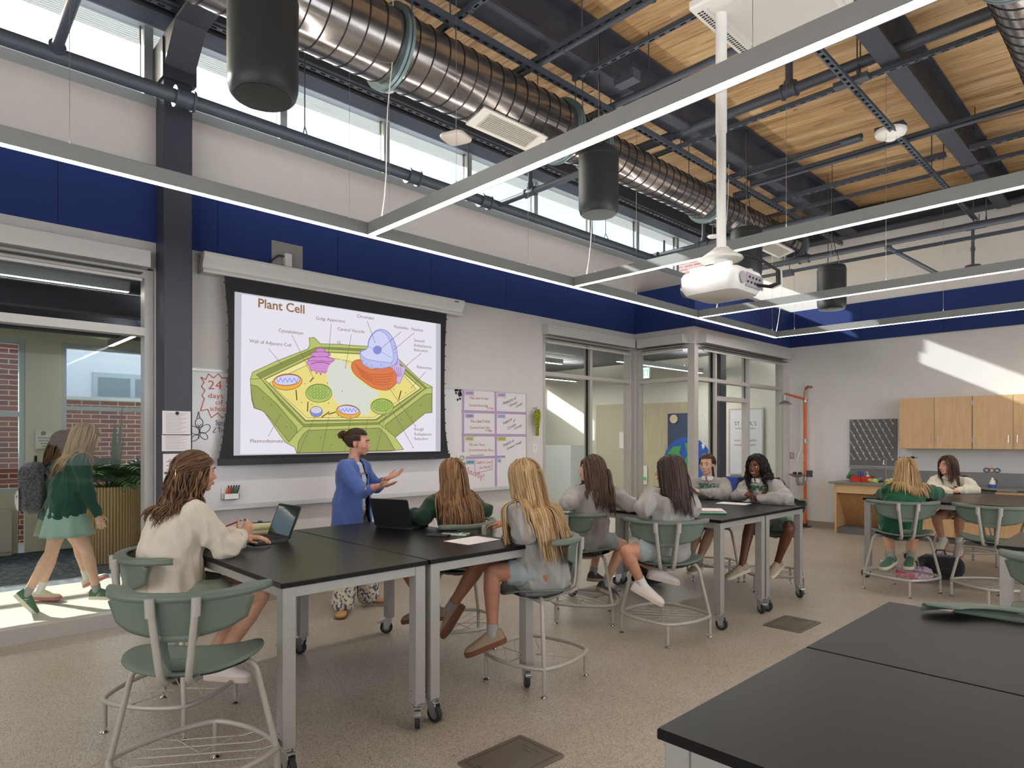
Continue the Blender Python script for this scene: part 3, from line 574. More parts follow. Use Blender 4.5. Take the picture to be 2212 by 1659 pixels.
pendant((-4.45, -2.6, ZL), (-4.45, 10.055, ZL), 'longest strip light, running alongside the left wall past the column', [1.5, 3.35, 5.15, 7.1, 8.9, 10.8, 12.5])
pendant((-4.41, 2.72, ZL), (2.2, 2.72, ZL), 'nearest strip light crossing the room, in front of the big duct', [.25, 1.05, 3.1], [.32])
pendant((-4.41, 5.17, ZL), (2.4, 5.17, ZL), 'second strip light across the room, behind the ceiling projector', [.25, 2.2, 4.2], [.32])
pendant((-4.41, 7.66, ZL), (2.4, 7.66, ZL), 'third strip light across the room, passing in front of the farthest black speaker', [.25, 2.2, 4.2, 6], [.42])
pendant((-4.41, 10.02, ZL), (2.4, 10.02, ZL), 'farthest strip light, parallel to the back wall', [.25, 2.2, 4.2], [.15])
for y, lab in ((1.2, 'strip light on the lobby ceiling seen through the upper left pane'), (4.4, 'strip light deeper in the lobby beyond the glass')):
    pendant(*(((-6.86, -2.5, 2.95), (-6.86, 1.62, 2.95)) if y < 2 else ((-11.0, 2.36, 2.95), (-7.6, 2.36, 2.95))), lab, [.3, 2.3])
for x, y0, y1, lab in ((-8.2, 6.2, 9.2, 'hall strip light behind the first two entry panes'), (-10.4, 7.2, 12.2, 'farther hall strip light over the white counter'), (-7.2, 9.6, 12.6, 'hall strip light behind the exit sign')):
    pendant((x, y0, 3.0), (x, y1, 3.0), lab, [.3, 2.3], LENS=LENSH)

# ------------------------------------------------------------------ hanging black speakers
def speaker(x, y, zb, label, R=.19, H=.60):
    r = empty('pendant_speaker', (x, y, zb), 0, label, 'speaker')
    MB().lathe([(R*.80, .0), (R*.86, -.004), (R*.93, .012), (R*.985, .05), (R, .10), (R, H-.05), (R*.97, H-.02), (R*.93, H)], (0, 0, 0), 48).build('speaker_cabinet', mat('speaker_black', (38, 43, 47), .5), r, smooth=45)
    MB().lathe([(R*.8, -.002), (R*.8, .0), (.001, .0)], (0, 0, -.001), 48).build('grille', mat('speaker_grille', (34, 40, 40), .7), r, smooth=30)
    MB().lathe([(R*1.005, H-.075), (R*1.012, H-.065), (R*1.005, H-.055)], (0, 0, 0), 48, caps=False).build('cap_ring', mat('speaker_black'), r)
    for a in (0, 2.1, 4.2):
        MB().cyl((cos(a)*.12, sin(a)*.12, H-.01), (0, 0, H+.28), .0025, 6).build('hanging_wire', STEEL, r)
    top = dz(x)-zb
    MB().cyl((0, 0, H+.28), (0, 0, top), .003, 6).cyl((0, 0, H+.27), (0, 0, H+.33), .008, 8).build('hanging_wire', STEEL, r)
    MB().tube([(.05, 0, H), (.09, .02, H+.1), (.04, .03, H+.25), (.012, 0, H+.5), (.01, 0, top)], .004, 6).build('speaker_cable', BLACK, r, smooth=60)
speaker(-3.6, 1.52, 3.5, 'largest-looking black cylinder speaker hanging at top left near the column')
speaker(-3.88, 4.88, 3.72, 'second black cylinder speaker, hanging just below the nearest crossing light')
speaker(-3.84, 7.8, 3.62, 'black cylinder speaker partly hidden behind the ceiling projector')
speaker(-3.47, 9.62, 3.42, 'farthest black cylinder speaker, hanging before the blue wall band')

# ------------------------------------------------------------------ projector on its pole, ceiling cassette
pr = empty('ceiling_projector', (-1.93, 3.6, 2.42), 0, 'white projector with trailing black cables, hung on a white pole', 'projector')
mb = MB()
def rrect(a, b, r, n=4):
    out = []
    for sx, sy, a0 in ((1, 1, 0), (-1, 1, 90), (-1, -1, 180), (1, -1, 270)):
        for k in range(n+1): t = rad(a0+90*k/n); out.append((sx*(a-r)+cos(t)*r, sy*(b-r)+sin(t)*r))
    return out
def slabstack(mb, levels, off=(0, 0), mi=0, n=4):   # levels: (z, halfx, halfy, corner)
    rings = [[(x+off[0], y+off[1], z) for x, y in rrect(a, b, r, n)] for z, a, b, r in levels]; m_ = len(rings[0])
    vs = [q for R in rings for q in R]; fs = [tuple(range(m_-1, -1, -1)), tuple((len(rings)-1)*m_+k for k in range(m_))]
    for i in range(len(rings)-1):
        for k in range(m_): k2 = (k+1) % m_; fs.append((i*m_+k, i*m_+k2, (i+1)*m_+k2, (i+1)*m_+k))
    mb.add(vs, fs, mi); return mb
slabstack(mb, [(0, .13, .13, .05), (.012, .165, .16, .06), (.05, .185, .18, .06), (.12, .185, .18, .05), (.14, .175, .17, .05), (.146, .14, .14, .04)])
mb.build('projector_body', WHITEM, pr, smooth=35)
MB().box((.184, -.06, .035), (.189, .15, .115)).build('connector_panel', mat('port_panel', (168, 160, 165), .5), pr)
m_ = MB()
for k in range(9): m_.cyl((.186, -.045+.021*k, .06+.03*(k % 2)), (.194, -.045+.021*k, .06+.03*(k % 2)), .007, 8)
m_.build('sockets', BLACK, pr)['kind'] = 'stuff'
MB().lathe([(.05, 0), (.056, .02), (.04, .026)], (-.188, -.06, .075), 24, ax=(-1, 0, 0)).build('lens', mat('projector_lens', (120, 120, 126), .1, .5), pr)
MB().lathe([(.035, 0), (.035, .003)], (.19, -.105, .075), 20, ax=(1, 0, 0)).build('speaker_disc', mat('port_panel'), pr)
m_ = MB().box((-.13, -.14, .15), (.13, -.11, .175)).box((-.13, .11, .15), (.13, .14, .175)).box((-.03, -.14, .17), (.03, .14, .19)).cyl((0, 0, .18), (0, 0, .3), .045, 20)
m_.lathe([(.12, .225), (.13, .235), (.06, .285), (.04, .3)], (0, 0, 0), 24)
for a, b in ((-.1, -.12), (.1, .12), (-.1, .12), (.1, -.12)): m_.cyl((a, b, .135), (a, b, .18), .008, 8)
m_.build('mount_bracket', WHITEM, pr, smooth=35)
MB().cyl((0, 0, .28), (0, 0, 1.0), .028, 24).cyl((0, 0, .99), (0, 0, 1.71), .033, 24).build('pole', WHITEM, pr, smooth=40)
for k, (a, b) in enumerate(((0, .06), (.03, .09), (-.02, .03))):
    MB().tube([V((.03, 0, .27)), V((.1, .03+a, .25)), V((.2, .08+a, .21)), V((.28, .1+b, .14)), V((.29, .08+b, .06)), V((.25, .06+b, .045)), V((.19, .03+b, .06))], .007 if k else .009, 8).build('video_cable', (BLACK, WHITE)[k == 1], pr, smooth=60)
ca = empty('ceiling_cassette', (-1.67, 3.9, 4.13), 0, 'square white ceiling cassette unit above the projector pole', 'air conditioner')
slabstack(MB(), [(0, .38, .45, .02), (.015, .39, .46, .02), (.05, .39, .46, .02), (.055, .35, .42, .02), (.28, .35, .42, .02)]).build('unit_casing', WHITEM, ca, smooth=30)
m_ = MB()
for sx in (-1, 1):
    for k in range(34): m_.box((sx*.345-.016*(1), -.4+k*.024, -.002), (sx*.345+.002, -.4+k*.024+.012, .001)); m_.box((sx*.345+.008, -.4+k*.024, -.002), (sx*.345+.022, -.4+k*.024+.012, .001))
m_.build('air_slots', BLACK, ca)['kind'] = 'stuff'
MB().box((-.3, -.4, -.006), (-.285, .4, .0)).box((.285, -.4, -.006), (.3, .4, 0)).box((-.26, -.36, -.008), (.26, .36, 0)).build('intake_panel', mat('off_white_panel', (214, 210, 204), .45), ca, bevel=.003)
for a in (-.3, .3):
    for b in (-.36, .36): MB().cyl((a, b, .28), (a, b, dz(-1.67+a)-4.13), .006, 8).build('threaded_rod', PIPE, ca)

# access points, detector, sensor
q = P(985, 303, 6.25); ap = empty('wireless_access_point', q, 20, 'rounded white access point box hung in front of the clerestory', 'access point')
slabstack(MB(), [(0, .1, .1, .05), (.01, .125, .125, .06), (.028, .13, .13, .06), (.04, .12, .12, .05)]).build('device_body', mat('warm_white', (214, 204, 196), .5), ap, smooth=40)
MB().cyl((0, 0, .04), (0, 0, dz(q.x)-q.z), .006, 8).box((-.04, -.02, .04), (.04, .02, .06)).build('mounting_rod', PIPE, ap)
q = P(1540, 512, 8.9); ap = empty('ceiling_sensor', q, 0, 'small round white sensor on a cord left of the projector pole', 'sensor')
MB().lathe([(.001, -.01), (.06, -.008), (.075, .01), (.07, .02)], seg=24).build('sensor_body', WHITE, ap, smooth=40); MB().cyl((0, 0, .02), (0, 0, dz(q.x)-q.z), .005, 6).build('conduit_drop', PIPE, ap)
q = P(838, 193, 5.9); ap = empty('ceiling_sensor', q, 0, 'round white sensor under the big duct with a white cord hanging from it', 'sensor')
MB().lathe([(.001, -.01), (.06, -.008), (.075, .01), (.07, .02)], seg=24).build('sensor_body', WHITE, ap, smooth=40); MB().cyl((0, 0, .02), (0, 0, .45), .005, 6).build('conduit_drop', PIPE, ap)
sd = empty('smoke_detector', (-2.2, 7.78, 4.80), 0, 'round white smoke detector on a dark bracket under the pine deck', 'smoke detector')
MB().lathe([(.001, 0), (.05, .0), (.06, .02), (.075, .026), (.14, .05), (.155, .075), (.155, .1), (.14, .11)], seg=36).build('detector_body', WHITEM, sd, smooth=40)
MB().box((-.14, -.07, .1), (.14, .07, .15)).box((-.5, -.05, .12), (-.3, .05, .13)).build('bracket', PIPE, sd)
hs = empty('hanging_sensor', (-2.17, 11.52, 4.05), 0, 'dark can-shaped sensor hanging on a pipe before the back wall', 'sensor')
MB().lathe([(.05, 0), (.1, .005), (.1, .09), (.06, .1)], seg=28).build('sensor_can', NAVYD, hs, smooth=40); MB().lathe([(.105, -.02), (.11, -.015), (.11, 0)], seg=28).build('white_rim', WHITE, hs)
MB().cyl((0, 0, .09), (0, 0, .62), .022, 12).cyl((0, 0, .3), (0, 0, .36), .03, 12).build('drop_pipe', PIPE, hs, smooth=40)
ex = empty('exit_sign', (-7.2, 10.4, 2.74), 0, 'white sign with green EXIT letters hanging in the hall', 'exit sign')
MB().box((-.16, -.02, 0), (.16, .02, .2)).build('sign_box', WHITE, ex); MB().box((-.01, -.01, .2), (.01, .01, .71)).build('hanger', ALU, ex)
textmesh('EXIT', .17, lambda u, v: (u, -.023, v+.045), align='CENTER', bold=.004).build('letters', mat('exit_green', (20, 160, 80), .5, emit=(40, 220, 110), es=1.2), ex)
q = P(127, 648, 7.6); ls = empty('hanging_sensor', q, 0, 'grey and white round sensor on the lobby ceiling seen through glass', 'sensor')
MB().lathe([(.001, 0), (.05, .005), (.065, .03), (.07, .03), (.07, .13)], seg=24).build('sensor_can', mat('warm_white'), ls, smooth=40); MB().cyl((0, 0, .13), (0, 0, 3.45-q.z), .012, 8).build('drop_pipe', PIPE, ls)
# ------------------------------------------------------------------ projection screen and the slide on it
XS = -6.06
ps = empty('projection_screen', (-6.1, 3.5, .9), 0, 'pull-down projection screen showing a coloured plant cell diagram', 'projection screen')
prof = [(0, 0), (.12, 0), (.13, .02), (.10, .05), (.115, .09), (.15, .13), (.155, .16), (.15, .18), (0, .18)]
mb = MB(); n = len(prof); vs = [(-6.19+a, y, 3.07+b) for y in (2.02, 5.02) for a, b in prof]
mb.add(vs, [tuple(range(n-1, -1, -1)), tuple(range(n, 2*n))]+[(i, (i+1) % n, n+(i+1) % n, n+i) for i in range(n)])
under(mb.build('screen_case', mat('screen_case_white', (224, 220, 216), .4), clean=True, smooth=40), ps)
under(MB().box((-6.036, 4.86, 3.215), (-6.034, 4.92, 3.225)).build('maker_plate', BLACK), ps)
SCRB = mat('screen_black', (30, 30, 34), .7); E = 1.0
def scr(zx, zy, k=0): q = OX(400+zx/3.529, 530+zy/3.529, XS); q.x += .0015*k; return q
# black masking with inward-bowed sides
L_ = [(302, 232), (330, 560), (335, 900), (318, 1250), (285, 1500), (255, 1655)]; R_ = [(1995, 522), (1982, 800), (1978, 1100), (1985, 1400), (2010, 1600)]
poly = [scr(*p, -3) for p in L_+R_[::-1]]; nb = len(poly)
mb = MB(); vs = poly+[p-V((.006, 0, 0)) for p in poly]; mb.add(vs, [tuple(range(nb)), tuple(range(2*nb-1, nb-1, -1))]+[((i+1) % nb, i, nb+i, nb+(i+1) % nb) for i in range(nb)]); under(mb.build('masking_cloth', SCRB, clean=True), ps)
a, b = scr(255, 1655, -2), scr(2012, 1605, -2); under(MB().bar(a, b, .05, .06, up=(0, 0, 1)).build('bottom_bar', mat('screen_bar', (34, 34, 38), .5)), ps)
m_ = MB()
for side in (L_, R_):
    for (x0, y0), (x1, y1) in zip(side[:-1], side[1:]):
        for t in (.15, .5, .85): q = scr(x0+(x1-x0)*t, y0+(y1-y0)*t, -2); m_.box(q-V((.004, .012, .006)), q+V((.004, .012, .006)))
under(m_.build('tension_tabs', BLACK), ps)['kind'] = 'stuff'
SLIDE = []; SC = {}
def sc(c):
    if c not in SC:
        m = mat('slide_%s' % c[0], [int(x*.2) for x in c[1]], .9, emit=c[1], es=E*.92, spec=.1); SC[c] = len(SLIDE); SLIDE.append(m)
    return SC[c]
GREY_, WHT_, LIME, OLIV, DKOL, YEL, YEL2, BRN, VAC, PINK, DPNK, LBL, LBL2, PUR, ORG, ORGL, LIL, MITO, CHL, CHD, TXT, TTL = [(n_, c_) for n_, c_ in (
    ('grey', (186, 184, 192)), ('white', (226, 222, 232)), ('lime', (180, 192, 112)), ('olive', (150, 160, 90)), ('dark_olive', (138, 144, 78)), ('yellow', (228, 214, 130)), ('pale_yellow', (234, 226, 156)),
    ('outline', (112, 92, 52)), ('vacuole', (212, 216, 204)), ('pink', (206, 140, 204)), ('deep_pink', (150, 82, 150)), ('pale_blue', (184, 190, 232)), ('ice_blue', (204, 208, 240)), ('violet', (136, 140, 206)),
    ('orange', (214, 122, 78)), ('deep_orange', (178, 84, 52)), ('lilac', (200, 178, 222)), ('amber', (232, 172, 76)), ('leaf', (160, 196, 96)), ('dark_leaf', (86, 110, 44)), ('lettering', (110, 100, 96)), ('title', (140, 108, 72)))]
sl_ = MB(); lay = [0]
def poly_(pts, c, out=None, ow=4, smooth=0):
    lay[0] += .12; k = lay[0]
    if smooth:   # Catmull-Rom
        q = []; n = len(pts)
        for i in range(n):
            p0, p1, p2, p3 = [V((*pts[(i+j) % n], 0)) for j in (-1, 0, 1, 2)]
            for s_ in range(smooth):
                t = s_/smooth; v = .5*((2*p1)+(-p0+p2)*t+(2*p0-5*p1+4*p2-p3)*t*t+(-p0+3*p1-3*p2+p3)*t**3); q.append((v.x, v.y))
        pts = q
    sl_.add([scr(x, y, k) for x, y in pts], [tuple(range(len(pts)-1, -1, -1))], sc(c))
    if out: line_(list(pts)+[pts[0]], out, ow)
def line_(pts, c, w=4):
    lay[0] += .03; k = lay[0]
    for (x0, y0), (x1, y1) in zip(pts[:-1], pts[1:]):
        d = V((x1-x0, y1-y0, 0)); 
        if d.length < .01: continue
        e = d.normalized()*w*.25; n_ = V((-d.y, d.x, 0)).normalized()*w/2
        sl_.add([scr(x0-e.x+n_.x, y0-e.y+n_.y, k), scr(x1+e.x+n_.x, y1+e.y+n_.y, k), scr(x1+e.x-n_.x, y1+e.y-n_.y, k), scr(x0-e.x-n_.x, y0-e.y-n_.y, k)], [(0, 1, 2, 3)], sc(c))
def ell(cx, cy, a, b, c, out=None, ow=4, rot=0, n=26):
    r_ = rad(rot); poly_([(cx+cos(t)*a*cos(r_)-sin(t)*b*sin(r_), cy+cos(t)*a*sin(r_)+sin(t)*b*cos(r_)) for t in [2*pi*k/n for k in range(n)]], c, out, ow)
def fit_text(mb, txt, p0, p1, cap, mi, bold=0, up=V((0, 0, 1)), shear=0):
    """lettering whose base line runs from p0 to p1 with capitals cap metres high"""
    t = textmesh(txt, 1, lambda u, v: (u, v, 0), bold=bold, shear=shear); us = [a[0] for a in t.v]; u0, u1 = min(us), max(us); d = (p1-p0)/(u1-u0)
    mb.add([p0+d*(a[0]-u0)+up*(a[1]*cap/.7) for a in t.v], t.f, mi)
def stext(txt, x0, y0, x1, y1, caph, c, bold=0):
    lay[0] += .05; p0, p1 = scr(x0, y0, lay[0]), scr(x1, y1, lay[0]); cap = (scr(x0, y0-caph, 0)-scr(x0, y0, 0)).length; fit_text(sl_, txt, p0, p1, cap, sc(c), bold)
poly_([(377, 352), (1948, 600), (1947, 1570), (369, 1603)], GREY_); poly_([(430, 370), (1912, 595), (1910, 1568), (420, 1592)], WHT_)
poly_([(512, 968), (700, 880), (935, 790), (950, 760), (945, 706), (985, 702), (1030, 750), (1180, 755), (1385, 770), (1620, 860), (1800, 1035), (1883, 1078), (1882, 1275), (1830, 1280), (1600, 1465), (1665, 1556), (1560, 1568), (850, 1585), (835, 1540), (760, 1500), (600, 1265), (525, 1240), (508, 1180), (502, 1120), (497, 1020)], LIME, BRN, 4)
poly_([(497, 1062), (550, 1075), (700, 1210), (848, 1385), (855, 1420), (838, 1445), (790, 1500), (640, 1310), (590, 1262), (527, 1238), (512, 1180)], OLIV, BRN, 4)
poly_([(900, 1440), (935, 1410), (1480, 1392), (1530, 1440), (1600, 1562), (852, 1583), (862, 1500)], OLIV, BRN, 4)
poly_([(1520, 1372), (1680, 1250), (1830, 1135), (1882, 1130), (1882, 1275), (1830, 1280), (1602, 1462), (1540, 1410)], OLIV, BRN, 4)
poly_([(540, 985), (720, 900), (990, 780), (1040, 775), (1400, 792), (1620, 885), (1840, 1085), (1700, 1200), (1475, 1365), (905, 1385), (740, 1215), (575, 1015)], DKOL, BRN, 3)
poly_([(575, 1015), (930, 845), (1060, 790), (1350, 806), (1600, 888), (1826, 1090), (1470, 1350), (905, 1362)], LIME, BRN, 3)
poly_([(600, 1020), (930, 860), (1062, 808), (1350, 822), (1600, 905), (1806, 1090), (1460, 1338), (915, 1345)], DKOL, None)
poly_([(608, 1024), (935, 868), (1070, 816), (1350, 830), (1590, 910), (1796, 1088), (1450, 1326), (920, 1332)], YEL2, BRN, 3)
poly_([(640, 1050), (955, 900), (1140, 862), (1640, 962), (1760, 1095), (1440, 1312), (930, 1316)], YEL, BRN, 3)
for p, q in (((850, 1430), (900, 1385)), ((1480, 1365), (1530, 1400)), ((497, 1020), (575, 1015)), ((1826, 1090), (1883, 1085))): line_([p, q], BRN, 4)
for k, (x, y, a, b) in enumerate(((1030, 800, 36, 16), (1032, 832, 76, 20), (1036, 872, 100, 24))): ell(x, y, a, b, PINK, DPNK, 4)
poly_([(925, 885), (980, 880), (1100, 885), (1145, 890), (1130, 920), (1100, 950), (1080, 960), (1060, 975), (1045, 960), (1032, 988), (1018, 955), (1000, 980), (985, 950), (960, 960), (945, 920)], PINK, DPNK, 4, 3)
line_([(960, 905), (1000, 892), (1060, 892), (1100, 905)], DPNK, 6)
poly_([(1088, 935), (1130, 885), (1190, 872), (1240, 910), (1290, 1000), (1400, 1080), (1470, 1125), (1476, 1160), (1415, 1180), (1402, 1280), (1330, 1288), (1285, 1222), (1170, 1215), (1120, 1130), (1080, 1020)], VAC, None, 4, 4)
poly_([(1275, 890), (1330, 870), (1370, 900), (1400, 940), (1480, 940), (1560, 930), (1602, 960), (1620, 1020), (1590, 1072), (1530, 1105), (1430, 1085), (1350, 1030), (1300, 990), (1268, 940)], ORG, ORGL, 4, 3)
for k in range(5): line_([(1290+k*12, 905+k*22), (1345+k*14, 950+k*20), (1410+k*8, 985+k*18), (1500, 985+k*20), (1585-k*6, 975+k*20)], ORGL, 4)
poly_([(1575, 920), (1610, 905), (1620, 866), (1635, 880), (1640, 920), (1678, 930), (1665, 980), (1640, 1040), (1622, 1056), (1608, 1030), (1612, 985), (1585, 950)], LIL, DPNK, 3, 3)
for k in range(4): line_([(1595+k*16, 925+k*3), (1600+k*14, 965), (1622+k*8, 1000)], DPNK, 3)
poly_([(1385, 790), (1398, 720), (1440, 660), (1495, 640), (1555, 670), (1600, 750), (1618, 850), (1602, 905), (1540, 930), (1480, 938), (1400, 930), (1352, 900), (1330, 830), (1345, 802)], LBL, PUR, 5, 3)
poly_([(1388, 785), (1405, 715), (1448, 662), (1495, 655), (1545, 700), (1578, 790), (1582, 880), (1540, 892), (1440, 880), (1365, 860), (1335, 820), (1350, 805)], LBL2, PUR, 4, 3)
ell(1463, 798, 33, 33, PUR, None); line_([(1470, 800), (1575, 860)], PUR, 3); line_([(1392, 770), (1440, 795)], PUR, 3)
for x, y in ((1352, 880), (1380, 905), (1420, 915), (1490, 912), (1570, 902), (1600, 820), (1592, 770), (1570, 720)): ell(x, y, 5, 5, PUR, None, n=8)
for cx, cy, s_, r_ in ((777, 1035, 1.0, -4), (1240, 1262, .82, 6)):
    ell(cx, cy+6, 112*s_, 62*s_, MITO, BRN, 4, r_); ell(cx, cy-8*s_, 100*s_, 44*s_, ORGL, None, 3, r_); ell(cx, cy-8*s_, 96*s_, 38*s_, LBL2, None, 3, r_)
    line_([(cx+(-85+k*17)*s_, cy+(-8+(18 if k % 2 else -16))*s_) for k in range(11)], PUR, 5)
for cx, cy, s_ in ((1016, 1122, 1.0), (1496, 1224, .86)):
    ell(cx, cy+5, 100*s_, 70*s_, LIME, CHD, 4); ell(cx, cy-6, 86*s_, 54*s_, CHL, CHD, 3)
    for k in range(6):
        for j in range(4): ell(cx+(-58+k*23)*s_, cy+(-38+j*22+4*(k % 2))*s_, 11*s_, 9*s_, LIME, CHD, 2, n=10)
ell(992, 1268, 48, 40, PUR, BRN, 3); ell(992, 1256, 40, 24, LBL2, None); ell(992, 1254, 15, 9, YEL2, BRN, 2)
for p, q in (((945, 1040), (970, 1010)), ((838, 1105), (845, 1180)), ((930, 1195), (925, 1265)), ((1035, 1310), (1090, 1270)), ((1085, 1288), (1138, 1272)), ((1638, 1110), (1620, 1175))): line_([p, q], BRN, 9)
for x, y in ((905, 1055), (1078, 1052), (1190, 1112), (880, 1198), (958, 1212), (1085, 1204), (1155, 1300), (1582, 1098), (1672, 1125), (1540, 1090), (1025, 1465), (1105, 1520), (1640, 1330), (1715, 1310), (1790, 1220), (650, 1220), (585, 1165), (1690, 1265), (760, 1385), (800, 1390)): ell(x, y, 4, 4, BRN, None, n=8)
for ln in (((628, 790), (725, 905)), ((805, 685), (970, 1015)), ((1105, 600), (1082, 860)), ((1258, 683), (1212, 935)), ((1378, 580), (1437, 740)), ((1635, 662), (1478, 793)), ((1737, 668), (1585, 795)), ((1788, 825), (1680, 915)), ((1820, 968), (1715, 1087)),
           ((625, 1455), (715, 1295)), ((985, 1295), (862, 1575)), ((1085, 1310), (1033, 1575)), ((1255, 1300), (1207, 1565)), ((1380, 1330), (1345, 1560)), ((1525, 1260), (1450, 1560)), ((1550, 1095), (1745, 1378)), ((1575, 1270), (1728, 1542))):
    line_(ln, TXT, 3); ell(ln[1][0], ln[1][1], 4, 4, TXT, None, n=8)
stext('Plant Cell', 548, 474, 900, 524, 68, TTL, .018)
for a in (('Golgi Apparatus', 988, 568, 1208, 592, 24), ('Chromatin', 1300, 552, 1428, 570, 24), ('Central Vacuole', 1152, 650, 1357, 672, 24), ('Nucleolus', 1583, 632, 1690, 645, 24), ('Nucleus', 1716, 650, 1802, 661, 24),
          ('Cytoskeleton', 702, 662, 890, 685, 26), ('Wall of Adjacent Cell', 480, 742, 798, 776, 26), ('Smooth', 1735, 736, 1815, 744, 22), ('Endoplasmic', 1735, 772, 1868, 787, 22), ('Reticulum', 1735, 808, 1838, 818, 22), ('Ribosomes', 1756, 938, 1867, 948, 22),
          ('Plasmodesmata', 488, 1503, 736, 1503, 26), ('Rough', 1737, 1412, 1806, 1412, 22), ('Endoplasmic', 1737, 1449, 1870, 1451, 22), ('Reticulum', 1737, 1484, 1840, 1484, 22)): stext(*a, TXT)
lay[0] += .1; line_([(1160+10*cos(t), 742+10*sin(t)) for t in [2*pi*k/12 for k in range(13)]], TXT, 3); line_([(1168, 750), (1180, 760)], TXT, 4)
under(sl_.build('projected_slide', SLIDE), ps)

# ------------------------------------------------------------------ whiteboards
XB = -6.165
BRD = mat('whiteboard', (226, 224, 226), .18); RAIL = mat('board_rail', (205, 205, 204), .4, .3)
wb = empty('whiteboard', (-6.19, 1.93, .95), 0, 'long wall-mounted whiteboard running behind the projection screen', 'whiteboard')
under(MB().box((-6.198, 1.93, .96), (-6.168, 6.2, 2.2)).build('board_panel', BRD), wb)
m_ = MB().box((-6.198, 1.92, 2.19), (-6.155, 6.22, 2.215)).box((-6.198, 1.92, .945), (-6.155, 6.22, .965)).box((-6.198, 6.195, .965), (-6.155, 6.22, 2.19)).box((-6.198, 1.92, .965), (-6.155, 1.935, 2.19)); under(m_.build('board_frame', RAIL), wb)
under(MB().box((-6.155, 1.93, .93), (-6.08, 6.0, .945)).box((-6.085, 1.93, .945), (-6.08, 6.0, .955)).build('pen_tray', RAIL), wb)
def B(px, py, k=0): q = OX(px, py, XB); q.x += .0006*k; return q
def strokes(mb, pts, w, X=XB, k=1, mi=0):
    pts = [OX(a, b, X) for a, b in pts]
    for p, q in zip(pts[:-1], pts[1:]):
        d = q-p
        if d.length < 1e-5: continue
        n_ = V((0, -d.z, d.y)).normalized()*w/2; e = d.normalized()*w*.3; o = V((.0006*k, 0, 0)); mb.add([p-e+n_+o, q+e+n_+o, q+e-n_+o, p-e-n_+o], [(0, 1, 2, 3)], mi)
RED, PENB, PENR = mat('red_marker', (206, 84, 96), .6), mat('black_marker', (52, 52, 58), .6), mat('orange_marker', (206, 92, 70), .6)
tp = MB(); TAPE = mat('lavender_tape', (178, 152, 188), .6)
def z4(x, y): return (960+x/6.91, 820+y/6.91)
def tape(a, b, w): strokes(tp, [z4(*a), z4(*b)], w, k=1 if abs(a[0]-b[0]) < 20 else 2)
tape((280, 150), (280, 1085), .034); tape((764, 175), (772, 1580), .034); tape((1222, 200), (1222, 850), .012)
tape((265, 473), (1222, 505), .034); tape((265, 825), (1222, 833), .034); tape((315, 1168), (900, 1150), .03)
tag(tp.build('tape_grid', TAPE), 'lavender tape dividing the right end of the whiteboard into boxes', 'tape')
def note(x0, y0, x1, y1, col, name, label, txt=None):
    a, b = B(*z4(x0, y1), 2), B(*z4(x1, y0), 2); m_ = MB().box((a.x, a.y, a.z), (a.x+.001, b.y, b.z)); o = m_.build('label_card', mat(name, col, .7)); tag(o, label, 'card')
    t = MB(); 
    for k in range(2): strokes(t, [z4(x0+15, y0+(y1-y0)*(.35+.3*k)), z4(x1-15, y0+(y1-y0)*(.35+.3*k))], .006, k=5)
    under(t.build('printed_lines', PENB), o)
note(305, 165, 440, 232, (206, 184, 218), 'card_lilac', 'lilac card in the top left box of the taped grid'); note(790, 200, 915, 262, (206, 184, 218), 'card_lilac', 'lilac card in the top right box of the taped grid')
note(310, 508, 440, 572, (190, 186, 214), 'card_blue', 'grey-blue card in the second box down, left column'); note(785, 515, 915, 580, (196, 196, 226), 'card_blue2', 'pale blue card in the second box down, right column')
note(308, 850, 440, 915, (214, 208, 150), 'card_yellow', 'yellow card in the third box down, left column'); note(790, 855, 920, 915, (208, 202, 130), 'card_yellow2', 'yellow card in the third box down, right column')
note(320, 1200, 445, 1265, (150, 186, 206), 'card_sky', 'sky-blue card in the bottom left box of the grid'); note(785, 1180, 850, 1240, (170, 204, 222), 'card_sky2', 'pale sky-blue card in the bottom right box of the grid')
def hand(txt, x0, y0, x1, y1, cap, mi, mb, bold=-.006):
    p0, p1 = B(*z4(x0, y0), 4), B(*z4(x1, y1), 4); c = (OX(*z4(x0, y0-cap), XB)-OX(*z4(x0, y0), XB)).length; d = (p1-p0).normalized(); up = V((0, -d.z, d.y)) if abs(d.z) < .5 else V((0, 0, 1)); up = (up+V((0, 0, .6))).normalized()
    fit_text(mb, txt, p0, p1, c, mi, bold, up, shear=.15)
hw = MB()
for a in (('Pika due Friday', 380, 290, 662, 300, 36, 0), ('Current Event due', 362, 398, 645, 408, 38, 0), ('Friday', 630, 440, 735, 442, 34, 0), ('Pika due Friday', 392, 640, 680, 640, 40, 0), ('Current Event due', 380, 735, 672, 732, 38, 0), ('Friday', 612, 775, 712, 775, 34, 0),
          ('Pika due Thurs', 368, 985, 600, 990, 38, 0), ('Current Event due Thurs', 362, 1066, 734, 1068, 36, 0), ('Caught or Camo?!', 468, 1255, 705, 1250, 44, 0), ('Due May 6th', 525, 1335, 685, 1315, 38, 0),
          ('Impacts of', 880, 375, 1075, 290, 46, 1), ('Climate', 970, 412, 1090, 350, 36, 1), ('Change', 1068, 425, 1165, 362, 34, 1), ('Impacts', 880, 672, 1010, 605, 46, 1), ('of', 1028, 640, 1060, 620, 40, 1), ('Climate', 945, 752, 1065, 680, 38, 1), ('Change', 1045, 752, 1155, 690, 36, 1),
          ('Impacts of', 882, 1000, 1040, 925, 46, 1), ('Climate Change', 930, 1055, 1155, 940, 36, 1), ('revisions of genes', 375, 1142, 585, 1130, 22, 1)): hand(*a, hw)
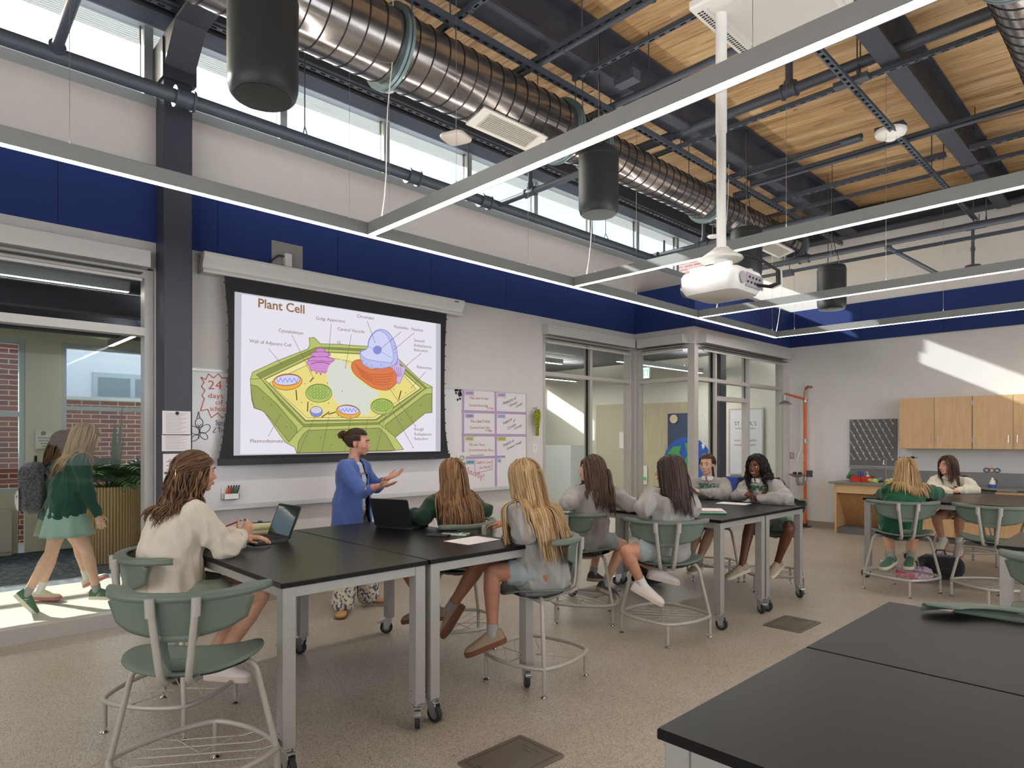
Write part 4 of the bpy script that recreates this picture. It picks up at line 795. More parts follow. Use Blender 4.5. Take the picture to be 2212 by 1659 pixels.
p0, p1 = B(*z4(340, 1400), 4), B(*z4(590, 1500), 4); fit_text(hw, 'Study!', p0, p1, .085, 0, -.018)
strokes(hw, [z4(448, 1195), z4(455, 1392), z4(560, 1378), z4(708, 1338), z4(714, 1190)], .005, k=4)
tag(hw.build('handwriting', [RED, PENB]), 'red and black handwriting in the taped boxes of the whiteboard', 'writing')
random.seed(4)
for k in range(17):
    a, b = (150+random.random()*100, 150+random.random()*95) if k < 14 else ((195, 300), (232, 285), (222, 240))[k-14]; q = B(*z4(a, b), 0); s_ = .012
    m_ = MB().box((0, -s_, -s_), (.008, s_, s_), M=Matrix.Rotation(random.random()*1.5, 4, 'X')); o = m_.build('magnet', BLACK, bevel=.002); o.location = q; tag(o, 'small black cube magnet in the cluster by the tape grid', 'magnet', 'black cube magnets at the top of the whiteboard')
pp = MB(); strokes(pp, [z4(215, 1100), z4(310, 1170), z4(310, 1270), z4(280, 1400)], .0)  # doodle sheet
a, b = B(*z4(190, 1400), 1), B(*z4(316, 1085), 1); o = MB().box((a.x, a.y, a.z), (a.x+.001, b.y, b.z)).build('doodle_sheet', WHITE); tag(o, 'white sheet with black line drawings at the left of the tape grid', 'paper')
t = MB()
for c in ((262, 1170, 34), (285, 1262, 26), (250, 1340, 22)):
    for f in (1, .6): strokes(t, [z4(c[0]+cos(a_)*c[2]*f, c[1]+sin(a_)*c[2]*f) for a_ in [2*pi*k/12 for k in range(13)]], .005, k=4)
    for k in range(8): strokes(t, [z4(c[0]+cos(k*.785)*c[2], c[1]+sin(k*.785)*c[2]), z4(c[0]+cos(k*.785)*c[2]*1.4, c[1]+sin(k*.785)*c[2]*1.4)], .004, k=4)
under(t.build('ink_drawing', PENB), o)
# left end drawing
def z0(x, y): return (x/3.318, 500+y/3.318)
t = MB(); star = [(1442, 1045), (1475, 1062), (1495, 1020), (1530, 1050), (1565, 1020), (1590, 1050), (1630, 1048), (1622, 1085)]
strokes(t, [z0(*p) for p in star], .007, k=2, mi=1); strokes(t, [z0(*p) for p in ((1442, 1045), (1462, 1080), (1445, 1112), (1470, 1140), (1448, 1175), (1465, 1200), (1450, 1245), (1438, 1285), (1490, 1275), (1515, 1335), (1560, 1300), (1590, 1335), (1620, 1320))], .007, k=2, mi=1)
def zt(txt, x0, y0, x1, y1, cap, mi, bold=-.006): p0, p1 = [OX(*z0(*p), XB)+V((.002, 0, 0)) for p in ((x0, y0), (x1, y1))]; fit_text(t, txt, p0, p1, cap*.0013, mi, bold)
zt('24', 1492, 1130, 1590, 1132, 62, 1); zt('days', 1492, 1192, 1600, 1196, 36, 1); zt('of', 1545, 1240, 1600, 1240, 34, 1); zt('school', 1505, 1285, 1625, 1290, 36, 1); zt('Spring', 1545, 1385, 1650, 1392, 34, 0); zt('Tnk', 1560, 1440, 1625, 1440, 34, 0)
def loop(cx, cy, a, b, r_=0): strokes(t, [z0(cx+cos(u)*a*cos(r_)-sin(u)*b*sin(r_), cy+cos(u)*a*sin(r_)+sin(u)*b*cos(r_)) for u in [2*pi*k/16 for k in range(17)]], .005, k=2)
loop(1428, 1372, 28, 34); loop(1470, 1415, 42, 26, -.6); loop(1395, 1425, 40, 26, .5); loop(1462, 1465, 32, 20, .7); loop(1398, 1480, 30, 18, -.6)
strokes(t, [z0(1412, 1338), z0(1424, 1292), z0(1434, 1338)], .005, k=2); strokes(t, [z0(1428, 1405), z0(1426, 1485)], .005, k=2); strokes(t, [z0(1415, 1385), z0(1428, 1400), z0(1442, 1382)], .005, k=2); strokes(t, [z0(1548, 1405), z0(1525, 1440), z0(1545, 1440)], .005, k=2)
tag(t.build('marker_drawing', [PENB, PENR]), 'marker star burst and winged figure on the left end of the whiteboard', 'writing')
# papers on the column, pen holder, sockets, rag
XC = -5.966
def sheet(zx0, zy0, zx1, zy1, label, title=None, bands=None, tbl=0):
    a, b = OX(*z0(zx0, zy1), XC), OX(*z0(zx1, zy0), XC); o = MB().box((a.x, a.y, a.z), (a.x+.0015, b.y, b.z)).build('notice_sheet', mat('paper', (226, 222, 222), .8)); tag(o, label, 'paper'); m_ = MB(); h = b.z-a.z; w_ = b.y-a.y; X_ = a.x+.002
    for k in range(14):
        z_ = b.z-h*(.12+.06*k)
        m_.add([(X_, a.y+w_*.12, z_), (X_, a.y+w_*(.85-.1*(k % 3)), z_), (X_, a.y+w_*(.85-.1*(k % 3)), z_+h*.012), (X_, a.y+w_*.12, z_+h*.012)], [(0, 1, 2, 3)], 0)
    if bands:
        for k in range(5): z_ = b.z-h*(.3+.13*k); m_.add([(X_+.0005, a.y+w_*.04, z_), (X_+.0005, b.y-w_*.04, z_), (X_+.0005, b.y-w_*.04, z_+h*.035), (X_+.0005, a.y+w_*.04, z_+h*.035)], [(0, 1, 2, 3)], 1)
    if title:
        for k, s_ in enumerate(title): fit_text(m_, s_, V((X_+.001, a.y+w_*(.2+.07*k), b.z-h*(.1+.06*k))), V((X_+.001, b.y-w_*(.2+.07*k), b.z-h*(.1+.06*k))), .012, 0, .01)
    under(m_.build('printed_text', [mat('print_grey', (120, 118, 124), .8), mat('band_green', (46, 96, 76), .7)]), o); return o
sheet(1163, 1290, 1366, 1460, 'upper printed form stuck to the navy column with a black clip'); sheet(1160, 1455, 1368, 1575, 'printed form just below the clipped one on the navy column')
sheet(1168, 1592, 1366, 2080, 'green-banded safety notice lowest on the navy column', ('MIDDLE SCHOOL', 'SAFETY'), True)
q = OX(*z0(1270, 1303), XC); o = MB().lathe([(.001, .012), (.012, .012), (.016, 0)], q, 16, ax=(1, 0, 0)).build('magnet_clip', BLACK, smooth=40); tag(o, 'round black clip holding the top form on the navy column', 'clip')
ph = OX(498, 1072, -6.13); r = empty('pen_holder', ph, 0, 'small white pen holder stuck on the whiteboard left of the teacher', 'pen holder')
MB().box((-.03, -.07, -.03), (.03, .07, -.025)).box((-.03, -.07, -.03), (-.026, .07, .08)).box((.026, -.07, -.03), (.03, .07, .025)).box((-.03, -.07, -.03), (.03, -.066, .03)).box((-.03, .066, -.03), (.03, .07, .03)).build('holder_box', WHITE, r)
for k, c in enumerate(((206, 84, 40), (190, 40, 44), (60, 60, 62), (36, 100, 60), (40, 44, 50))):
    o = MB().cyl((0, 0, 0), (.0, .03, .1), .008, 10).cyl((0, .03, .1), (0, .036, .12), .0065, 10, 1).build('marker_pen', [mat('pen_%d' % k, c, .4), BLACK], smooth=40); o.location = ph+V((0, -.05+.024*k, -.02))
    tag(o, ('orange', 'red', 'grey', 'green', 'black')[k]+' marker pen standing in the white holder on the board', 'pen', None)
def plate(q, n_, label, w_=.075, h_=.118, name='wall_socket', col=WHITE, hole=True):
    q = V(q); n_ = V(n_); s_ = V((0, 1, 0)) if abs(n_.x) > .5 else V((1, 0, 0)); r = empty(name, q, 0, label, 'wall plate')
    def bb(a0, a1, b0, b1, t, m, nm): 
        vs = [q+s_*a+V((0, 0, b))+n_*c for c in (0, t) for a, b in ((a0, b0), (a1, b0), (a1, b1), (a0, b1))]
        under(MB().add(vs, [(3, 2, 1, 0), (4, 5, 6, 7), (0, 1, 5, 4), (1, 2, 6, 5), (2, 3, 7, 6), (3, 0, 4, 7)]).build(nm, m, clean=True, bevel=.001), r)
    bb(-w_/2, w_/2, -h_/2, h_/2, .006, col, 'cover_plate'); bb(-.017, .017, -.034, .034, .009, mat('warm_white'), 'rocker' if not hole else 'socket_face')
    return r
plate(OX(1155, 968, -6.2), (1, 0, 0), 'white switch plate on the wall under the green rag', name='light_switch'); plate(OX(1061, 1127, -6.2), (1, 0, 0), 'wall socket low on the left wall behind the seated students', col=STEEL)
plate(OY(1711, 984, YN), (0, -1, 0), 'steel light switch on the back wall beside the eyewash pipe', name='light_switch', col=STEEL)
a, b = OX(585, 583, -6.175), OX(650, 545, -6.175); r = empty('socket_recess', (-6.18, a.y, a.z), 0, 'grey backed opening in the blue band above the screen case with a white socket', 'wall socket')
c0 = OX(587, 577, -6.175); c1 = OX(650, 556, -6.175); under(MB().box((-6.182, c0.y, 3.22), (-6.176, c1.y+.02, 3.52)).build('back_plate', mat('grey_plate', (150, 148, 146), .5, .3)), r)
q = OX(620, 563, -6.17); under(MB().box((-6.176, q.y-.04, q.z-.07), (-6.12, q.y+.03, q.z+.06)).build('socket_box', WHITE, bevel=.004), r); under(MB().tube([(-6.15, q.y-.02, q.z+.03), (-6.15, q.y-.09, q.z+.03), (-6.14, q.y-.16, q.z-.03), (-6.15, q.y-.2, q.z-.1)], .009, 8).build('metal_cord', mat('dark_cord', (70, 72, 80), .4, .6), smooth=60), r)
# rag on a hook
a = OX(1157, 905, -6.15); m_ = MB(); hk = MB().tube([(-6.2, a.y, a.z+.15), (-6.13, a.y, a.z+.145), (-6.12, a.y, a.z+.165)], .006, 8).build('hook', STEEL, smooth=60)
def rag(u, v):
    z_ = .13-v*.36; w_ = (.05+.018*sin(v*5))*(1-.55*v**2); x_ = .02*sin(u*9+v*4)+.012*sin(u*17-v*3); return a+V((.03+x_*.7, (u-.5)*2*w_*(1-.25*(v < .1))+.02*v*sin(3*v), z_))
m_.grid(rag, 26, 22); o = m_.build('hanging_rag', fabric('olive_rag', (128, 132, 36), .35, scale=60), smooth=180, thick=.004); under(hk, o); tag(o, 'crumpled olive green rag hanging on the wall right of the whiteboard', 'cloth')

# ------------------------------------------------------------------ hall things behind the entry glass
def hb(name, px0, px1, pyt, pyb, Y, t, m, label, cat, floor=False):
    a = OY(px0, pyb, Y); b = OY(px1, pyt, Y); z_ = 0 if floor else a.z; o = MB().box((a.x, Y-t, z_), (b.x, Y, b.z)).build(name, m); return tag(o, label, cat)
OLV = maple('hall_ply', True, (192, 182, 158), (178, 166, 140))
o = hb('hall_cupboard', 1393, 1489, 868, 1200, 13.19, .06, OLV, 'tall plywood panel behind the round earth board', 'panel', True)
o = hb('hall_door', 1290, 1362, 872, 1200, 13.19, .05, mat('olive_door', (186, 180, 160), .6), 'beige door seen through the second entry pane', 'door', True)
o = hb('paper_notice', 1338, 1357, 933, 968, 13.13, .002, mat('paper'), 'white sheet on the beige hall door', 'paper')
o = hb('white_counter', 1180, 1266, 962, 1180, 13.0, .6, mat('counter_white', (206, 210, 212), .5), 'white counter unit seen through the first entry pane', 'counter', True)
o = hb('notice_board', 1444, 1492, 892, 1060, 13.1, .03, mat('board_navy', (60, 74, 104), .7), 'dark blue notice board behind the round earth board', 'board')
o = hb('door_label', 1387, 1398, 1006, 1046, 13.1, .004, mat('paper'), 'white tag with a green dot on the plywood panel', 'label'); q = OY(1393, 1034, 13.09); under(MB().lathe([(.05, 0), (.05, .003)], q, 20, ax=(0, -1, 0)).build('green_dot', mat('dot_green', (110, 190, 120), .6)), o)
q = OY(1485, 1003, 13.055); r = empty('earth_board', q, 0, 'round blue and green earth picture on the hall wall', 'picture'); R_ = .62
MB().lathe([(R_, 0), (R_, .02)], (0, 0, 0), 48, ax=(0, -1, 0)).build('ocean_disc', mat('earth_blue', (36, 84, 172), .6), r)
for k, pts in enumerate(([(-.5, .25), (-.35, .4), (-.15, .42), (-.2, .25), (-.08, .12), (-.25, .1), (-.3, -.02), (-.42, .08)], [(-.05, .48), (.2, .5), (.3, .3), (.2, .1), (.25, -.1), (.08, -.3), (-.02, -.15), (-.1, .05), (.02, .2)], [(-.2, -.1), (-.08, -.22), (-.15, -.45), (-.3, -.3)])):
    MB().prism(pts, -.028, -.02, lambda a, b, c: (a, c, b)).build('land_shape', mat('earth_green', (70, 150, 84), .6), r)
q = OY(1456, 905, 13.05); o = MB().lathe([(.1, 0), (.1, .02)], q, 28, ax=(0, -1, 0)).build('wooden_disc', mat('pale_wood', (206, 194, 160), .6)); tag(o, 'pale round wooden disc sign above the earth board', 'sign')
a, b = OY(1577, 1022, 13.15), OY(1646, 884, 13.15); r = empty('wall_poster', (a.x, 13.18, a.z), 0, 'white framed school poster seen through the doorway', 'poster')
under(MB().box((a.x, 13.15, a.z), (b.x, 13.18, b.z)).build('poster_board', mat('poster_white', (222, 226, 232), .5)), r); under(MB().box((a.x-.03, 13.14, a.z-.03), (b.x+.03, 13.17, a.z)).box((a.x-.03, 13.14, b.z), (b.x+.03, 13.17, b.z+.03)).box((a.x-.03, 13.14, a.z), (a.x, 13.17, b.z)).box((b.x, 13.14, a.z), (b.x+.03, 13.17, b.z)).build('poster_frame', ALU), r)
m_ = MB(); O_ = lambda x, y: OY(x, y, 13.145)
fit_text(m_, "ST PAUL'S", O_(1587, 919), O_(1634, 919), .085, 0, .0); fit_text(m_, 'SCHOOL FOR GIRLS', O_(1589, 927), O_(1632, 927), .03, 0, .01); fit_text(m_, 'your strengths', O_(1586, 953), O_(1634, 953), .05, 0); fit_text(m_, 'made stronger', O_(1586, 963), O_(1634, 963), .05, 0, shear=.3)
under(m_.build('poster_lettering', mat('poster_ink', (88, 90, 100), .6)), r)
o = hb('blue_cabinet', 1576, 1612, 1030, 1120, 13.0, .4, mat('cabinet_blue', (36, 60, 140), .6), 'blue cupboard beneath the school poster', 'cabinet', True)
# scratched white stars on the side pane
st = MB(); XP = XV-.045
for cx, cy, s_ in ((1520, 905, 16), (1519, 962, 10)):
    pts = []
    for k in range(14): a_ = k*pi/7; rr = s_*(1.0 if k % 2 else .55)*(1+.3*sin(k*3.1)); pts.append((cx+cos(a_)*rr*.45, cy+sin(a_)*rr))
    st.add([OX(x_, y_, XP) for x_, y_ in pts], [tuple(range(14))])
tag(st.build('window_decal', WHITE), 'white ragged paint marks on the narrow entry side pane', 'decal')
# plaque on the lobby pier, planter
r = empty('wall_plaque', OX(95, 945, -11.19), 0, 'clear plaque with a small crest on the lobby pier', 'plaque'); a, b = OX(76, 970, -11.19), OX(112, 930, -11.19)
under(MB().box((-11.19, a.y, a.z), (-11.175, b.y, b.z)).build('plaque_plate', mat('plaque_pale', (206, 206, 190), .3)), r); c_ = OX(94, 936, -11.17)
m_ = MB().lathe([(.03, 0), (.03, .002)], c_, 18, ax=(1, 0, 0)); [strokes(m_, [(82+k*3, 946+k*6), (107-k*3, 946+k*6)], .01, X=-11.172) for k in range(4)]; under(m_.build('plaque_text', mat('plaque_ink', (110, 120, 100), .6)), r)

# ------------------------------------------------------------------ back wall: shower, rack, cupboards, counter
sh = empty('emergency_shower', (-4.76, 11.93, 0), 0, 'orange emergency shower and eyewash pipe standing by the back wall', 'emergency shower')
ORNG = mat('safety_orange', (222, 96, 44), .45)
MB().cyl((0, 0, .02), (0, 0, 2.3), .026, 20).build('upright_pipe', ORNG, sh, smooth=40)
MB().lathe([(.11, 0), (.11, .008), (.04, .02), (.035, .06)], seg=28).build('floor_flange', BLACK, sh, smooth=30)
for z_ in (.42, .86, 1.55, 2.28): MB().cyl((0, 0, z_-.035), (0, 0, z_+.035), .035, 20).build('pipe_collar', STEEL, sh, smooth=40)
MB().tube([(0, 0, 2.3), (0, 0, 2.44), (.01, .02, 2.5), (.03, .06, 2.53), (.05, .17, 2.53)], .02, 12).build('copper_elbow', mat('copper', (176, 120, 92), .3, .9), sh, smooth=60)
MB().cyl((0, 0, 2.3), (0, -.8, 2.36), .02, 16).build('shower_arm', ORNG, sh, smooth=40)
MB().tube([(0, -.8, 2.36), (0, -.84, 2.36), (0, -.86, 2.33), (0, -.86, 2.26)], .018, 12).lathe([(.12, 0), (.118, .01), (.06, .055), (.025, .075), (.02, .12)], (0, -.86, 2.17), 32).build('shower_head', STEEL, sh, smooth=50)
MB().cyl((0, -.17, 2.3), (0, -.17, 1.42), .004, 6).tube([(0, -.17, 1.42), (0, -.36, 1.2), (0, .02, 1.2), (0, -.17, 1.42)], .005, 6).build('pull_handle', WHITE, sh)
MB().tube([(0, 0, .8), (0, -.1, .78), (0, -.3, .78), (0, -.34, .84), (0, -.34, .9)], .026, 12).lathe([(.03, 0), (.08, .02), (.15, .06), (.152, .065), (.03, .05)], (0, -.34, .9), 32).build('eyewash_bowl', STEEL, sh, smooth=50)
for s_ in (-1, 1): MB().lathe([(.03, 0), (.035, .03), (.02, .045)], (s_*.045, -.34, .955), 16).build('eyewash_nozzle', BLACK, sh, smooth=40)
MB().box((.03, -.01, .9), (.13, .01, 1.02)).build('instruction_plate', mat('plate_dark', (70, 74, 78), .5), sh)
rk = empty('drying_rack', (-3.7, YN, 1.5), 0, 'grey pegboard drying rack with white angled pegs above the sink', 'drying rack')
rx0, rx1, rz0, rz1 = -.35, .38, -.37, .42
MB().box((rx0, -.03, rz0), (rx1, 0, rz1)).build('peg_panel', mat('rack_grey', (104, 104, 106), .6), rk); MB().box((rx0, -.07, rz0-.03), (rx1, 0, rz0)).build('drip_tray', STEEL, rk)
PEG = mat('peg_white', (216, 214, 210), .4)
for r_ in range(7):
    for c_ in range(7 - (r_ % 2)):
        x = rx0+.07+c_*.1+(.05 if r_ % 2 else 0); z_ = rz1-.08-r_*.1
        if x > rx1-.02: continue
        MB().cyl((x, -.03, z_), (x-.035, -.12, z_+.1), .006, 8).lathe([(.016, 0), (.016, .008)], (x, -.03, z_), 12, ax=(0, -1, 0)).build('peg', PEG, rk)
def cupboard(x0, x1, label):
    r = empty('wall_cupboard', (x0, YN, 1.43), 0, label, 'cabinet'); w_ = x1-x0
    MB().box((.0, -.33, 0), (w_, 0, .8)).build('cabinet_body', MAPLE, r)
    for s_ in (0, 1):
        a = .003+s_*w_/2; d = MB().box((a, -.35, .002), (a+w_/2-.005, -.331, .798)).build('door', MAPLE, r, bevel=.001)
        hx = a+w_/2-.055 if s_ == 0 else a+.05
        MB().tube([(hx, -.35, .1), (hx, -.375, .1), (hx, -.375, .21), (hx, -.35, .21)], .005, 8).build('handle', CHROME, d)
        for z_ in (.1, .66): e = a if s_ == 0 else a+w_/2-.008; MB().box((e-.006, -.354, z_), (e+.012, -.345, z_+.07)).build('hinge', STEEL, d)
    return r
cupboard(-3.2, -2.225, 'maple wall cupboard nearest the drying rack'); cupboard(-2.22, -1.24, 'second maple wall cupboard from the drying rack'); cupboard(-1.235, -.25, 'third maple wall cupboard, cut by the right picture edge')
CT = mat('counter_grey', (124, 124, 126), .3)
ctp = tag(MB().box((-4.19, 11.46, .83), (1.5, YN, .865)).box((-4.05, YN-.02, .865), (1.5, YN, 1.07)).build('worktop', CT, bevel=.003), 'grey laboratory worktop with upstand along the back wall', 'worktop')
sb = empty('sink_base', (-4.1, YN, 0), 0, 'maple sink base with open knee space and sloping panel', 'cabinet')
MB().box((0, -.6, 0), (.03, 0, .83)).build('side_panel', MAPLE, sb); MB().box((1.17, -.6, 0), (1.2, 0, .83)).build('side_panel', MAPLE, sb); MB().box((.03, -.6, .68), (1.17, -.57, .83)).build('apron', MAPLEH, sb)
MB().add([(.03, -.5, .67), (1.17, -.5, .67), (1.17, -.12, .1), (.03, -.12, .1)], [(0, 1, 2, 3)]).build('sloping_panel', MAPLED, sb, thick=.02); MB().box((.0, -.56, 0), (1.2, 0, .1)).build('plinth', mat('plinth_grey', (104, 102, 104), .6), sb)
for k, x in enumerate((-2.88, -1.9, -.92)):
    r = empty('base_cabinet', (x, YN, 0), 0, ('maple base cabinet beside the sink base', 'middle maple base cabinet under the iron', 'right-hand maple base cabinet at the picture edge')[k], 'cabinet')
    MB().box((0, -.58, .1), (.97, 0, .83)).build('cabinet_body', MAPLE, r); MB().box((0, -.52, 0), (.97, 0, .1)).build('plinth', mat('plinth_grey'), r)
    d = MB().box((.003, -.6, .68), (.967, -.581, .825)).build('drawer', MAPLEH, r); MB().tube([(.43, -.6, .75), (.43, -.625, .75), (.54, -.625, .75), (.54, -.6, .75)], .005, 8).build('handle', CHROME, d)
    for s_ in (0, 1): d = MB().box((.003+s_*.483, -.6, .105), (.48+s_*.483, -.581, .675)).build('door', MAPLE, r); hx = .43+s_*.11; MB().tube([(hx, -.6, .5), (hx, -.625, .5), (hx, -.625, .61), (hx, -.6, .61)], .005, 8).build('handle', CHROME, d)
fa = empty('lab_faucet', (-3.42, 11.86, .865), 0, 'chrome gooseneck laboratory tap at the sink', 'tap')
MB().box((-.12, -.02, 0), (.12, .02, .03)).lathe([(.03, 0), (.02, .05), (.012, .06)], seg=16).tube([(0, 0, .05), (0, 0, .36), (0, -.02, .39), (0, -.08, .4), (0, -.12, .38), (0, -.13, .34)], .01, 10).lathe([(.02, 0), (.012, .04)], (0, -.13, .3), 12).build('faucet_body', CHROME, fa, smooth=50)
for s_ in (-1, 1): MB().cyl((s_*.09, 0, .03), (s_*.09, 0, .06), .01, 10).cyl((s_*.06, 0, .065), (s_*.12, 0, .065), .008, 10).build('tap_handle', CHROME, fa)
rs = empty('retort_stand', (-3.02, 11.8, .865), 0, 'thin metal retort stand with a clamp beside the tap', 'lab stand'); MB().box((-.06, -.09, 0), (.06, .09, .015)).build('base', STEEL, rs); MB().cyl((0, 0, 0), (0, 0, .5), .005, 8).build('rod', STEEL, rs)
MB().cyl((-.2, 0, .42), (.06, 0, .42), .006, 8).box((-.02, -.02, .4), (.02, .02, .44)).build('clamp', BLACK, rs)
for k, x in enumerate((-3.86, -3.7)):
    q = (x, 11.85, .865); RC = mat('caddy_red', (206, 52, 30), .45)
    m_ = MB().box((-.075, -.07, 0), (.075, .07, .005)).box((-.08, -.075, 0), (-.075, .075, .09)).box((.075, -.075, 0), (.08, .075, .09)).box((-.08, -.075, 0), (.08, -.07, .09)).box((-.08, .07, 0), (.08, .075, .09)); o = m_.build('red_caddy', RC); o.location = q
    tag(o, ('left red plastic caddy on the worktop by the sink', 'right red plastic caddy on the worktop, beside the tap')[k], 'caddy')
o = empty('soap_bottle', (-3.7, 11.86, .87), 0, 'clear pump bottle standing in the right red caddy', 'bottle'); MB().lathe([(.03, 0), (.03, .09), (.012, .11), (.012, .12)], seg=16).build('bottle_body', mat('clear_plastic', (214, 220, 222), .2), o, smooth=40); MB().cyl((0, 0, .12), (0, 0, .15), .005, 8).box((-.03, -.008, .15), (.01, .008, .16)).build('pump', WHITE, o)
for k in range(3):
    o = MB().cyl((0, 0, 0), (.015*(k-1), .0, .17), .009, 10).build('blue_marker', mat('pen_blue', (40, 70, 150), .4)); o.location = (-3.84+.025*k, 11.87, .87); tag(o, ('left', 'middle', 'right')[k]+' blue pen in the left red caddy', 'pen')
o = MB(); random.seed(8)
for k in range(22): a_ = random.random()*6.28; c_ = V((cos(a_)*.05*random.random(), sin(a_)*.04*random.random(), .05+random.random()*.09)); o.ball(c_, (.03, .02, .006), 8, 5, M=Euler((random.random()*2, random.random()*2, a_)).to_matrix())
o = o.build('leafy_sprig', mat('leaf_green', (70, 130, 74), .6), smooth=60); o.location = (-3.98, 11.86, .865); tag(o, 'small green and white plant beside the red caddies', 'plant')
for k, (x, s_) in enumerate(((-3.55, 1.1), (-3.3, 1.0), (-3.14, .9))):
    m_ = MB(); [m_.ball((random.uniform(-.06, .06)*s_, random.uniform(-.04, .04), .025+random.random()*.02), (.045, .035, .02), 10, 6, M=Euler((random.random(), random.random(), 0)).to_matrix()) for _ in range(7)]
    o = m_.build('lettuce_leaves', mat('pale_leaf', (180, 196, 120), .6), smooth=60); o.location = (x, 11.66, .868); tag(o, ('left', 'middle', 'right')[k]+' pile of pale green leaves at the sink edge', 'leaves')
q = OZ(2195, 1040, .868); ir = empty('water_jug', (q.x, 11.75, .866), 0, 'blue and white electric kettle-like appliance at the right end of the worktop', 'appliance'); ir.scale = (.72,)*3
MB().lathe([(.07, 0), (.07, .05), (.055, .07)], seg=24).build('blue_base', mat('pen_blue'), ir, smooth=40); MB().lathe([(.06, .06), (.05, .13), (.02, .17), (.018, .2)], seg=24).build('white_body', WHITE, ir, smooth=40); MB().tube([(.05, 0, .08), (.09, 0, .12), (.05, 0, .17)], .008, 8).build('handle', BLACK, ir, smooth=60)
for k, x in enumerate((-2.1, -2.04, -1.97)):
    o = MB().tube([(cos(t)*.035, 0, .035+sin(t)*.03) for t in [2*pi*k2/14 for k2 in range(14)]], .007, 6, closed=True).build('coloured_ring', [mat('ring_blue', (30, 60, 120), .5), mat('ring_orange', (200, 110, 50), .5)][k == 1], smooth=60); o.location = (x, YN-.012, 1.07); tag(o, ('left dark blue', 'orange', 'right dark blue')[k]+' loop lying on the worktop upstand', 'loop')
# ------------------------------------------------------------------ lab tables on castors
def caster(parent, x, y, ang, brake):
    r = MB(); r.cyl((x, y, .105), (x, y, .135), .022, 14).lathe([(.03, 0), (.03, .006)], (x, y, .122), 16)
    c = cos(ang); s_ = sin(ang); f = V((c, s_, 0)); sd = V((-s_, c, 0)); o = V((x, y, 0)); ax = o+f*.022+V((0, 0, .05))
    for k in (-1, 1):
        pts = [o+sd*k*.019+f*a+V((0, 0, z)) for a, z in ((-.022, .122), (.03, .122), (.05, .1), (.036, .04), (.01, .04), (-.02, .09))]; n = 6
        q = pts+[p+sd*k*.003 for p in pts]; r.add(q, [tuple(range(n-1, -1, -1)), tuple(range(n, 2*n))]+[(i, (i+1) % n, n+(i+1) % n, n+i) for i in range(n)])
    r.bar(o-f*.022+V((0, 0, .118)), o+f*.045+V((0, 0, .112)), .042, .008)
    if brake: r.bar(o+f*.04+V((0, 0, .1)), o+f*.085+V((0, 0, .085)), .036, .006).bar(o+f*.08+V((0, 0, .088)), o+f*.095+V((0, 0, .1)), .04, .008)
    b = r.build('caster', mat('zinc', (186, 188, 188), .3, .8), parent, clean=True)
    w_ = MB(); w_.lathe([(.03, -.014), (.046, -.014), (.05, -.009), (.05, .009), (.046, .014), (.03, .014)], ax, 28, ax=sd, caps=False); w_.build('tyre', RUBD, b, smooth=40)
    MB().lathe([(.001, -.011), (.032, -.012), (.032, .012), (.001, .011)], ax, 24, ax=sd).build('wheel_hub', mat('hub_grey', (112, 114, 118), .5), b, smooth=40)
def make_table():
    t = empty('lab_table', (0, 0, 0)); Lx, Ly = 1.66, .835
    m_ = MB(); slabstack(m_, [(.886, Lx/2, Ly/2, .004), (.906, Lx/2, Ly/2, .004), (.91, Lx/2-.003, Ly/2-.003, .004)], n=2); m_.build('tabletop', TABLE, t)
    ap = MB()
    for s_ in (-1, 1): ap.box((-Lx/2+.02, s_*(Ly/2-.03)-.012, .835), (Lx/2-.02, s_*(Ly/2-.03)+.012, .886)); ap.box((s_*(Lx/2-.03)-.012, -Ly/2+.02, .835), (s_*(Lx/2-.03)+.012, Ly/2-.02, .886))
    ap.build('apron', LEGM, t)
    for k, (sx, sy) in enumerate(((-1, -1), (1, -1), (1, 1), (-1, 1))):
        x, y = sx*(Lx/2-.045), sy*(Ly/2-.045); l = MB().box((x-.032, y-.032, .132), (x+.032, y+.032, .886)).build('leg', LEGM, t, bevel=.003)
        h = MB()
        for z_ in (.17, .2): h.cyl((x-.0325, y+.012*-1, z_), (x-.0318, y-.012, z_), .004, 8).cyl((x-.012, y-.0325, z_), (x-.012, y-.0318, z_), .004, 8)
        h.build('adjuster_hole', BLACK, l)['kind'] = 'stuff'
        caster(t, x, y, (-2.6, .1, -.6, -2.2)[k], k != 1)
    return t
tabs = [(-3.70, 1.7125, 'black lab table at the left, with the open laptop and cream pencil pouch'), (-3.70, 2.5575, 'black lab table joined behind the front left one, with a laptop and white sheet'),
        (-3.46, 5.325, 'middle black lab table with the pink and green folders'), (-3.46, 6.165, 'middle black lab table where two smiling students sit facing the room'),
        (-1.72, 8.42, 'far black lab table nearer the camera, with empty stool before it'), (-1.72, 9.26, 'far black lab table beside the counter where the cream pullover student leans'),
        (.01, 5.42, 'black lab table cut by the right picture edge, its silver leg in view'), (-.01, 1.685, 'nearest black lab table filling the lower right corner'), (-.01, 2.525, 'second foreground black table, behind the seam at lower right')]
T0 = make_table()
for k, (x, y, lab) in enumerate(tabs):
    t = T0 if k == 0 else copy_tree(T0); t.location = (x, y, 0); tag(t, lab, 'table', 'black lab tables on castors')

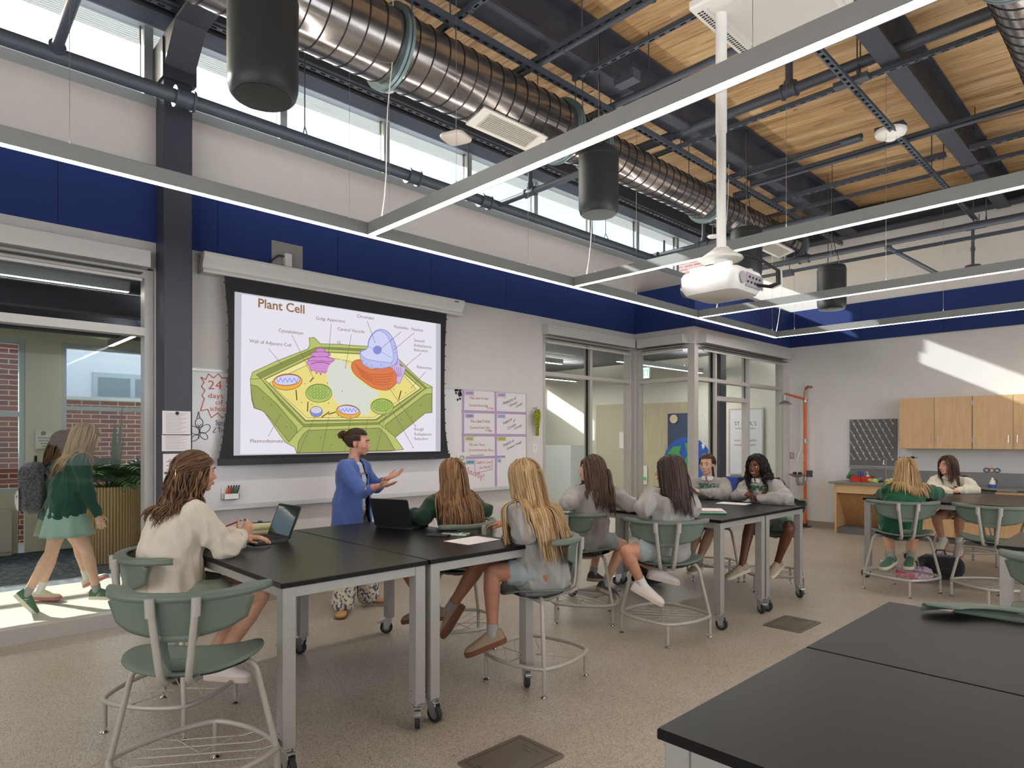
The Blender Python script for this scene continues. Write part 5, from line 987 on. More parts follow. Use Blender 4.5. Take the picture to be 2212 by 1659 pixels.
# ------------------------------------------------------------------ tall stools
def make_stool():
    r = empty('lab_stool', (0, 0, 0)); SH = .62
    def rim(t, n_, ax_, ay): c, s_ = cos(t), sin(t); return (ax_*math.copysign(abs(c)**(2/n_), c), ay*math.copysign(abs(s_)**(2/n_), s_))
    def seat(u, v):
        t = 2*pi*u; x, y = rim(t, 2.25, .285*v, .232*v); sag = -.018*cos(min(1, abs(x)/.28)*pi/2)*(1 if v else 1); edge = .018*(abs(x)/.285)**3 - .03*max(0, (y-.12)/.11)**2
        return V((x, y+.01, SH+sag+edge))
    MB().grid(seat, 44, 9, closeu=True).build('seat', GREEN, r, smooth=180, thick=.011, clean=True)
    def pan(u, v): t = 2*pi*u; x, y = rim(t, 2.3, .235*(1-v*.35), .19*(1-v*.35)); return V((x, y+.01, SH-.028-.035*v))
    m_ = MB().grid(pan, 36, 4, closeu=True); m_.add([pan(k/36, 1) for k in range(36)], [tuple(range(36))]); m_.build('seat_pan', BLACKM, r, smooth=50)
    # back: upright band, neck and the broad arm ledge
    def bk(u, v):
        a = (u-.5)*2; x = .285*a; yb = -.262+.10*abs(a)**2.3; zt = .925; zb = .755+.05*abs(a)**1.6+.06*max(0, abs(a)-.75); c = max(0, abs(a)-.86)/.14; zt2 = zt-.02*c*c
        z_ = zt2+(zb-zt2)*v; return V((x*(1-.10*v), yb+.03*v*(1-abs(a)), z_))
    MB().grid(bk, 27, 8).build('backrest', GREEN, r, smooth=180, thick=.010)
    nk = MB(); cols = [-.088, -.052, .052, .088]; rows = [(.775, -.236), (.745, -.232), (.665, -.215), (.625, -.2), (.60, -.17)]
    for j in range(4):
        for i in range(3):
            if i == 1 and j == 1: continue
            f = 1-.18*j; g = 1-.18*(j+1); nk.add([(cols[i]*f, rows[j][1], rows[j][0]), (cols[i+1]*f, rows[j][1], rows[j][0]), (cols[i+1]*g, rows[j+1][1], rows[j+1][0]), (cols[i]*g, rows[j+1][1], rows[j+1][0])], [(0, 1, 2, 3)])
    nk.build('back_neck', GREEN, r, smooth=60, thick=.016, clean=True)
    def ledge(u, v):
        a = (u-.5)*2; s_ = abs(a); xc = .335*math.sin(a*1.35)/math.sin(1.35); yc = -.285+.235*s_**2.1; w_ = .058+.085*max(0, s_-.35)**1.1 if s_ < .82 else (.058+.085*.47**1.1)*(1-((s_-.82)/.18)**2*.8)
        nx, ny = -math.copysign(min(1, s_*1.05), a)*.85, (1-s_*.75); l_ = sqrt(nx*nx+ny*ny); nx /= l_; ny /= l_
        return V((xc+nx*w_*v, yc+ny*w_*v, .945-.006*(2*v-1)**2+.004*s_))
    m_ = MB().grid(ledge, 33, 5); e_ = []
    m_.grid(lambda u, v: ledge(u, .02)+V((0, 0, -.024*v)), 33, 2); m_.build('arm_ledge', GREEN, r, smooth=22, thick=.006, clean=True)
    for s_ in (-1, 1):
        MB().tube([(s_*.045, .02, .575), (s_*.045, -.16, .57), (s_*.048, -.225, .575), (s_*.052, -.262, .6), (s_*.058, -.27, .65), (s_*.085, -.283, .9), (s_*.086, -.285, .93)], .0145, 12).build('back_post', TUBE, r, smooth=60)
        MB().tube([(s_*.085, -.283, .86), (s_*.088, -.285, .935)], .019, 12).build('post_sleeve', TUBE, r, smooth=60)
        MB().tube([(s_*.10, 0, .572), (s_*.2, 0, .578), (s_*.235, 0, .572), (s_*.258, 0, .545), (s_*.27, 0, .5), (s_*.34, 0, .2), (s_*.346, 0, .17), (s_*.347, 0, .03)], .0135, 12).build('leg', TUBE, r, smooth=60)
    n_ = 48; ring = []
    for k in range(n_): x, y = rim(2*pi*k/n_, 1.42, .347, .335); ring.append((x, y, .175))
    MB().tube(ring, .0135, 10, closed=True).build('foot_ring', TUBE, r, smooth=60)
    for y in (-.33, .33): MB().cyl((0, y, .175), (0, y, .03), .0135, 12).build('leg', TUBE, r, smooth=60)
    for x, y in ((-.347, 0), (.347, 0), (0, -.33), (0, .33)): MB().lathe([(.02, 0), (.021, .005), (.008, .014), (.007, .032)], (x, y, 0), 16).build('glide', CHROME, r, smooth=40)
    for k in range(6):
        y = -.2+.08*k; xm = .347*(1-(abs(y)/.335)**1.42)**(1/1.42)-.01; m_ = MB().tube([(-xm, y, .168), (-xm+.05, y, .155), (xm-.05, y, .155), (xm, y, .168)], .003, 6); m_.build('rack_wire', TUBE, r)
    MB().tube([(-.12, -.24, .16), (0, .0, .152), (.12, -.24, .16)], .003, 6).build('rack_wire', TUBE, r); MB().tube([(-.14, .2, .16), (0, .06, .152), (.14, .2, .16)], .003, 6).build('rack_wire', TUBE, r)
    return r
STOOLS = [(-3.05, .98, 146, 'empty green stool nearest the camera at lower left'), (-3.97, 1.16, 82, 'green stool under the student in the cream sweatshirt'), (-3.9, 3.16, 200, 'green stool under the auburn-haired student in dark green'),
          (-2.97, 3.08, 232, 'green stool under the long blonde student in grey'), (-3.69, 4.43, 84, 'green stool under the brown-haired student seen in profile'), (-2.9, 4.5, 126, 'green stool under the dark brown straight-haired student'),
          (-3.75, 6.78, 262, 'green stool under the smiling student with the lettered grey sweatshirt and tied-back hair'), (-3.03, 6.76, 262, 'green stool under the student with long curly black hair'),
          (-2.04, 7.57, 117, 'green stool under the blonde student in green at the far table'), (-1.28, 7.7, 92, 'empty green stool right of the green pullover student at the far table'),
          (-1.95, 9.86, 264, 'green stool under the student in the cream pullover'), (-1.1, 9.86, 262, 'empty green stool on the far side of the far table'),
          (-.37, 2.74, 262, 'green stool showing only its arm ledge behind the lower right tables'), (-.4, 4.6, 88, 'green stool at the right picture edge below the cut-off table'), (-.36, .86, 90, 'green stool whose ledge peeps up at the bottom picture edge')]
S0 = make_stool()
for k, (x, y, a, lab) in enumerate(STOOLS):
    s_ = S0 if k == 0 else copy_tree(S0); s_.location = (x, y, 0); s_.rotation_euler = (0, 0, rad(a-90)); tag(s_, lab, 'stool', 'sage green tall stools')

# ------------------------------------------------------------------ floor boxes
for x0, x1, y0, y1, lab in ((-2.45, -2.13, 1.98, 2.42, 'bronze floor box cover at the bottom picture edge'), (-2.48, -2.16, 5.32, 5.77, 'grey floor box cover right of the middle tables'), (-4.4, -4.06, 5.05, 5.5, 'grey floor box cover under the middle tables')):
    r = empty('floor_box', (x0, y0, 0), 0, lab, 'floor box'); w_, d_ = x1-x0, y1-y0; COV = mat('bronze_cover', (112, 104, 94), .4, .4)
    slabstack(MB(), [(0, w_/2, d_/2, .02), (.005, w_/2, d_/2, .02), (.007, w_/2-.006, d_/2-.006, .018)], (w_/2, d_/2)).build('cover_plate', COV, r)
    m_ = MB()
    for a in ((.03, .03, w_-.03, .033), (.03, d_-.033, w_-.03, d_-.03), (.03, .03, .033, d_-.03), (w_-.033, .03, w_-.03, d_-.03), (w_*.3, d_*.82, w_*.7, d_*.825), (w_*.4, d_*.75, w_*.6, d_*.755), (w_*.3, .05, w_*.7, .055)): m_.box((a[0], a[1], .0068), (a[2], a[3], .0076))
    m_.build('lid_groove', mat('groove', (48, 44, 42), .7), r)['kind'] = 'stuff'

# ------------------------------------------------------------------ things on the tables
TZ = .911
def laptop(x, y, ang, tilt, label, w_=.33, d_=.23):
    r = empty('laptop', (x, y, TZ), ang, label, 'laptop')   # local: user side is -y, hinge at +y
    b = slabstack(MB(), [(0, w_/2, d_/2, .015), (.014, w_/2, d_/2, .015), (.016, w_/2-.002, d_/2-.002, .014)]).build('laptop_base', mat('laptop_black', (30, 31, 35), .5), r, smooth=30)
    k_ = MB()
    for i in range(13):
        for j in range(5): k_.box((-.14+i*.0218, -.012+j*.0205, .016), (-.14+i*.0218+.018, -.012+j*.0205+.0165, .0178))
    k_.build('keyboard', mat('keys', (18, 19, 21), .6), b)['kind'] = 'stuff'
    MB().box((-.055, -.1, .016), (.055, -.03, .0165)).build('touchpad', mat('pad_grey', (52, 53, 58), .4), b)
    l = empty('laptop_lid', (0, d_/2-.004, .014)); l.parent = r; l.rotation_euler = (rad(-(tilt-90)), 0, 0)
    M_ = lambda pts: pts
    q = MB(); ring = rrect(w_/2, .11, .014); n = len(ring); vs = [(a, 0, b+.112) for a, b in ring]+[(a, .009, b+.112) for a, b in ring]
    q.add(vs, [tuple(range(n)), tuple(range(2*n-1, n-1, -1))]+[((i+1) % n, i, n+i, n+(i+1) % n) for i in range(n)]); q.build('lid_shell', mat('laptop_black'), l, clean=True, smooth=30)
    MB().box((-w_/2+.014, -.0012, .02), (w_/2-.014, 0, .205)).build('screen', mat('dark_screen', (10, 14, 18), .06, spec=.8), l)
    return r
laptop(-4.19, 1.755, 0, 112, 'open black laptop with a reflecting screen on the front left table')
laptop(-4.12, 2.81, 202, 108, 'open black laptop seen from behind its lid, in front of the teacher')
def slab(name, x, y, w_, d_, h_, ang, m, label, cat, z_=TZ, bevel=0):
    o = MB().box((-w_/2, -d_/2, 0), (w_/2, d_/2, h_)).build(name, m, bevel=bevel); o.location = (x, y, z_); o.rotation_euler = (0, 0, rad(ang)); return tag(o, label, cat)
slab('notebook', -4.42, 1.60, .2, .25, .006, -6, mat('lavender', (176, 160, 200), .7), 'lavender notebook beside the open laptop', 'notebook')
r = empty('pencil_pouch', (-4.46, 1.86, TZ), 80, 'cream pencil pouch with a dark zip and blue tip behind the laptop screen', 'pencil case')
m_ = MB(); slabstack(m_, [(0, .1, .05, .03), (.012, .112, .06, .04), (.03, .11, .062, .04), (.036, .104, .056, .04), (.045, .112, .062, .04), (.07, .105, .056, .04), (.082, .07, .03, .02)]); m_.build('pouch_body', fabric('cream_canvas', (196, 190, 150), .08), r, smooth=60)
MB().box((-.05, -.02, .08), (.07, .012, .086)).build('zip', BLACK, r); MB().ball((.0, 0, .088), (.018, .014, .01)).build('blue_tab', mat('ring_blue', (30, 60, 120), .5), r, smooth=60)
slab('paper_sheet', -3.235, 2.755, .23, .30, .0015, 4, mat('paper'), 'white sheet of paper on the front tables near the blonde student', 'paper')
r = empty('calculator', (-3.5, 2.83, TZ), -62, 'pale green calculator behind the white sheet', 'calculator'); MB().box((-.04, -.09, 0), (.04, .09, .014)).build('calculator_body', mat('pale_green', (170, 196, 176), .5), r, bevel=.003)
k_ = MB(); [k_.box((-.032+i*.0135, -.08+j*.016, .014), (-.023+i*.0135, -.07+j*.016, .016)) for i in range(5) for j in range(7)]; k_.build('buttons', mat('keys'), r)['kind'] = 'stuff'; MB().box((-.03, .045, .014), (.03, .08, .0145)).build('display', mat('lcd', (120, 134, 118), .2), r)
slab('phone', -3.56, 2.72, .075, .16, .01, -60, BLACK, 'black phone lying beside the pale green calculator', 'phone', bevel=.002)
slab('paper_stack', -3.86, 5.36, .3, .24, .008, 12, mat('paper'), 'white papers by the profile student on the middle table', 'paper'); slab('yellow_folder', -3.98, 5.2, .3, .22, .004, 8, mat('folder_yellow', (222, 196, 90), .6), 'yellow folder lying by the white papers on the middle table', 'folder')
for k, (c, h_, dx, a) in enumerate((((40, 150, 84), .012, 0, 20), ((226, 226, 222), .006, .01, 16), ((206, 60, 110), .006, -.03, 22), ((230, 228, 224), .004, -.01, 14))):
    slab('folder', -3.0+dx, 5.33, .23, .3, h_, a-70, mat('folder_%d' % k, c, .5), ('green folder at the bottom of the stack on the middle table', 'white folder above the green one in the stack', 'pink folder above the white one in the stack', 'white sheet topmost of the folder stack')[k], 'folder', z_=TZ+(0, .0125, .019, .0255)[k])
slab('paper_sheet', -3.24, 6.3, .3, .21, .0015, 8, mat('paper'), 'white sheet in front of the student with clasped hands', 'paper')
slab('phone', -3.68, 5.95, .08, .16, .01, 30, BLACK, 'black phone between the facing students on the middle table', 'phone', bevel=.002)
# bags under the tables
def bag(x, y, z_, sx, sy, sz, ang, m, label, m2=None, strap=True, lean=0):
    r = empty('backpack', (x, y, z_), ang, label, 'backpack'); q = MB()
    def f(u, v):
        t = 2*pi*u; p = pi*v-pi/2; n_ = .55; c = lambda a: math.copysign(abs(a)**n_, a); b_ = .012*noise.noise(V((cos(t)*2+x, sin(t)*2+y, v*4)))*3
        return V((c(cos(p))*c(cos(t))*(sx/2+b_), c(cos(p))*c(sin(t))*(sy/2+b_), (c(sin(p))+1)*sz/2+.0))
    q.grid(f, 32, 18, closeu=True); q.build('bag_body', m, r, smooth=180, clean=True)
    q = MB().grid(lambda u, v: V(((f(u, v*.55+.15).x)*.72, -sy/2-.035+abs(f(u, v).y)*.15+.03*(abs(u-.5)*2)**2, .03+v*sz*.5)), 16, 8); 
    MB().grid(lambda u, v: V(((u-.5)*sx*.72, -sy/2-.04*sin(pi*min(1, max(0, u)))**.5*sin(pi*v)**.4, .03+v*sz*.45)), 14, 10).build('front_pocket', m2 or m, r, smooth=180)
    if strap: MB().tube([(-.05, sy*.1, sz), (-.04, sy*.1, sz+.05), (.04, sy*.1, sz+.05), (.05, sy*.1, sz)], .009, 8).build('grab_handle', BLACK, r, smooth=60)
    if strap:
        for s_ in (-1, 1): MB().tube([(s_*sx*.25, sy/2-.02, sz*.9), (s_*sx*.3, sy/2+.05, sz*.7), (s_*sx*.34, sy/2+.04, sz*.35), (s_*sx*.36, sy/2-.01, sz*.08)], .018, 8, sx=1.5).build('shoulder_strap', m, r, smooth=60)
    return r
BAGK = fabric('bag_black', (34, 34, 38), .2, scale=120); BAGP = fabric('bag_pink', (204, 44, 92), .15); BAGL = spotted('bag_floral', (206, 176, 196), (150, 110, 150), 30, .42)
bag(-1.92, 8.62, 0, .42, .3, .26, 30, BAGK, 'black backpack lying under the far table between the stools', BAGK)
bag(-2.12, 8.25, 0, .34, .24, .16, -15, BAGL, 'pale pink patterned bag on the floor under the far table', BAGP)
bag(-4.05, 5.95, 0, .3, .24, .3, 70, BAGK, 'black bag on the floor under the middle tables')
# ------------------------------------------------------------------ lobby planter and seat
pl = empty('planter', (-9.75, 2.1, 0), 0, 'round slatted pale wood planter full of dark palm leaves in the lobby', 'planter')
MB().lathe([(.32, 0), (.32, .96), (.3, .96), (.3, .9), (.001, .9)], seg=48).build('planter_tub', mat('tub_wood', (150, 124, 84), .6), pl, smooth=30)
m_ = MB()
for k in range(60): a = 2*pi*k/60; m_.box((.318, -.008, 0), (.335, .008, .97), M=Matrix.Rotation(a, 4, 'Z'))
m_.build('slats', mat('slat_wood', (186, 160, 116), .6), pl)['kind'] = 'stuff'
random.seed(11)
def frond(mb, base, az, L_, bend, leaf):
    pts = []; p = V(base); el = rad(random.uniform(55, 80))
    for k in range(13): pts.append(p.copy()); p = p+V((cos(az)*cos(el), sin(az)*cos(el), sin(el)))*L_/12; el -= rad(bend)/12
    mb.tube(pts, [.006*(1-k/14) for k in range(13)], 5)
    for k in range(3, 13):
        d = (pts[k]-pts[k-1]).normalized(); s_ = d.cross(V((0, 0, 1))).normalized()
        for sg in (-1, 1):
            l = leaf*(1-.5*abs(k-7)/6); tip = pts[k]+(s_*sg*.8+d*.6-V((0, 0, .25))).normalized()*l; w_ = d*.016
            mb.add([pts[k]-w_, pts[k]*.5+tip*.5+V((0, 0, .012))-w_*1.2, tip, pts[k]*.5+tip*.5+V((0, 0, .012))+w_*1.2, pts[k]+w_], [(0, 1, 2, 3, 4)])
def plant(loc, n_, L_, label, leaf=.24, spikes=3):
    r = empty('potted_palm', loc, 0, label, 'plant'); m_ = MB()
    for k in range(n_): frond(m_, (random.uniform(-.1, .1), random.uniform(-.1, .1), 0), random.uniform(0, 6.28), random.uniform(.7, 1)*L_, random.uniform(60, 130), leaf)
    m_.build('fronds', mat('palm_leaf', (58, 104, 46), .45, var=.3), r)['kind'] = 'stuff'
    for k in range(spikes):
        a = random.uniform(0, 6.28); b = V((cos(a)*.05, sin(a)*.05, 0)); t_ = b+V((cos(a)*.1, sin(a)*.1, .75+.2*k)); s_ = V((-sin(a), cos(a), 0))*.035; MB().add([b-s_*.6, b+s_*.6, b*.4+t_*.6+s_, t_, b*.4+t_*.6-s_], [(0, 1, 2, 3, 4)]).build('spear_leaf', mat('spear_leaf', (74, 96, 56), .5), r, thick=.004)
plant((-9.75, 2.1, .9), 34, .8, 'leafy dark green palm growing in the round wooden planter')
plant((-10.8, 2.62, .9), 22, .7, 'bright green palm at the right edge of the lobby glass', .2, 0)
pl = empty('planter', (-10.8, 2.62, 0), 0, 'dark rounded planter tub behind the window frame', 'planter'); MB().lathe([(.36, 0), (.42, .5), (.42, .92), (.38, .92), (.36, .86), (.001, .86)], seg=36).build('planter_tub', mat('tub_dark', (86, 74, 68), .6), pl, smooth=40)
o = MB().box((-11.15, -1.4, .06), (-11.0, 1.2, .62)).box((-11.18, -1.4, 0), (-11.05, 1.2, .06)).build('radiator', mat('radiator_pale', (188, 184, 172), .6), bevel=.004); tag(o, 'pale low radiator panel under the left lobby window', 'radiator')
# ------------------------------------------------------------------ people
def limb(mb, pts, rs, sx=1., up=None, seg=14):
    """rounded, tapering limb through pts; sx widens it across up"""
    pts = [V(p) for p in pts]; a = (pts[0]-pts[1]).normalized(); b = (pts[-1]-pts[-2]).normalized(); P_, R_ = [], []
    for k in (3, 2, 1): t = k/3*pi/2; P_.append(pts[0]+a*rs[0]*sin(t)*.9); R_.append(max(.0008, rs[0]*cos(t)))
    P_ += pts; R_ += list(rs)
    for k in (1, 2, 3): t = k/3*pi/2; P_.append(pts[-1]+b*rs[-1]*sin(t)*.9); R_.append(max(.0008, rs[-1]*cos(t)))
    mb.tube(P_, R_, seg, sx=sx, up=up)
def skin_over(mb, name, mats, voxel, smooth=4, factor=.5):
    """weld everything in mb into one continuous surface"""
    me = mb.mesh(name+'_parts', mats); o = bpy.data.objects.new('t', me); C.objects.link(o)
    q = o.modifiers.new('r', 'REMESH'); q.mode = 'VOXEL'; q.voxel_size = voxel; q.use_smooth_shade = True
    if smooth: q = o.modifiers.new('s', 'SMOOTH'); q.iterations = smooth; q.factor = factor
    bpy.context.view_layer.update(); dg = bpy.context.evaluated_depsgraph_get(); m2 = bpy.data.meshes.new_from_object(o.evaluated_get(dg)); m2.name = name
    bpy.data.objects.remove(o); bpy.data.meshes.remove(me); m2.materials.clear()
    for m in (mats if isinstance(mats, list) else [mats]): m2.materials.append(m)
    m2.polygons.foreach_set('use_smooth', [True]*len(m2.polygons)); return m2
def crease(me, amp, freq, seed, axis=V((0, 0, 1)), where=None):
    """cloth folds: ridged noise along the surface normal"""
    me.calc_loop_triangles() if False else None; ns = [v.normal.copy() for v in me.vertices]
    for v, n_ in zip(me.vertices, ns):
        p = v.co*freq+V((seed, seed*.7, 0)); p.z *= .55
        p = p+noise.noise_vector(p*.6)*.8; a = 1-abs(noise.noise(p))*2.6; b = noise.noise(p*2.6); k = amp*2.5*(a*.85+b*.35-.45)
        if where: k *= where(v.co)
        v.co += n_*k
    me.update()
def mk(name, me, root, thick=0):
    o = bpy.data.objects.new(name, me); C.objects.link(o); under(o, root)
    if thick: q = o.modifiers.new('thickness', 'SOLIDIFY'); q.thickness = thick; q.offset = -1
    return o
def ik(a, c, l1, l2, pole):
    a, c = V(a), V(c); d = c-a; L_ = d.length
    if L_ > (l1+l2)*.995: c = a+d*((l1+l2)*.995/L_); d = c-a; L_ = d.length
    x = (l1*l1-l2*l2+L_*L_)/(2*L_); h = sqrt(max(0, l1*l1-x*x)); n_ = d/L_; p = V(pole)-n_*V(pole).dot(n_)
    return a+n_*x+p.normalized()*h, c
def yawv(a): return V((cos(rad(a)), sin(rad(a)), 0))
def hand(mb, w_, d, n_, side, curl, s=1., spread=.10, tilt=0):
    """palm, four fingers of different lengths and a thumb; n_ = the way the palm faces, side +1 right, -1 left"""
    w_ = V(w_); d = V(d).normalized(); n_ = V(n_); n_ = (n_-d*n_.dot(d)).normalized(); th = d.cross(n_)*side
    limb(mb, [w_-d*.02*s, w_+d*.02*s, w_+d*.072*s], [.021*s, .023*s, .021*s], sx=1.0, seg=10)
    for k in (-1, 0, 1): limb(mb, [w_+th*k*.018*s+d*.015*s, w_+th*k*.026*s+d*.078*s], [.015*s, .0135*s], seg=10)
    for k, (off, L_, r) in enumerate(((.031, .070, .0088), (.0105, .078, .009), (-.0105, .073, .0087), (-.031, .056, .0078))):
        b = w_+th*off*s+d*.082*s; a = spread*(1.5-k); f = (d*cos(a)+th*sin(a)).normalized(); c = curl*(1+.12*k); pts = [b-f*.012*s, b]; ang = 0
        for seg_, fr in ((0, .44), (1, .31), (2, .25)): ang += c*(.55, 1., .8)[seg_]; pts.append(pts[-1]+(f*cos(ang)+n_*sin(ang))*L_*fr*s)
        limb(mb, pts, [r*s, r*s, r*.98*s, r*.9*s, r*.8*s], seg=8)
    b = w_+th*.024*s+d*.012*s+n_*.004*s; t1 = b+(th*.72+d*.6+n_*.3).normalized()*.036*s; t2 = t1+(th*.42+d*.85+n_*.35*curl).normalized()*.03*s; t3 = t2+(th*.15+d*.9+n_*.5*curl).normalized()*.025*s
    limb(mb, [b, t1, t2, t3], [.0125*s, .011*s, .0098*s, .008*s], seg=8)
def head_M(H, yaw, pitch=0, roll=0): return Matrix.Translation(H) @ Matrix.Rotation(rad(yaw-90), 4, 'Z') @ Matrix.Rotation(rad(roll), 4, 'Y') @ Matrix.Rotation(rad(pitch), 4, 'X')
def head(mb, M, s, smile=0):
    R3 = M.to_3x3(); B_ = lambda c, r, **k: mb.ball(M @ (V(c)*s), [a*s for a in r], 20, 14, M=R3)
    B_((0, -.018, .03), (.073, .091, .083)); B_((0, .03, -.008), (.061, .060, .083)); B_((0, .024, -.062), (.049, .055, .044)); B_((0, .064, -.089), (.020, .018, .017))
    for x in (-1, 1):
        B_((x*.034, .054, -.030), (.024, .022, .024)); B_((x*.025, .076, .0195), (.023, .012, .009)); B_((x*.0745, -.01, -.014), (.008, .018, .029)); B_((x*.078, -.018, -.004), (.006, .012, .018)); B_((x*.009, .098, -.035), (.0075, .0085, .007))
    B_((0, .072, -.058), (.027, .021, .019)); B_((0, .082, -.064), (.020, .012, .006)); B_((0, .084, -.053), (.018, .0115, .0045))
    limb(mb, [M @ (V(p)*s) for p in ((0, .08, .014), (0, .094, -.012), (0, .107, -.030))], [.0072*s, .0085*s, .0100*s], seg=10)
def hair_bits(root, M, s, n, fl, mat_, tors, seed, bv=None, back=None, length=.45, wave=0, wfreq=30, gather=None, tail=0, width=.007, loose=.0, part=0., cap_only=False, face=(.30, .42), spread=1., flow=(.8, -.35, -.5), fan=.0, tail_drop=1.0, lowtail=None, bun=None, curly=0):
    rnd = random.Random(seed); Ri = M.inverted(); R3 = M.to_3x3(); mb = MB(); c0 = V((0, -.014, .026)); er = V((.082, .101, .094))
    def onface(n_): return n_.y > face[0]+.34*abs(n_.x) and n_.z < face[1] or (abs(n_.x) > .55 and n_.y > .02 and n_.z < -.12)
    def push(p, off=0.):
        q = (Ri @ p)/s; d = q-c0; e = V((d.x/er.x, d.y/er.y, d.z/er.z)); l = e.length
        if l < 1+off*10: k = (1+off*10)/max(l, 1e-4); q = c0+V((e.x*er.x, e.y*er.y, e.z*er.z))*k; p = M @ (q*s)
        for a, b, ra in tors:
            ab = b-a; t = max(0, min(1, (p-a).dot(ab)/ab.length_squared)); c = a+ab*t; d = p-c
            if d.length < ra+off: p = c+d.normalized()*(ra+off)
        if bv:
            h = bv.find_nearest(p, .09)
            if h[0] is not None:
                sd_ = (p-h[0]).dot(h[1])
                if sd_ < off+.006: p = h[0]+h[1]*(off+.006)
        return p
    # scalp layer
    cp = MB(); cp.tv = .25; seg, rg = 36, 26; idx = {}
    for i in range(rg+1):
        for k in range(seg):
            th = pi*i/rg; ph = 2*pi*k/seg; n_ = V((sin(th)*cos(ph), sin(th)*sin(ph), cos(th))); idx[(i, k)] = (n_, M @ ((c0+V((n_.x*er.x, n_.y*er.y, n_.z*er.z))*.985)*s))
    vs = []; mp_ = {}; fs = []
    for i in range(rg):
        for k in range(seg):
            q = [(i, k), (i+1, k), (i+1, (k+1) % seg), (i, (k+1) % seg)]; m_ = sum((idx[a][0] for a in q), V())/4
            if onface(m_) or m_.z < -.75: continue
            for a in q:
                if a not in mp_: mp_[a] = len(vs); vs.append(idx[a][1])
            fs.append(tuple(mp_[a] for a in q))
    cp.add(vs, fs); mb.v += cp.v; mb.f += cp.f; mb.m += cp.m; mb.t += cp.t
    def strand(p, d, L_, w_, tgt=None, stiff=.62, off=.0, tint=.5, drop=1., lat=V()):
        pts = [p]; st = .017; nst = int(L_/st); ph = rnd.random()*6; ph2 = rnd.random()*6; acc = d.copy(); done = tgt is None
        for k in range(nst):
            g = (V((0, 0, -1))+(back*.26 if back is not None else V()))*drop+lat*min(1, k*st/.12)
            if not done:
                t_ = tgt-p
                if t_.length < .03: done = True
                g = t_.normalized()*1.6
            acc = (acc*stiff+g*(1-stiff)).normalized(); p = push(p+acc*st, off)
            if len(pts) > 1: acc = ((p-pts[-1]).normalized()*.7+acc*.3).normalized()
            pts.append(p)
        if wave or curly:
            out = []
            for k, p in enumerate(pts):
                t = k/len(pts); a = (wave+curly)*min(1, t*2.2); out.append(p+R3 @ V((sin(k*st*wfreq+ph)*a, cos(k*st*wfreq*(1.0 if curly else .8)+ph2)*a, 0)))
            pts = out
        m = len(pts); rr = [w_*(.55+.45*min(1, k/3))*(1 if k < m*.7 else max(.12, 1-(k-m*.7)/(m*.3))) for k in range(m)]
        mb.tv = max(0, min(1, tint)); mb.tube(pts, rr, 4, sx=1.9, up=R3 @ V((0, 1, 0)) if False else None, caps=False)
    GT = M @ (V(gather)*s) if gather else None
    n = int(n*2.9); width *= .53
    for k in range(n):
        for _ in range(40):
            z = rnd.uniform(-.45, 1); a = rnd.random()*2*pi; r = sqrt(max(0, 1-z*z)); n_ = V((r*cos(a), r*sin(a), z))
            if not onface(n_): break
        p = M @ ((c0+V((n_.x*er.x, n_.y*er.y, n_.z*er.z)))*s); sgn = 1 if n_.x-part > 0 else -1
        f = V((sgn*flow[0]*(1 if n_.z > .2 else .2), flow[1], flow[2])); f = (f-n_*f.dot(n_)).normalized(); d = (R3 @ f).normalized()
        tint = rnd.gauss(.5, .24); off = rnd.uniform(0, .012)*s; up_ = GT is not None and (rnd.random() > loose or n_.z > .35) and n_.z > -.3-.7*(loose == 0)
        if up_: L_ = (p-GT).length*1.35+.02+tail*rnd.uniform(.75, 1.05); strand(p, d, L_, width*s, GT, .55, off*.5, tint, tail_drop)
        else: strand(p, d, length*rnd.uniform(.86, 1.04), width*s, None, .62, off, tint, 1., (R3 @ V((n_.x+rnd.gauss(0, .15), 0, 0)))*fan)
    if bun:
        bc = M @ (V(bun)*s)
        for k in range(60):
            ax = V((rnd.gauss(0, 1), rnd.gauss(0, 1), rnd.gauss(0, 1))).normalized(); u = ax.orthogonal().normalized(); v_ = ax.cross(u); r = rnd.uniform(.02, .038)*s; a0 = rnd.random()*6; mb.tv = rnd.random()
            mb.tube([bc+ax*rnd.uniform(-.01, .01)+(u*cos(a0+t*.3)+v_*sin(a0+t*.3))*r*(1+.15*sin(t)) for t in range(14)], width*s*.7, 5)
    o = mb.build('hair', mat_, None, smooth=180); under(o, root); return o
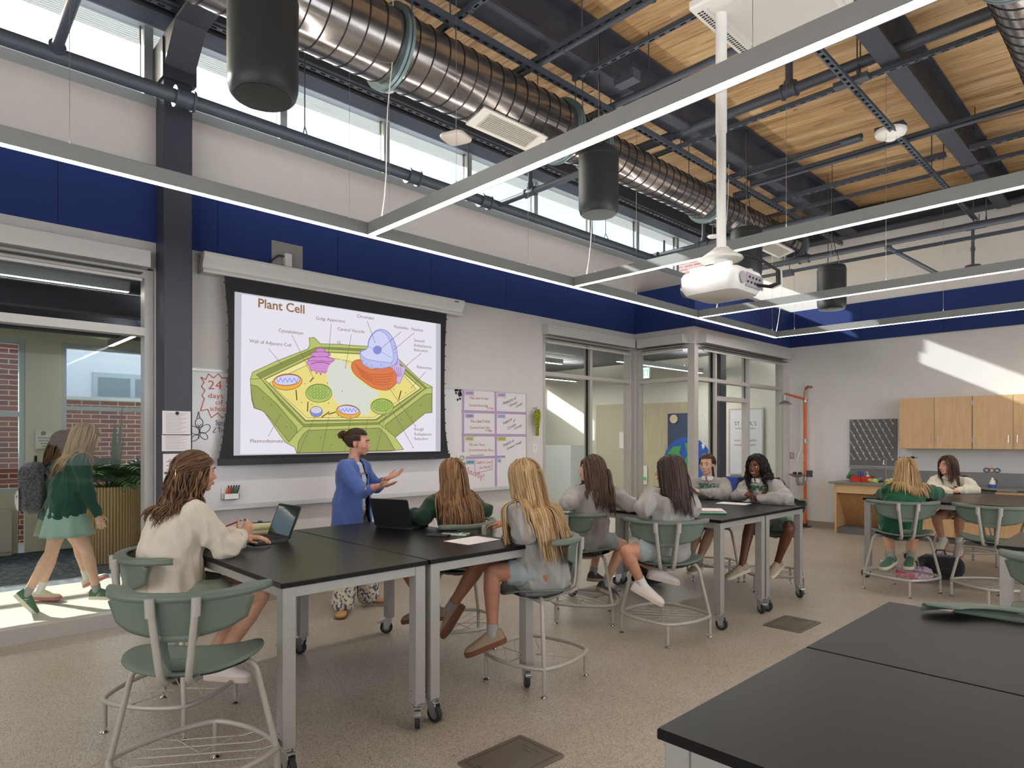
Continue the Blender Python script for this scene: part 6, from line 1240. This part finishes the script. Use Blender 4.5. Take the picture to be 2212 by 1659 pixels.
def shoe(root, ank, toe, m_up, m_sole, s=1., sock=None, stripe=None, shank=None, lace=None, up=None, flatshoe=False):
    toe = V(toe).normalized(); u = V(up) if up else V((0, 0, 1)); x = toe.cross(u).normalized(); u = x.cross(toe).normalized(); ank = V(ank); o = ank-u*.075*s; F = lambda a, b, c: o+x*a*s+toe*b*s+u*c*s
    ys = [-.062, -.055, -.03, .0, .04, .085, .13, .165, .185, .195]; ws = [.016, .028, .034, .036, .036, .042, .046, .042, .032, .014]; hs = [.06, .088, .098, .1, .094, .078, .064, .056, .048, .036]
    if flatshoe: hs = [.03, .05, .055, .045, .035, .035, .036, .034, .03, .022]
    m_ = MB(); n_ = 16; vs = []
    for y, w_, h_ in zip(ys, ws, hs):
        for k in range(n_): a = 2*pi*k/n_; vs.append(F(cos(a)*w_, y, .016+max(0, (sin(a)+.15)/1.15)**.8*(h_-.016) if sin(a) > -.15 else .012))
    fs = [(i*n_+k, i*n_+(k+1) % n_, (i+1)*n_+(k+1) % n_, (i+1)*n_+k) for i in range(len(ys)-1) for k in range(n_)]+[tuple(range(n_)), tuple((len(ys)-1)*n_+k for k in range(n_-1, -1, -1))]
    m_.add(vs, fs); sh_ = m_.build('shoe', m_up, None, smooth=60, clean=True); under(sh_, root)
    q = MB(); out = [(w_*1.12, y*1.03) for y, w_ in zip(ys, ws)]+[(-w_*1.12, y*1.03) for y, w_ in reversed(list(zip(ys, ws)))]; hsole = .012 if flatshoe else .03
    q.prism(out, 0, hsole, F); under(q.build('sole', m_sole, None, clean=True, bevel=.003), sh_)
    if lace:
        q = MB()
        for k in range(4): y = .035+.022*k; h_ = .088-.011*k; q.tube([F(-.02, y, h_-.012), F(0, y+.004, h_+.002), F(.02, y, h_-.012)], .0028*s, 5)
        under(q.build('laces', lace, None), sh_)
    if stripe:
        for sg in (-1, 1):
            q = MB()
            for k in range(3): y = .03+.022*k; q.tube([F(sg*.0345, y-.012, .03), F(sg*.030, y+.01, .06-.004*k)], .004*s, 5)
            under(q.build('stripes', stripe, None), sh_)
    if sock and shank is not None:
        d = (V(shank)-ank).normalized(); under(MB().tube([ank-d*.02*s, ank+d*.03*s, ank+d*(.055 if sock[1] < .06 else sock[1])*s], [.036*s, .0355*s, .038*s], 14).build('sock', sock[0], None, smooth=60), root)
def eyes_mouth(root, M, s, smile, browm, lipm, iris):
    for sg in (-1, 1):
        q = MB().ball(M @ (V((sg*.030, .0715, .0015))*s), (.0120*s,)*3, 16, 12); e = q.build('eye', mat('eye_white', (226, 222, 216), .25), None, smooth=180); under(e, root)
        q = MB().lathe([(.0001, .0012), (.0052*s, 0)], M @ (V((sg*.0303, .0829, .0010))*s), 16, ax=M.to_3x3() @ V((sg*.08, 1, -.03))); under(q.build('iris', mat(iris, (62, 44, 32), .2), None), e)
        q = MB().tube([M @ (V(p)*s) for p in ((sg*.017, .0775, .003), (sg*.024, .0825, .0075), (sg*.034, .081, .0075), (sg*.0425, .073, .002))], .0024*s, 6); under(q.build('upper_lashes', mat('lash', (40, 30, 26), .7), None), e)
        q = MB().tube([M @ (V(p)*s) for p in ((sg*.012, .0905, .0205), (sg*.025, .092, .0265), (sg*.037, .084, .0255), (sg*.046, .071, .018))], [.0028*s, .0036*s, .0030*s, .0012*s], 6, sx=1.3); under(q.build('eyebrow', browm, None, smooth=60), root)
    w_ = .020+.008*smile; lift = .006*smile
    mo = MB().tube([M @ (V(p)*s) for p in ((-w_, .0845-.006*smile, -.0575+lift), (-.010, .0945, -.0545-.001*smile), (0, .0962, -.0552), (.010, .0945, -.0545-.001*smile), (w_, .0845-.006*smile, -.0575+lift))], [.0015*s, .0034*s, .0032*s, .0034*s, .0015*s], 7)
    mo.tube([M @ (V(p)*s) for p in ((-w_, .0845-.006*smile, -.0578+lift), (-.010, .0935, -.0635-.006*smile), (0, .0950, -.0655-.007*smile), (.010, .0935, -.0635-.006*smile), (w_, .0845-.006*smile, -.0578+lift))], [.0012*s, .0036*s, .0042*s, .0036*s, .0012*s], 7)
    mo = mo.build('mouth', lipm, None, smooth=60); under(mo, root)
    if smile > .3: under(MB().ball(M @ (V((0, .0865, -.0605))*s), (w_*.78*s, .0065*s, .0052*s), 16, 8, M=M.to_3x3()).build('teeth', mat('teeth', (236, 232, 222), .3), None, smooth=180), mo)

HANDN = {}
def person(label, H, pel, hipyaw, chestyaw, hyaw, hpitch=0, s=1.0, arms=None, legs=None, skin=(206, 160, 132), top=None, bottom=None, hair=None, shoes=None, smile=0, voxel=.006, fold=.006, baggy=1.0,
           lettering=None, collar=None, hroll=0, seed=1, skirt=False, sleeve=None, jacket=None, standing=False, legw=1., face=True, name='person', sh_w=.155, hem=0.):
    H = V(H); pel = V(pel); M = head_M(H, hyaw, hpitch, hroll); hu = (M.to_3x3() @ V((0, 0, 1))); fw = yawv(chestyaw); rt = yawv(chestyaw-90); hf = yawv(hipyaw); hr = yawv(hipyaw-90)
    root = empty(name, (pel.x, pel.y, 0), 0, label, 'person')
    nb = H-hu*.142*s-(M.to_3x3() @ V((0, 1, 0)))*.028*s; tu = (nb-pel).normalized(); TL = (nb-pel).length; mid = pel+tu*TL*.45-fw*.035*(0 if standing else 1); che = pel+tu*TL*.76-fw*.012
    shc = nb-tu*.055*s; shR = shc+rt*sh_w*s-tu*.012; shL = shc-rt*sh_w*s-tu*.012; hipR = pel+hr*.085*s; hipL = pel-hr*.085*s
    SK = MATS.get('skin_%d%d%d' % skin) or skin_mat('skin_%d%d%d' % skin, skin); MATS['skin_%d%d%d' % skin] = SK
    b = MB(); head(b, M, s)
    limb(b, [H+M.to_3x3() @ V((0, -.018, -.05))*s, nb+tu*.01, nb-tu*.05], [.047*s, .047*s, .058*s])
    limb(b, [pel, mid, che, nb-tu*.08], [.105*s, .098*s, .11*s, .07*s], sx=1.0, up=fw); limb(b, [shL, shc, shR], [.045*s, .055*s, .045*s])
    out = {}
    for sd, sh_ in (('R', shR), ('L', shL)):
        a = arms[sd]; sg = 1 if sd == 'R' else -1
        if 'e' in a: e = V(a['e']); w_ = V(a['w']); d = w_-e; w_ = e+d.normalized()*min(max(d.length, .2*s), .245*s)
        else: e, w_ = ik(sh_, a['w'], .265*s, .235*s, a['pole'])
        out[sd] = (sh_, e, w_); limb(b, [sh_, sh_.lerp(e, .5), e], [.043*s, .039*s, .033*s]); limb(b, [e, e.lerp(w_, .3), w_], [.034*s, .036*s, .024*s])
        if HANDN.get('dbg'): print(label[:20], sd, 'upper', (e-sh_).length)
        hand(b, w_+(w_-e).normalized()*.012, a.get('hd', (w_-e)), a.get('n', (0, 0, -1)), sg, a.get('curl', .35), s*.92, a.get('spread', .1))
    kn = {}
    for sd, hp in (('R', hipR), ('L', hipL)):
        l = legs[sd]; k_, an = ik(hp, l['a'], .405*s, .385*s, l.get('pole', hf+V((0, 0, .55)))) if 'k' not in l else (V(l['k']), V(l['a']))
        kn[sd] = (hp, k_, an); limb(b, [hp, hp.lerp(k_, .45), k_], [.082*s*legw, .072*s*legw, .05*s*legw]); limb(b, [k_, k_.lerp(an, .28), k_.lerp(an, .7), an], [.048*s*legw, .052*s*legw, .037*s, .031*s])
        limb(b, [an, an+V(l['t']).normalized()*.02*s-V((0, 0, .02))*s], [.029*s, .022*s])
    body = mk('body', skin_over(b, 'body', SK, voxel, 5), root)
    # ---- upper garment
    c = MB(); bg = baggy
    base = pel-V((0, 0, .035+hem)) if not jacket else pel-V((0, 0, jacket))
    ring_ = [(base, .158 if not jacket else .185, 1.12), (pel+tu*.08, .156 if not jacket else .172, 1.14), (mid, .142, 1.16), (che, .146, 1.2), (nb-tu*.1, .118, 1.28)]
    limb(c, [r[0] for r in ring_], [r[1]*s*(bg if k < 4 else 1)*.93 for k, r in enumerate(ring_)], sx=1.2, up=fw)
    limb(c, [shL-rt*.0, shc-rt*.05-tu*.0, shc+rt*.05, shR], [.064*s, .066*s, .066*s, .064*s]); limb(c, [nb-tu*.1, nb-tu*.035], [.085*s, .06*s])
    for sd in 'RL':
        sh_, e, w_ = out[sd]; wl = w_ if sleeve is None else e.lerp(w_, sleeve)
        limb(c, [sh_, sh_.lerp(e, .5), e], [x*s*bg for x in (.066, .064, .060)]); limb(c, [e, e.lerp(wl, .35), e.lerp(wl, .85), wl], [x*s*bg for x in (.060, .058, .046, .036 if sleeve is None else .048)])
    if top is not None:
        me = skin_over(c, 'top', top, max(voxel, .0085), 7, .6); crease(me, fold, 9., seed*3.3); me0 = me.copy()
        if jacket:
            bm = bmesh.new(); bm.from_mesh(me); dl = []
            for f in bm.faces:
                q = f.calc_center_median()-nb; x = q.dot(rt); y = q.dot(fw); z = q.z
                if (y > .03 and abs(x) < .052+.02*max(0, -z-.1)*(z > -.6) and z < .01 and f.normal.dot(fw) > .2) or q.z < -(nb.z-base.z)-.02: dl.append(f)
            bmesh.ops.delete(bm, geom=dl, context='FACES'); bm.to_mesh(me); bm.free()
        tp_ = mk('jacket' if jacket else 'sweatshirt', me, root, .007 if jacket else 0)
        if not jacket:
            rr = .058*s; q = MB().tube([nb-tu*.008+(rt*cos(t)+fw*sin(t)*.95)*rr+V((0, 0, -.014*max(0, sin(t)))) for t in [2*pi*k/24 for k in range(24)]], .010*s, 8, closed=True); under(q.build('neckband', top, None, smooth=60), root)
            for sd in 'RL':
                sh_, e, w_ = out[sd]; d = (w_-e).normalized(); wl = w_ if sleeve is None else e.lerp(w_, sleeve); under(MB().tube([wl-d*.03, wl-d*.01, wl+d*.018], [.036*s, .0335*s, .031*s] if sleeve is None else [.05*s, .052*s, .047*s], 18).build('cuff', top if sleeve is None else (collar or top), None, smooth=60), root)
        if collar:
            for sg in (-1, 1):
                q = MB()
                def cf(u, v): t = pi/2-sg*(.12+u*2.7); r = (.054+.016*v+.008*v*(u < .3))*s; return nb+tu*(.022-.042*v-.012*v*(u < .25))+(rt*cos(t)+fw*sin(t))*r
                q.grid(cf, 16, 4); under(q.build('shirt_collar', collar, None, smooth=180, thick=.003), root)
        if lettering:
            bv = BVHTree.FromPolygons([v.co for v in me.vertices], [tuple(p.vertices) for p in me.polygons])
            for txt, size, drop, lx, m_l in lettering:
                t = textmesh(txt, size, lambda u, v: (u, v, 0), bold=size*.035, align='CENTER'); vs = []
                bm = bmesh.new(); bm.from_mesh(t.mesh('t', [m_l])); bmesh.ops.triangulate(bm, faces=bm.faces); bmesh.ops.subdivide_edges(bm, edges=bm.edges, cuts=2, use_grid_fill=True); tm = bpy.data.meshes.new('l'); 
                for v in bm.verts:
                    o_ = nb-tu*drop+rt*-(v.co.x-lx)+tu*v.co.y+fw*.205; hit = bv.ray_cast(o_, -fw, .4); v.co = (hit[0]+fw*.0045) if hit[0] else (o_-fw*.08)
                bm.to_mesh(tm); bm.free(); tm.materials.append(m_l); mk('lettering', tm, root)
    # ---- lower garment
    if bottom is not None:
        c = MB()
        if skirt:
            n_ = 40
            def sk(u, v): t = 2*pi*u; r = (.115+.085*v)*(1+.05*sin(9*t)*v)*s; return pel+V((0, 0, .07-.30*v*s))+(hr*cos(t)*1.15+hf*sin(t))*r+hf*.02*v
            q = MB().grid(sk, 60, 10, closeu=True); under(q.build('skirt', bottom, None, smooth=180, thick=.005, clean=True), root)
        else:
            limb(c, [pel+tu*.02, pel+hf*.02], [.098*s, .105*s], sx=1.2, up=hf)
            for sd in 'RL':
                hp, k_, an = kn[sd]
                if standing: limb(c, [hp, k_, k_.lerp(an, .5), an-V((0, 0, .0))], [.085*s, .085*s, .088*s, .105*s])
                else: limb(c, [hp.lerp(k_, .08), hp.lerp(k_, .3), hp.lerp(k_, .56)], [.088*s*legw, .092*s*legw, .084*s*legw])
            me = skin_over(c, 'bottom', bottom, .0095, 6, .6); crease(me, .004, 11., seed); mk('trousers' if standing else 'shorts', me, root)
    if shoes:
        for sd in 'RL': shoe(root, kn[sd][2], legs[sd]['t'], s=s, shank=kn[sd][1], up=legs[sd].get('u'), **shoes)
    if face: eyes_mouth(root, M, s, smile, mat('brow_%d' % (skin[0] // 60), (58, 42, 34) if skin[0] > 120 else (24, 18, 16), .8), mat('lip_%d' % (skin[0] // 60), (176, 112, 104) if skin[0] > 120 else (120, 62, 58), .5), 'iris_brown')
    if hair:
        tors = [(H+M.to_3x3() @ V((0, -.03, -.04))*s, nb-tu*.07-fw*.02, (.080 if hair.get('gather') is None else .060)*s)]; bvh = BVHTree.FromPolygons([v.co for v in me0.vertices], [tuple(p.vertices) for p in me0.polygons])
        hair_bits(root, M, s, tors=tors, seed=seed, fl=None, bv=bvh, back=-fw, **hair)
    return root, out, kn, M, nb

GREYS = fabric('grey_marl', (158, 154, 150), .10); CREAM = fabric('cream_marl', (204, 194, 178), .06); DKGR = fabric('dark_green', (32, 56, 42), .2); GREENS = fabric('bottle_green', (36, 84, 58), .14); FLEE = fabric('cream_fleece', (214, 206, 186), .06)
MINT = fabric('mint_cloth', (146, 172, 160), .06); SAGE = fabric('sage_cloth', (138, 146, 128), .06); GREYSH = fabric('grey_shorts', (150, 158, 160), .06); SHIRT = fabric('white_shirt', (214, 214, 216), .04)
H_AUB = hair_mat('hair_auburn', (80, 54, 34), (122, 86, 56), (170, 132, 92)); H_BLO = hair_mat('hair_blonde', (126, 96, 62), (168, 134, 92), (200, 172, 130)); H_BRN = hair_mat('hair_brown', (46, 33, 27), (78, 55, 43), (112, 82, 64)); H_BRD = hair_mat('hair_dark_brown', (38, 29, 27), (64, 47, 42), (92, 70, 62))
H_CHE = hair_mat('hair_chestnut', (62, 42, 28), (98, 68, 46), (134, 98, 68)); H_BLK = hair_mat('hair_black', (14, 12, 12), (26, 22, 22), (44, 38, 36)); H_LBR = hair_mat('hair_light_brown', (100, 74, 48), (150, 118, 80), (190, 158, 112))
LETG = mat('letter_green', (30, 92, 60), .8); LETK = mat('letter_dark', (70, 66, 60), .8)
WSH = mat('shoe_white', (214, 204, 196), .6); WSO = mat('shoe_white_sole', (206, 190, 180), .6); TAN = mat('shoe_tan', (150, 128, 104), .8); GUM = mat('gum_sole', (112, 66, 44), .6); GRS = mat('shoe_green', (74, 108, 84), .7); CRS = mat('sole_cream', (212, 204, 180), .6); PKS = mat('sole_pink', (190, 120, 122), .6); SOCK = mat('sock_grey', (150, 148, 146), .9); SOCKW = mat('sock_white', (216, 214, 210), .9)
up_ = V((0, 0, 1))
Lk = -RGT
R1 = person('student in a cream sweatshirt, clipped wavy brown hair, holding a pink pencil', P(424, 1020, 3.72), (-3.95, 1.12, .72), 82, 88, 94, -2, 1.04,
    arms=dict(R=dict(e=(-3.74, 1.36, .955), w=(-3.88, 1.50, .995), n=(-.8, -.3, -.3), hd=(-.25, .6, .55), curl=.8), L=dict(e=(-4.22, 1.42, .965), w=(-4.05, 1.60, .96), n=(0, 0, -1), curl=.3)),
    legs=dict(R=dict(k=(-3.70, 1.55, .675), a=P(468, 1438, 3.78), t=RGT*.95+V((0, 0, -.05))), L=dict(k=(-3.98, 1.60, .68), a=P(455, 1420, 3.95), t=RGT+V((0, 0, -.1)))),
    skin=(198, 150, 124), top=CREAM, bottom=SAGE, shoes=dict(m_up=WSH, m_sole=WSO, sock=(SOCKW, .05), lace=WSH), voxel=.0055, baggy=1.16, fold=.008, seed=3, smile=0,
    hair=dict(n=330, mat_=H_CHE, length=.36, gather=(0, -.112, -.01), tail=.22, loose=.5, fan=.1, wave=.014, wfreq=38, width=.0062))
q = P(497, 1118, 3.76); 
o = MB().cyl(P(480, 1140, 3.9), P(521, 1124, 3.93), .0042, 8).cyl(P(521, 1124, 3.93), P(525, 1122.5, 3.93), .0042, 8, 1).build('pencil', [mat('pencil_pink', (196, 36, 84), .4), WHITE], smooth=30); tag(o, 'pink pencil held by the student in the cream sweatshirt', 'pencil')
M = R1[3]; m_ = MB(); m_.tube([M @ V(p) for p in ((.02, -.125, .035), (.045, -.128, .015), (.05, -.13, -.02), (.03, -.135, -.055), (-.01, -.132, -.05), (.01, -.135, -.01), (.0, -.13, .03), (.02, -.125, .035))], .0032, 6, closed=False); o = under(m_.build('hair_clip', mat('gold_wire', (206, 176, 120), .25, .9), smooth=60), R1[0])

person('auburn long-haired student in dark green seen from behind, elbow on the front table', P(975, 1024, 5.05), (-3.88, 3.2, .71), 200, 170, 178, 0, 1.02,
    arms=dict(L=dict(e=P(912, 1116, 4.88), w=(-4.24, 2.84, .965), n=(0, 0, -1)), R=dict(e=(-3.95, 3.5, 1.0), w=(-4.12, 3.38, .98))),
    legs=dict(L=dict(a=P(920, 1312, 4.85), t=-RGT*.8+V((0, 0, -.2)), pole=(-.6, -1, .6)), R=dict(a=P(945, 1318, 4.95), t=-RGT*.8+V((0, 0, -.1)), pole=(-1, -.5, .6))),
    skin=(176, 116, 88), top=DKGR, bottom=GREYSH, shoes=dict(m_up=TAN, m_sole=GUM, sock=(SOCK, .05), lace=TAN), voxel=.0065, baggy=1.1, fold=.008, seed=7,
    hair=dict(n=360, mat_=H_AUB, fan=.14, length=.50, wave=.004, wfreq=26, width=.0062))
person('student with very long blonde hair in a grey sweatshirt, legs crossed, at the front table', P(1130, 1033, 4.25), (-2.93, 3.1, .71), 228, 195, 188, -4, 1.05,
    arms=dict(L=dict(e=P(1140, 1149, 4.02), w=P(1112, 1152, 4.2), n=(0, 0, -1)), R=dict(e=(-3.2, 3.35, 1.0), w=(-3.4, 3.22, .97))),
    legs=dict(R=dict(k=P(1038, 1214, 4.25), a=P(974, 1312, 4.38), t=-RGT*.45+V((0, 0, -.75))+FWD*.2), L=dict(k=P(1062, 1235, 4.1), a=P(1064, 1368, 4.05), t=-RGT*.9+V((0, 0, -.35)))),
    skin=(168, 116, 92), top=GREYS, bottom=GREYSH, shoes=dict(m_up=TAN, m_sole=GUM, sock=(SOCK, .055), lace=mat('lace_red', (170, 60, 50), .8)), voxel=.0055, baggy=1.16, fold=.009, seed=11,
    hair=dict(n=420, mat_=H_BLO, fan=.12, length=.60, wave=.003, wfreq=20, width=.0062))
person('brown-haired student in grey seen in left profile at the middle tables', P(1277, 1013, 5.75), (-3.67, 4.42, .71), 96, 150, 225, 2, 1.02,
    arms=dict(L=dict(e=P(1226, 1086, 5.45), w=P(1250, 1092, 5.85)), R=dict(e=(-3.4, 4.72, 1.0), w=(-3.55, 4.92, .97))),
    legs=dict(R=dict(a=P(1306, 1262, 5.85), t=V((.1, .5, -.25)), pole=(.2, 1, .6)), L=dict(a=P(1281, 1238, 6.05), t=V((-.1, .5, -.1)), pole=(-.1, 1, .6))),
    skin=(206, 158, 136), top=GREYS, bottom=GREYSH, shoes=dict(m_up=mat('shoe_black', (50, 46, 46), .6), m_sole=mat('sole_beige', (150, 136, 120), .6), sock=(SOCK, .05)), voxel=.0065, baggy=1.13, fold=.008, seed=13,
    hair=dict(n=340, mat_=H_BRN, fan=.06, length=.42, wave=.006, wfreq=22, width=.0065, flow=(.5, -.95, -.2)))
person('student with straight dark brown hair in grey, back turned, white trainers crossed under her stool', P(1446, 1017, 5.22), (-2.9, 4.48, .71), 190, 150, 202, 0, 1.04,
    arms=dict(L=dict(e=P(1388, 1098, 5.0), w=P(1410, 1098, 5.3)), R=dict(e=P(1494, 1098, 5.1), w=(-3.05, 5.0, .97))),
    legs=dict(L=dict(k=P(1352, 1192, 4.98), a=P(1388, 1262, 5.02), t=RGT*.7+V((0, 0, -.35))-FWD*.25), R=dict(k=P(1368, 1196, 5.25), a=P(1418, 1232, 5.3), t=RGT*.9+V((0, 0, -.2)))),
    skin=(192, 138, 112), top=GREYS, bottom=GREYSH, shoes=dict(m_up=WSH, m_sole=WSO, sock=(SOCKW, .04), lace=WSH), voxel=.006, baggy=1.15, fold=.008, seed=17,
    hair=dict(n=420, mat_=H_BRD, fan=.12, length=.40, wave=.001, wfreq=18, width=.0066, flow=(.6, -.8, -.3)))
person('smiling student with tied-back brown hair, arms folded, in a lettered grey sweatshirt', P(1527, 1004, 7.3), (-3.76, 6.86, .71), 262, 284, 280, 0, 1.04,
    arms=dict(R=dict(e=(-4.02, 6.6, .965), w=(-3.78, 6.53, .975), hd=(1, 0, 0)), L=dict(e=(-3.50, 6.64, .965), w=(-3.72, 6.52, .99), hd=(-1, -.1, 0))),
    legs=dict(R=dict(a=P(1478, 1232, 6.7), t=V((-.1, -1, -.1)), pole=(0, -1, .6)), L=dict(a=P(1503, 1225, 6.8), t=V((.1, -1, -.1)), pole=(0, -1, .6))),
    skin=(206, 162, 138), top=GREYS, bottom=GREYSH, collar=SHIRT, shoes=dict(m_up=TAN, m_sole=CRS, sock=(SOCK, .05)), voxel=.006, baggy=1.12, fold=.006, seed=19, smile=.8,
    lettering=[('SPSG', .085, .125, 0, LETG), (')-(', .035, .085, 0, LETK)], hair=dict(n=260, mat_=H_BRN, gather=(0, -.115, -.01), tail=.3, width=.0055, face=(.24, .44), flow=(.2, -1, .1)))
person('laughing student with long curly black hair and clasped hands, in a lettered grey sweatshirt', P(1634, 1007, 6.95), (-2.98, 6.86, .71), 262, 268, 270, -2, 1.05,
    arms=dict(R=dict(e=(-3.36, 6.62, .965), w=P(1608, 1068, 6.82), n=(.6, 0, -.8), hd=(1, -.1, -.1), curl=.6), L=dict(e=(-2.80, 6.55, .965), w=P(1636, 1077, 6.7), n=(-.5, .3, .8), hd=(-1, 0, .1), curl=.7)),
    legs=dict(R=dict(k=(-3.12, 6.42, .70), a=P(1602, 1222, 6.55), t=V((-.6, -.75, -.35))), L=dict(k=(-2.72, 6.42, .68), a=P(1679, 1215, 6.55), t=V((-.1, -1, -.35)))),
    skin=(104, 62, 44), top=GREYS, bottom=MINT, collar=SHIRT, shoes=dict(m_up=mat('shoe_taupe', (170, 152, 134), .7), m_sole=CRS, sock=None, lace=WSH, stripe=WSH), voxel=.006, baggy=1.14, fold=.008, seed=23, smile=1,
    lettering=[('SPSG', .085, .125, 0, LETG)], hair=dict(n=380, mat_=H_BLK, fan=.34, length=.42, curly=.014, wfreq=58, width=.0068, face=(.14, .42), part=-.2, flow=(.35, -1, -.1)))
person('blonde student in a bottle green sweatshirt seen from behind at the far table', P(1955, 1014, 6.85), (-2.06, 7.56, .71), 118, 122, 128, 0, 1.04,
    arms=dict(L=dict(e=P(1918, 1067, 6.95), w=(-2.42, 8.05, .965)), R=dict(e=P(2024, 1066, 7.0), w=(-1.9, 8.2, .965))),
    legs=dict(L=dict(k=P(1918, 1150, 7.15), a=P(1925, 1204, 6.92), t=-RGT*.55-FWD*.35+V((0, 0, -.12))), R=dict(k=P(1975, 1150, 7.15), a=P(1966, 1203, 6.95), t=-RGT*.4-FWD*.5+V((0, 0, -.1)))),
    skin=(204, 152, 124), top=GREENS, bottom=MINT, shoes=dict(m_up=GRS, m_sole=CRS, sock=(SOCK, .05), stripe=mat('pale_pink', (226, 196, 186), .6)), voxel=.007, baggy=1.13, fold=.008, seed=29, face=False,
    hair=dict(n=340, mat_=hair_mat('hair_gold', (124, 94, 60), (166, 132, 90), (200, 172, 130)), fan=.28, length=.34, wave=.002, wfreq=20, width=.0068))
person('smiling student with long brown hair in a cream collared fleece across the far table', P(2046, 1006, 8.15), (-1.95, 9.92, .71), 262, 262, 246, 2, 1.05,
    arms=dict(L=dict(e=P(2106, 1058, 8.0), w=P(2062, 1060, 7.95), n=(0, 0, -1), hd=-RGT, curl=.6), R=dict(e=P(2012, 1056, 8.1), w=P(2046, 1061, 7.95), n=(0, 0, -1), hd=RGT, curl=.6)),
    legs=dict(R=dict(k=P(2022, 1118, 7.75), a=P(2036, 1166, 7.9), t=V((-.2, -.8, -.6))), L=dict(k=P(2072, 1118, 7.75), a=P(2072, 1170, 7.85), t=V((.1, -.8, -.6)))),
    skin=(206, 150, 122), top=FLEE, bottom=FLEE, collar=SHIRT, shoes=dict(m_up=mat('shoe_cream', (210, 200, 176), .7), m_sole=PKS, sock=(SOCKW, .07)), voxel=.007, baggy=1.13, fold=.006, seed=31, smile=.6,
    lettering=[('SPSG', .04, .16, -.09, LETK)], hair=dict(n=300, mat_=H_BRN, length=.36, wave=.003, wfreq=20, width=.0068, face=(.26, .46), flow=(.6, -.6, -.3)))
# teacher
JK = fabric('blue_knit', (78, 100, 160), .10); TEE = fabric('pale_blue_tee', (178, 192, 208), .04); FLOR = spotted('floral_trousers', (214, 208, 184), (92, 88, 120), 34, .44)
T = person('teacher in a blue knit jacket and floral trousers, hands raised, talking beside the screen', P(773, 956, 5.95), (-5.33, 3.08, .93), 44, 30, 48, -3, 1.06,
    arms=dict(R=dict(e=P(782, 1062, 5.68), w=P(818, 1050, 5.55), n=(-.1, .2, 1), hd=RGT*.9+V((0, 0, .1)), curl=.18, spread=.17), L=dict(e=P(812, 1052, 6.2), w=P(838, 1033, 6.05), n=(.0, -.6, .75), hd=RGT*.85+V((0, 0, .35)), curl=.15, spread=.2)),
    legs=dict(R=dict(a=P(742, 1306, 5.85), t=-FWD*.75+V((.1, 0, -.05)), pole=yawv(30)), L=dict(a=P(795, 1284, 6.15), t=RGT*.9, pole=yawv(40))),
    skin=(200, 146, 122), top=JK, bottom=FLOR, jacket=.28, standing=True, sleeve=.55, shoes=dict(m_up=mat('tan_flat', (186, 142, 92), .7), m_sole=mat('tan_sole', (120, 84, 56), .7), flatshoe=True), voxel=.0055, fold=.004, seed=37, smile=1, sh_w=.16,
    hair=dict(n=300, mat_=hair_mat('hair_espresso', (40, 28, 22), (66, 46, 34), (112, 80, 54)), gather=(0, -.105, .045), tail=.0, width=.0055, face=(.24, .42), flow=(.1, -1, .3), bun=(0, -.135, .058)))
root, out, kn, M, nb = T; fw = yawv(30); rt = yawv(-60); pel = V((-5.33, 3.08, .93)); c = MB(); tu = (nb-pel).normalized(); limb(c, [pel-V((0, 0, .02)), pel+tu*.2, nb-tu*.18, nb-tu*.08], [.118, .118, .124, .085], sx=1.15, up=fw); mk('tee_shirt', skin_over(c, 'tee', TEE, .009, 5), root)
m_ = MB(); 
for sg in (-1, 1): q = nb-tu*.38+rt*sg*.105+fw*.1; 
# walkers in the lobby
def walker(label, H, pel, s, ankR, ankL, toeR, toeL, wR, wL, top, bottom, hair, shoes, seed, yaw=78):
    return person(label, H, pel, yaw, yaw, yaw, 0, s, arms=dict(R=dict(w=wR, pole=(-.2, -1, 0), n=(-1, 0, 0), hd=(0, .3, -1), curl=.3), L=dict(w=wL, pole=(-.2, -1, 0), n=(1, 0, 0), hd=(0, .3, -1), curl=.3)),
        legs=dict(R=dict(a=ankR, t=toeR, pole=yawv(yaw)), L=dict(a=ankL, t=toeL, pole=yawv(yaw))), skin=(214, 172, 148), top=top, bottom=bottom, skirt=True, shoes=shoes, voxel=.007, baggy=1.04, fold=.006, seed=seed, hair=hair, hem=.04)
W1 = walker('long-haired student in dark green and mint skirt walking past behind the glass wall', (-7.1, 1.33, 1.60), (-7.1, 1.16, .94), 1.04, P(213, 1284, 6.05), P(52, 1296, 5.85), RGT+V((0, 0, .0)), V((.1, .6, -.8)), P(222, 1150, 6.0), P(130, 1120, 6.1), DKGR if False else fabric('forest_green', (36, 72, 60), .1), MINT,
    dict(n=300, mat_=H_LBR, length=.44, wave=.004, wfreq=22, width=.0066), dict(m_up=GRS, m_sole=CRS, sock=(SOCK, .05), stripe=mat('pale_pink'), lace=GRS), 41)
W2 = walker('second student with a backpack walking behind the green-clad student in the lobby', (-7.72, 1.27, 1.54), (-7.72, 1.20, .88), 1.02, P(84, 1286, 6.3), P(196, 1268, 6.75), RGT+V((0, 0, .0)), RGT+V((0, 0, .45)), P(150, 1090, 6.4), P(170, 1100, 6.8), fabric('teal_grey', (66, 92, 90), .1), SAGE,
    dict(n=240, mat_=H_CHE, length=.3, wave=.006, wfreq=30, width=.0066, gather=(0, -.11, .02), tail=.2, loose=.3), dict(m_up=mat('shoe_cream'), m_sole=PKS, sock=(SOCKW, .1), lace=WSH), 43)
BAGW = spotted('bag_tie_dye', (214, 204, 210), (150, 110, 128), 16, .42)
r = bag(-7.69, 1.0, .86, .33, .2, .5, -12, fabric('bag_grey', (78, 78, 82), .3, scale=60), 'grey, black and pink backpack worn by the second walking student', BAGW, True)
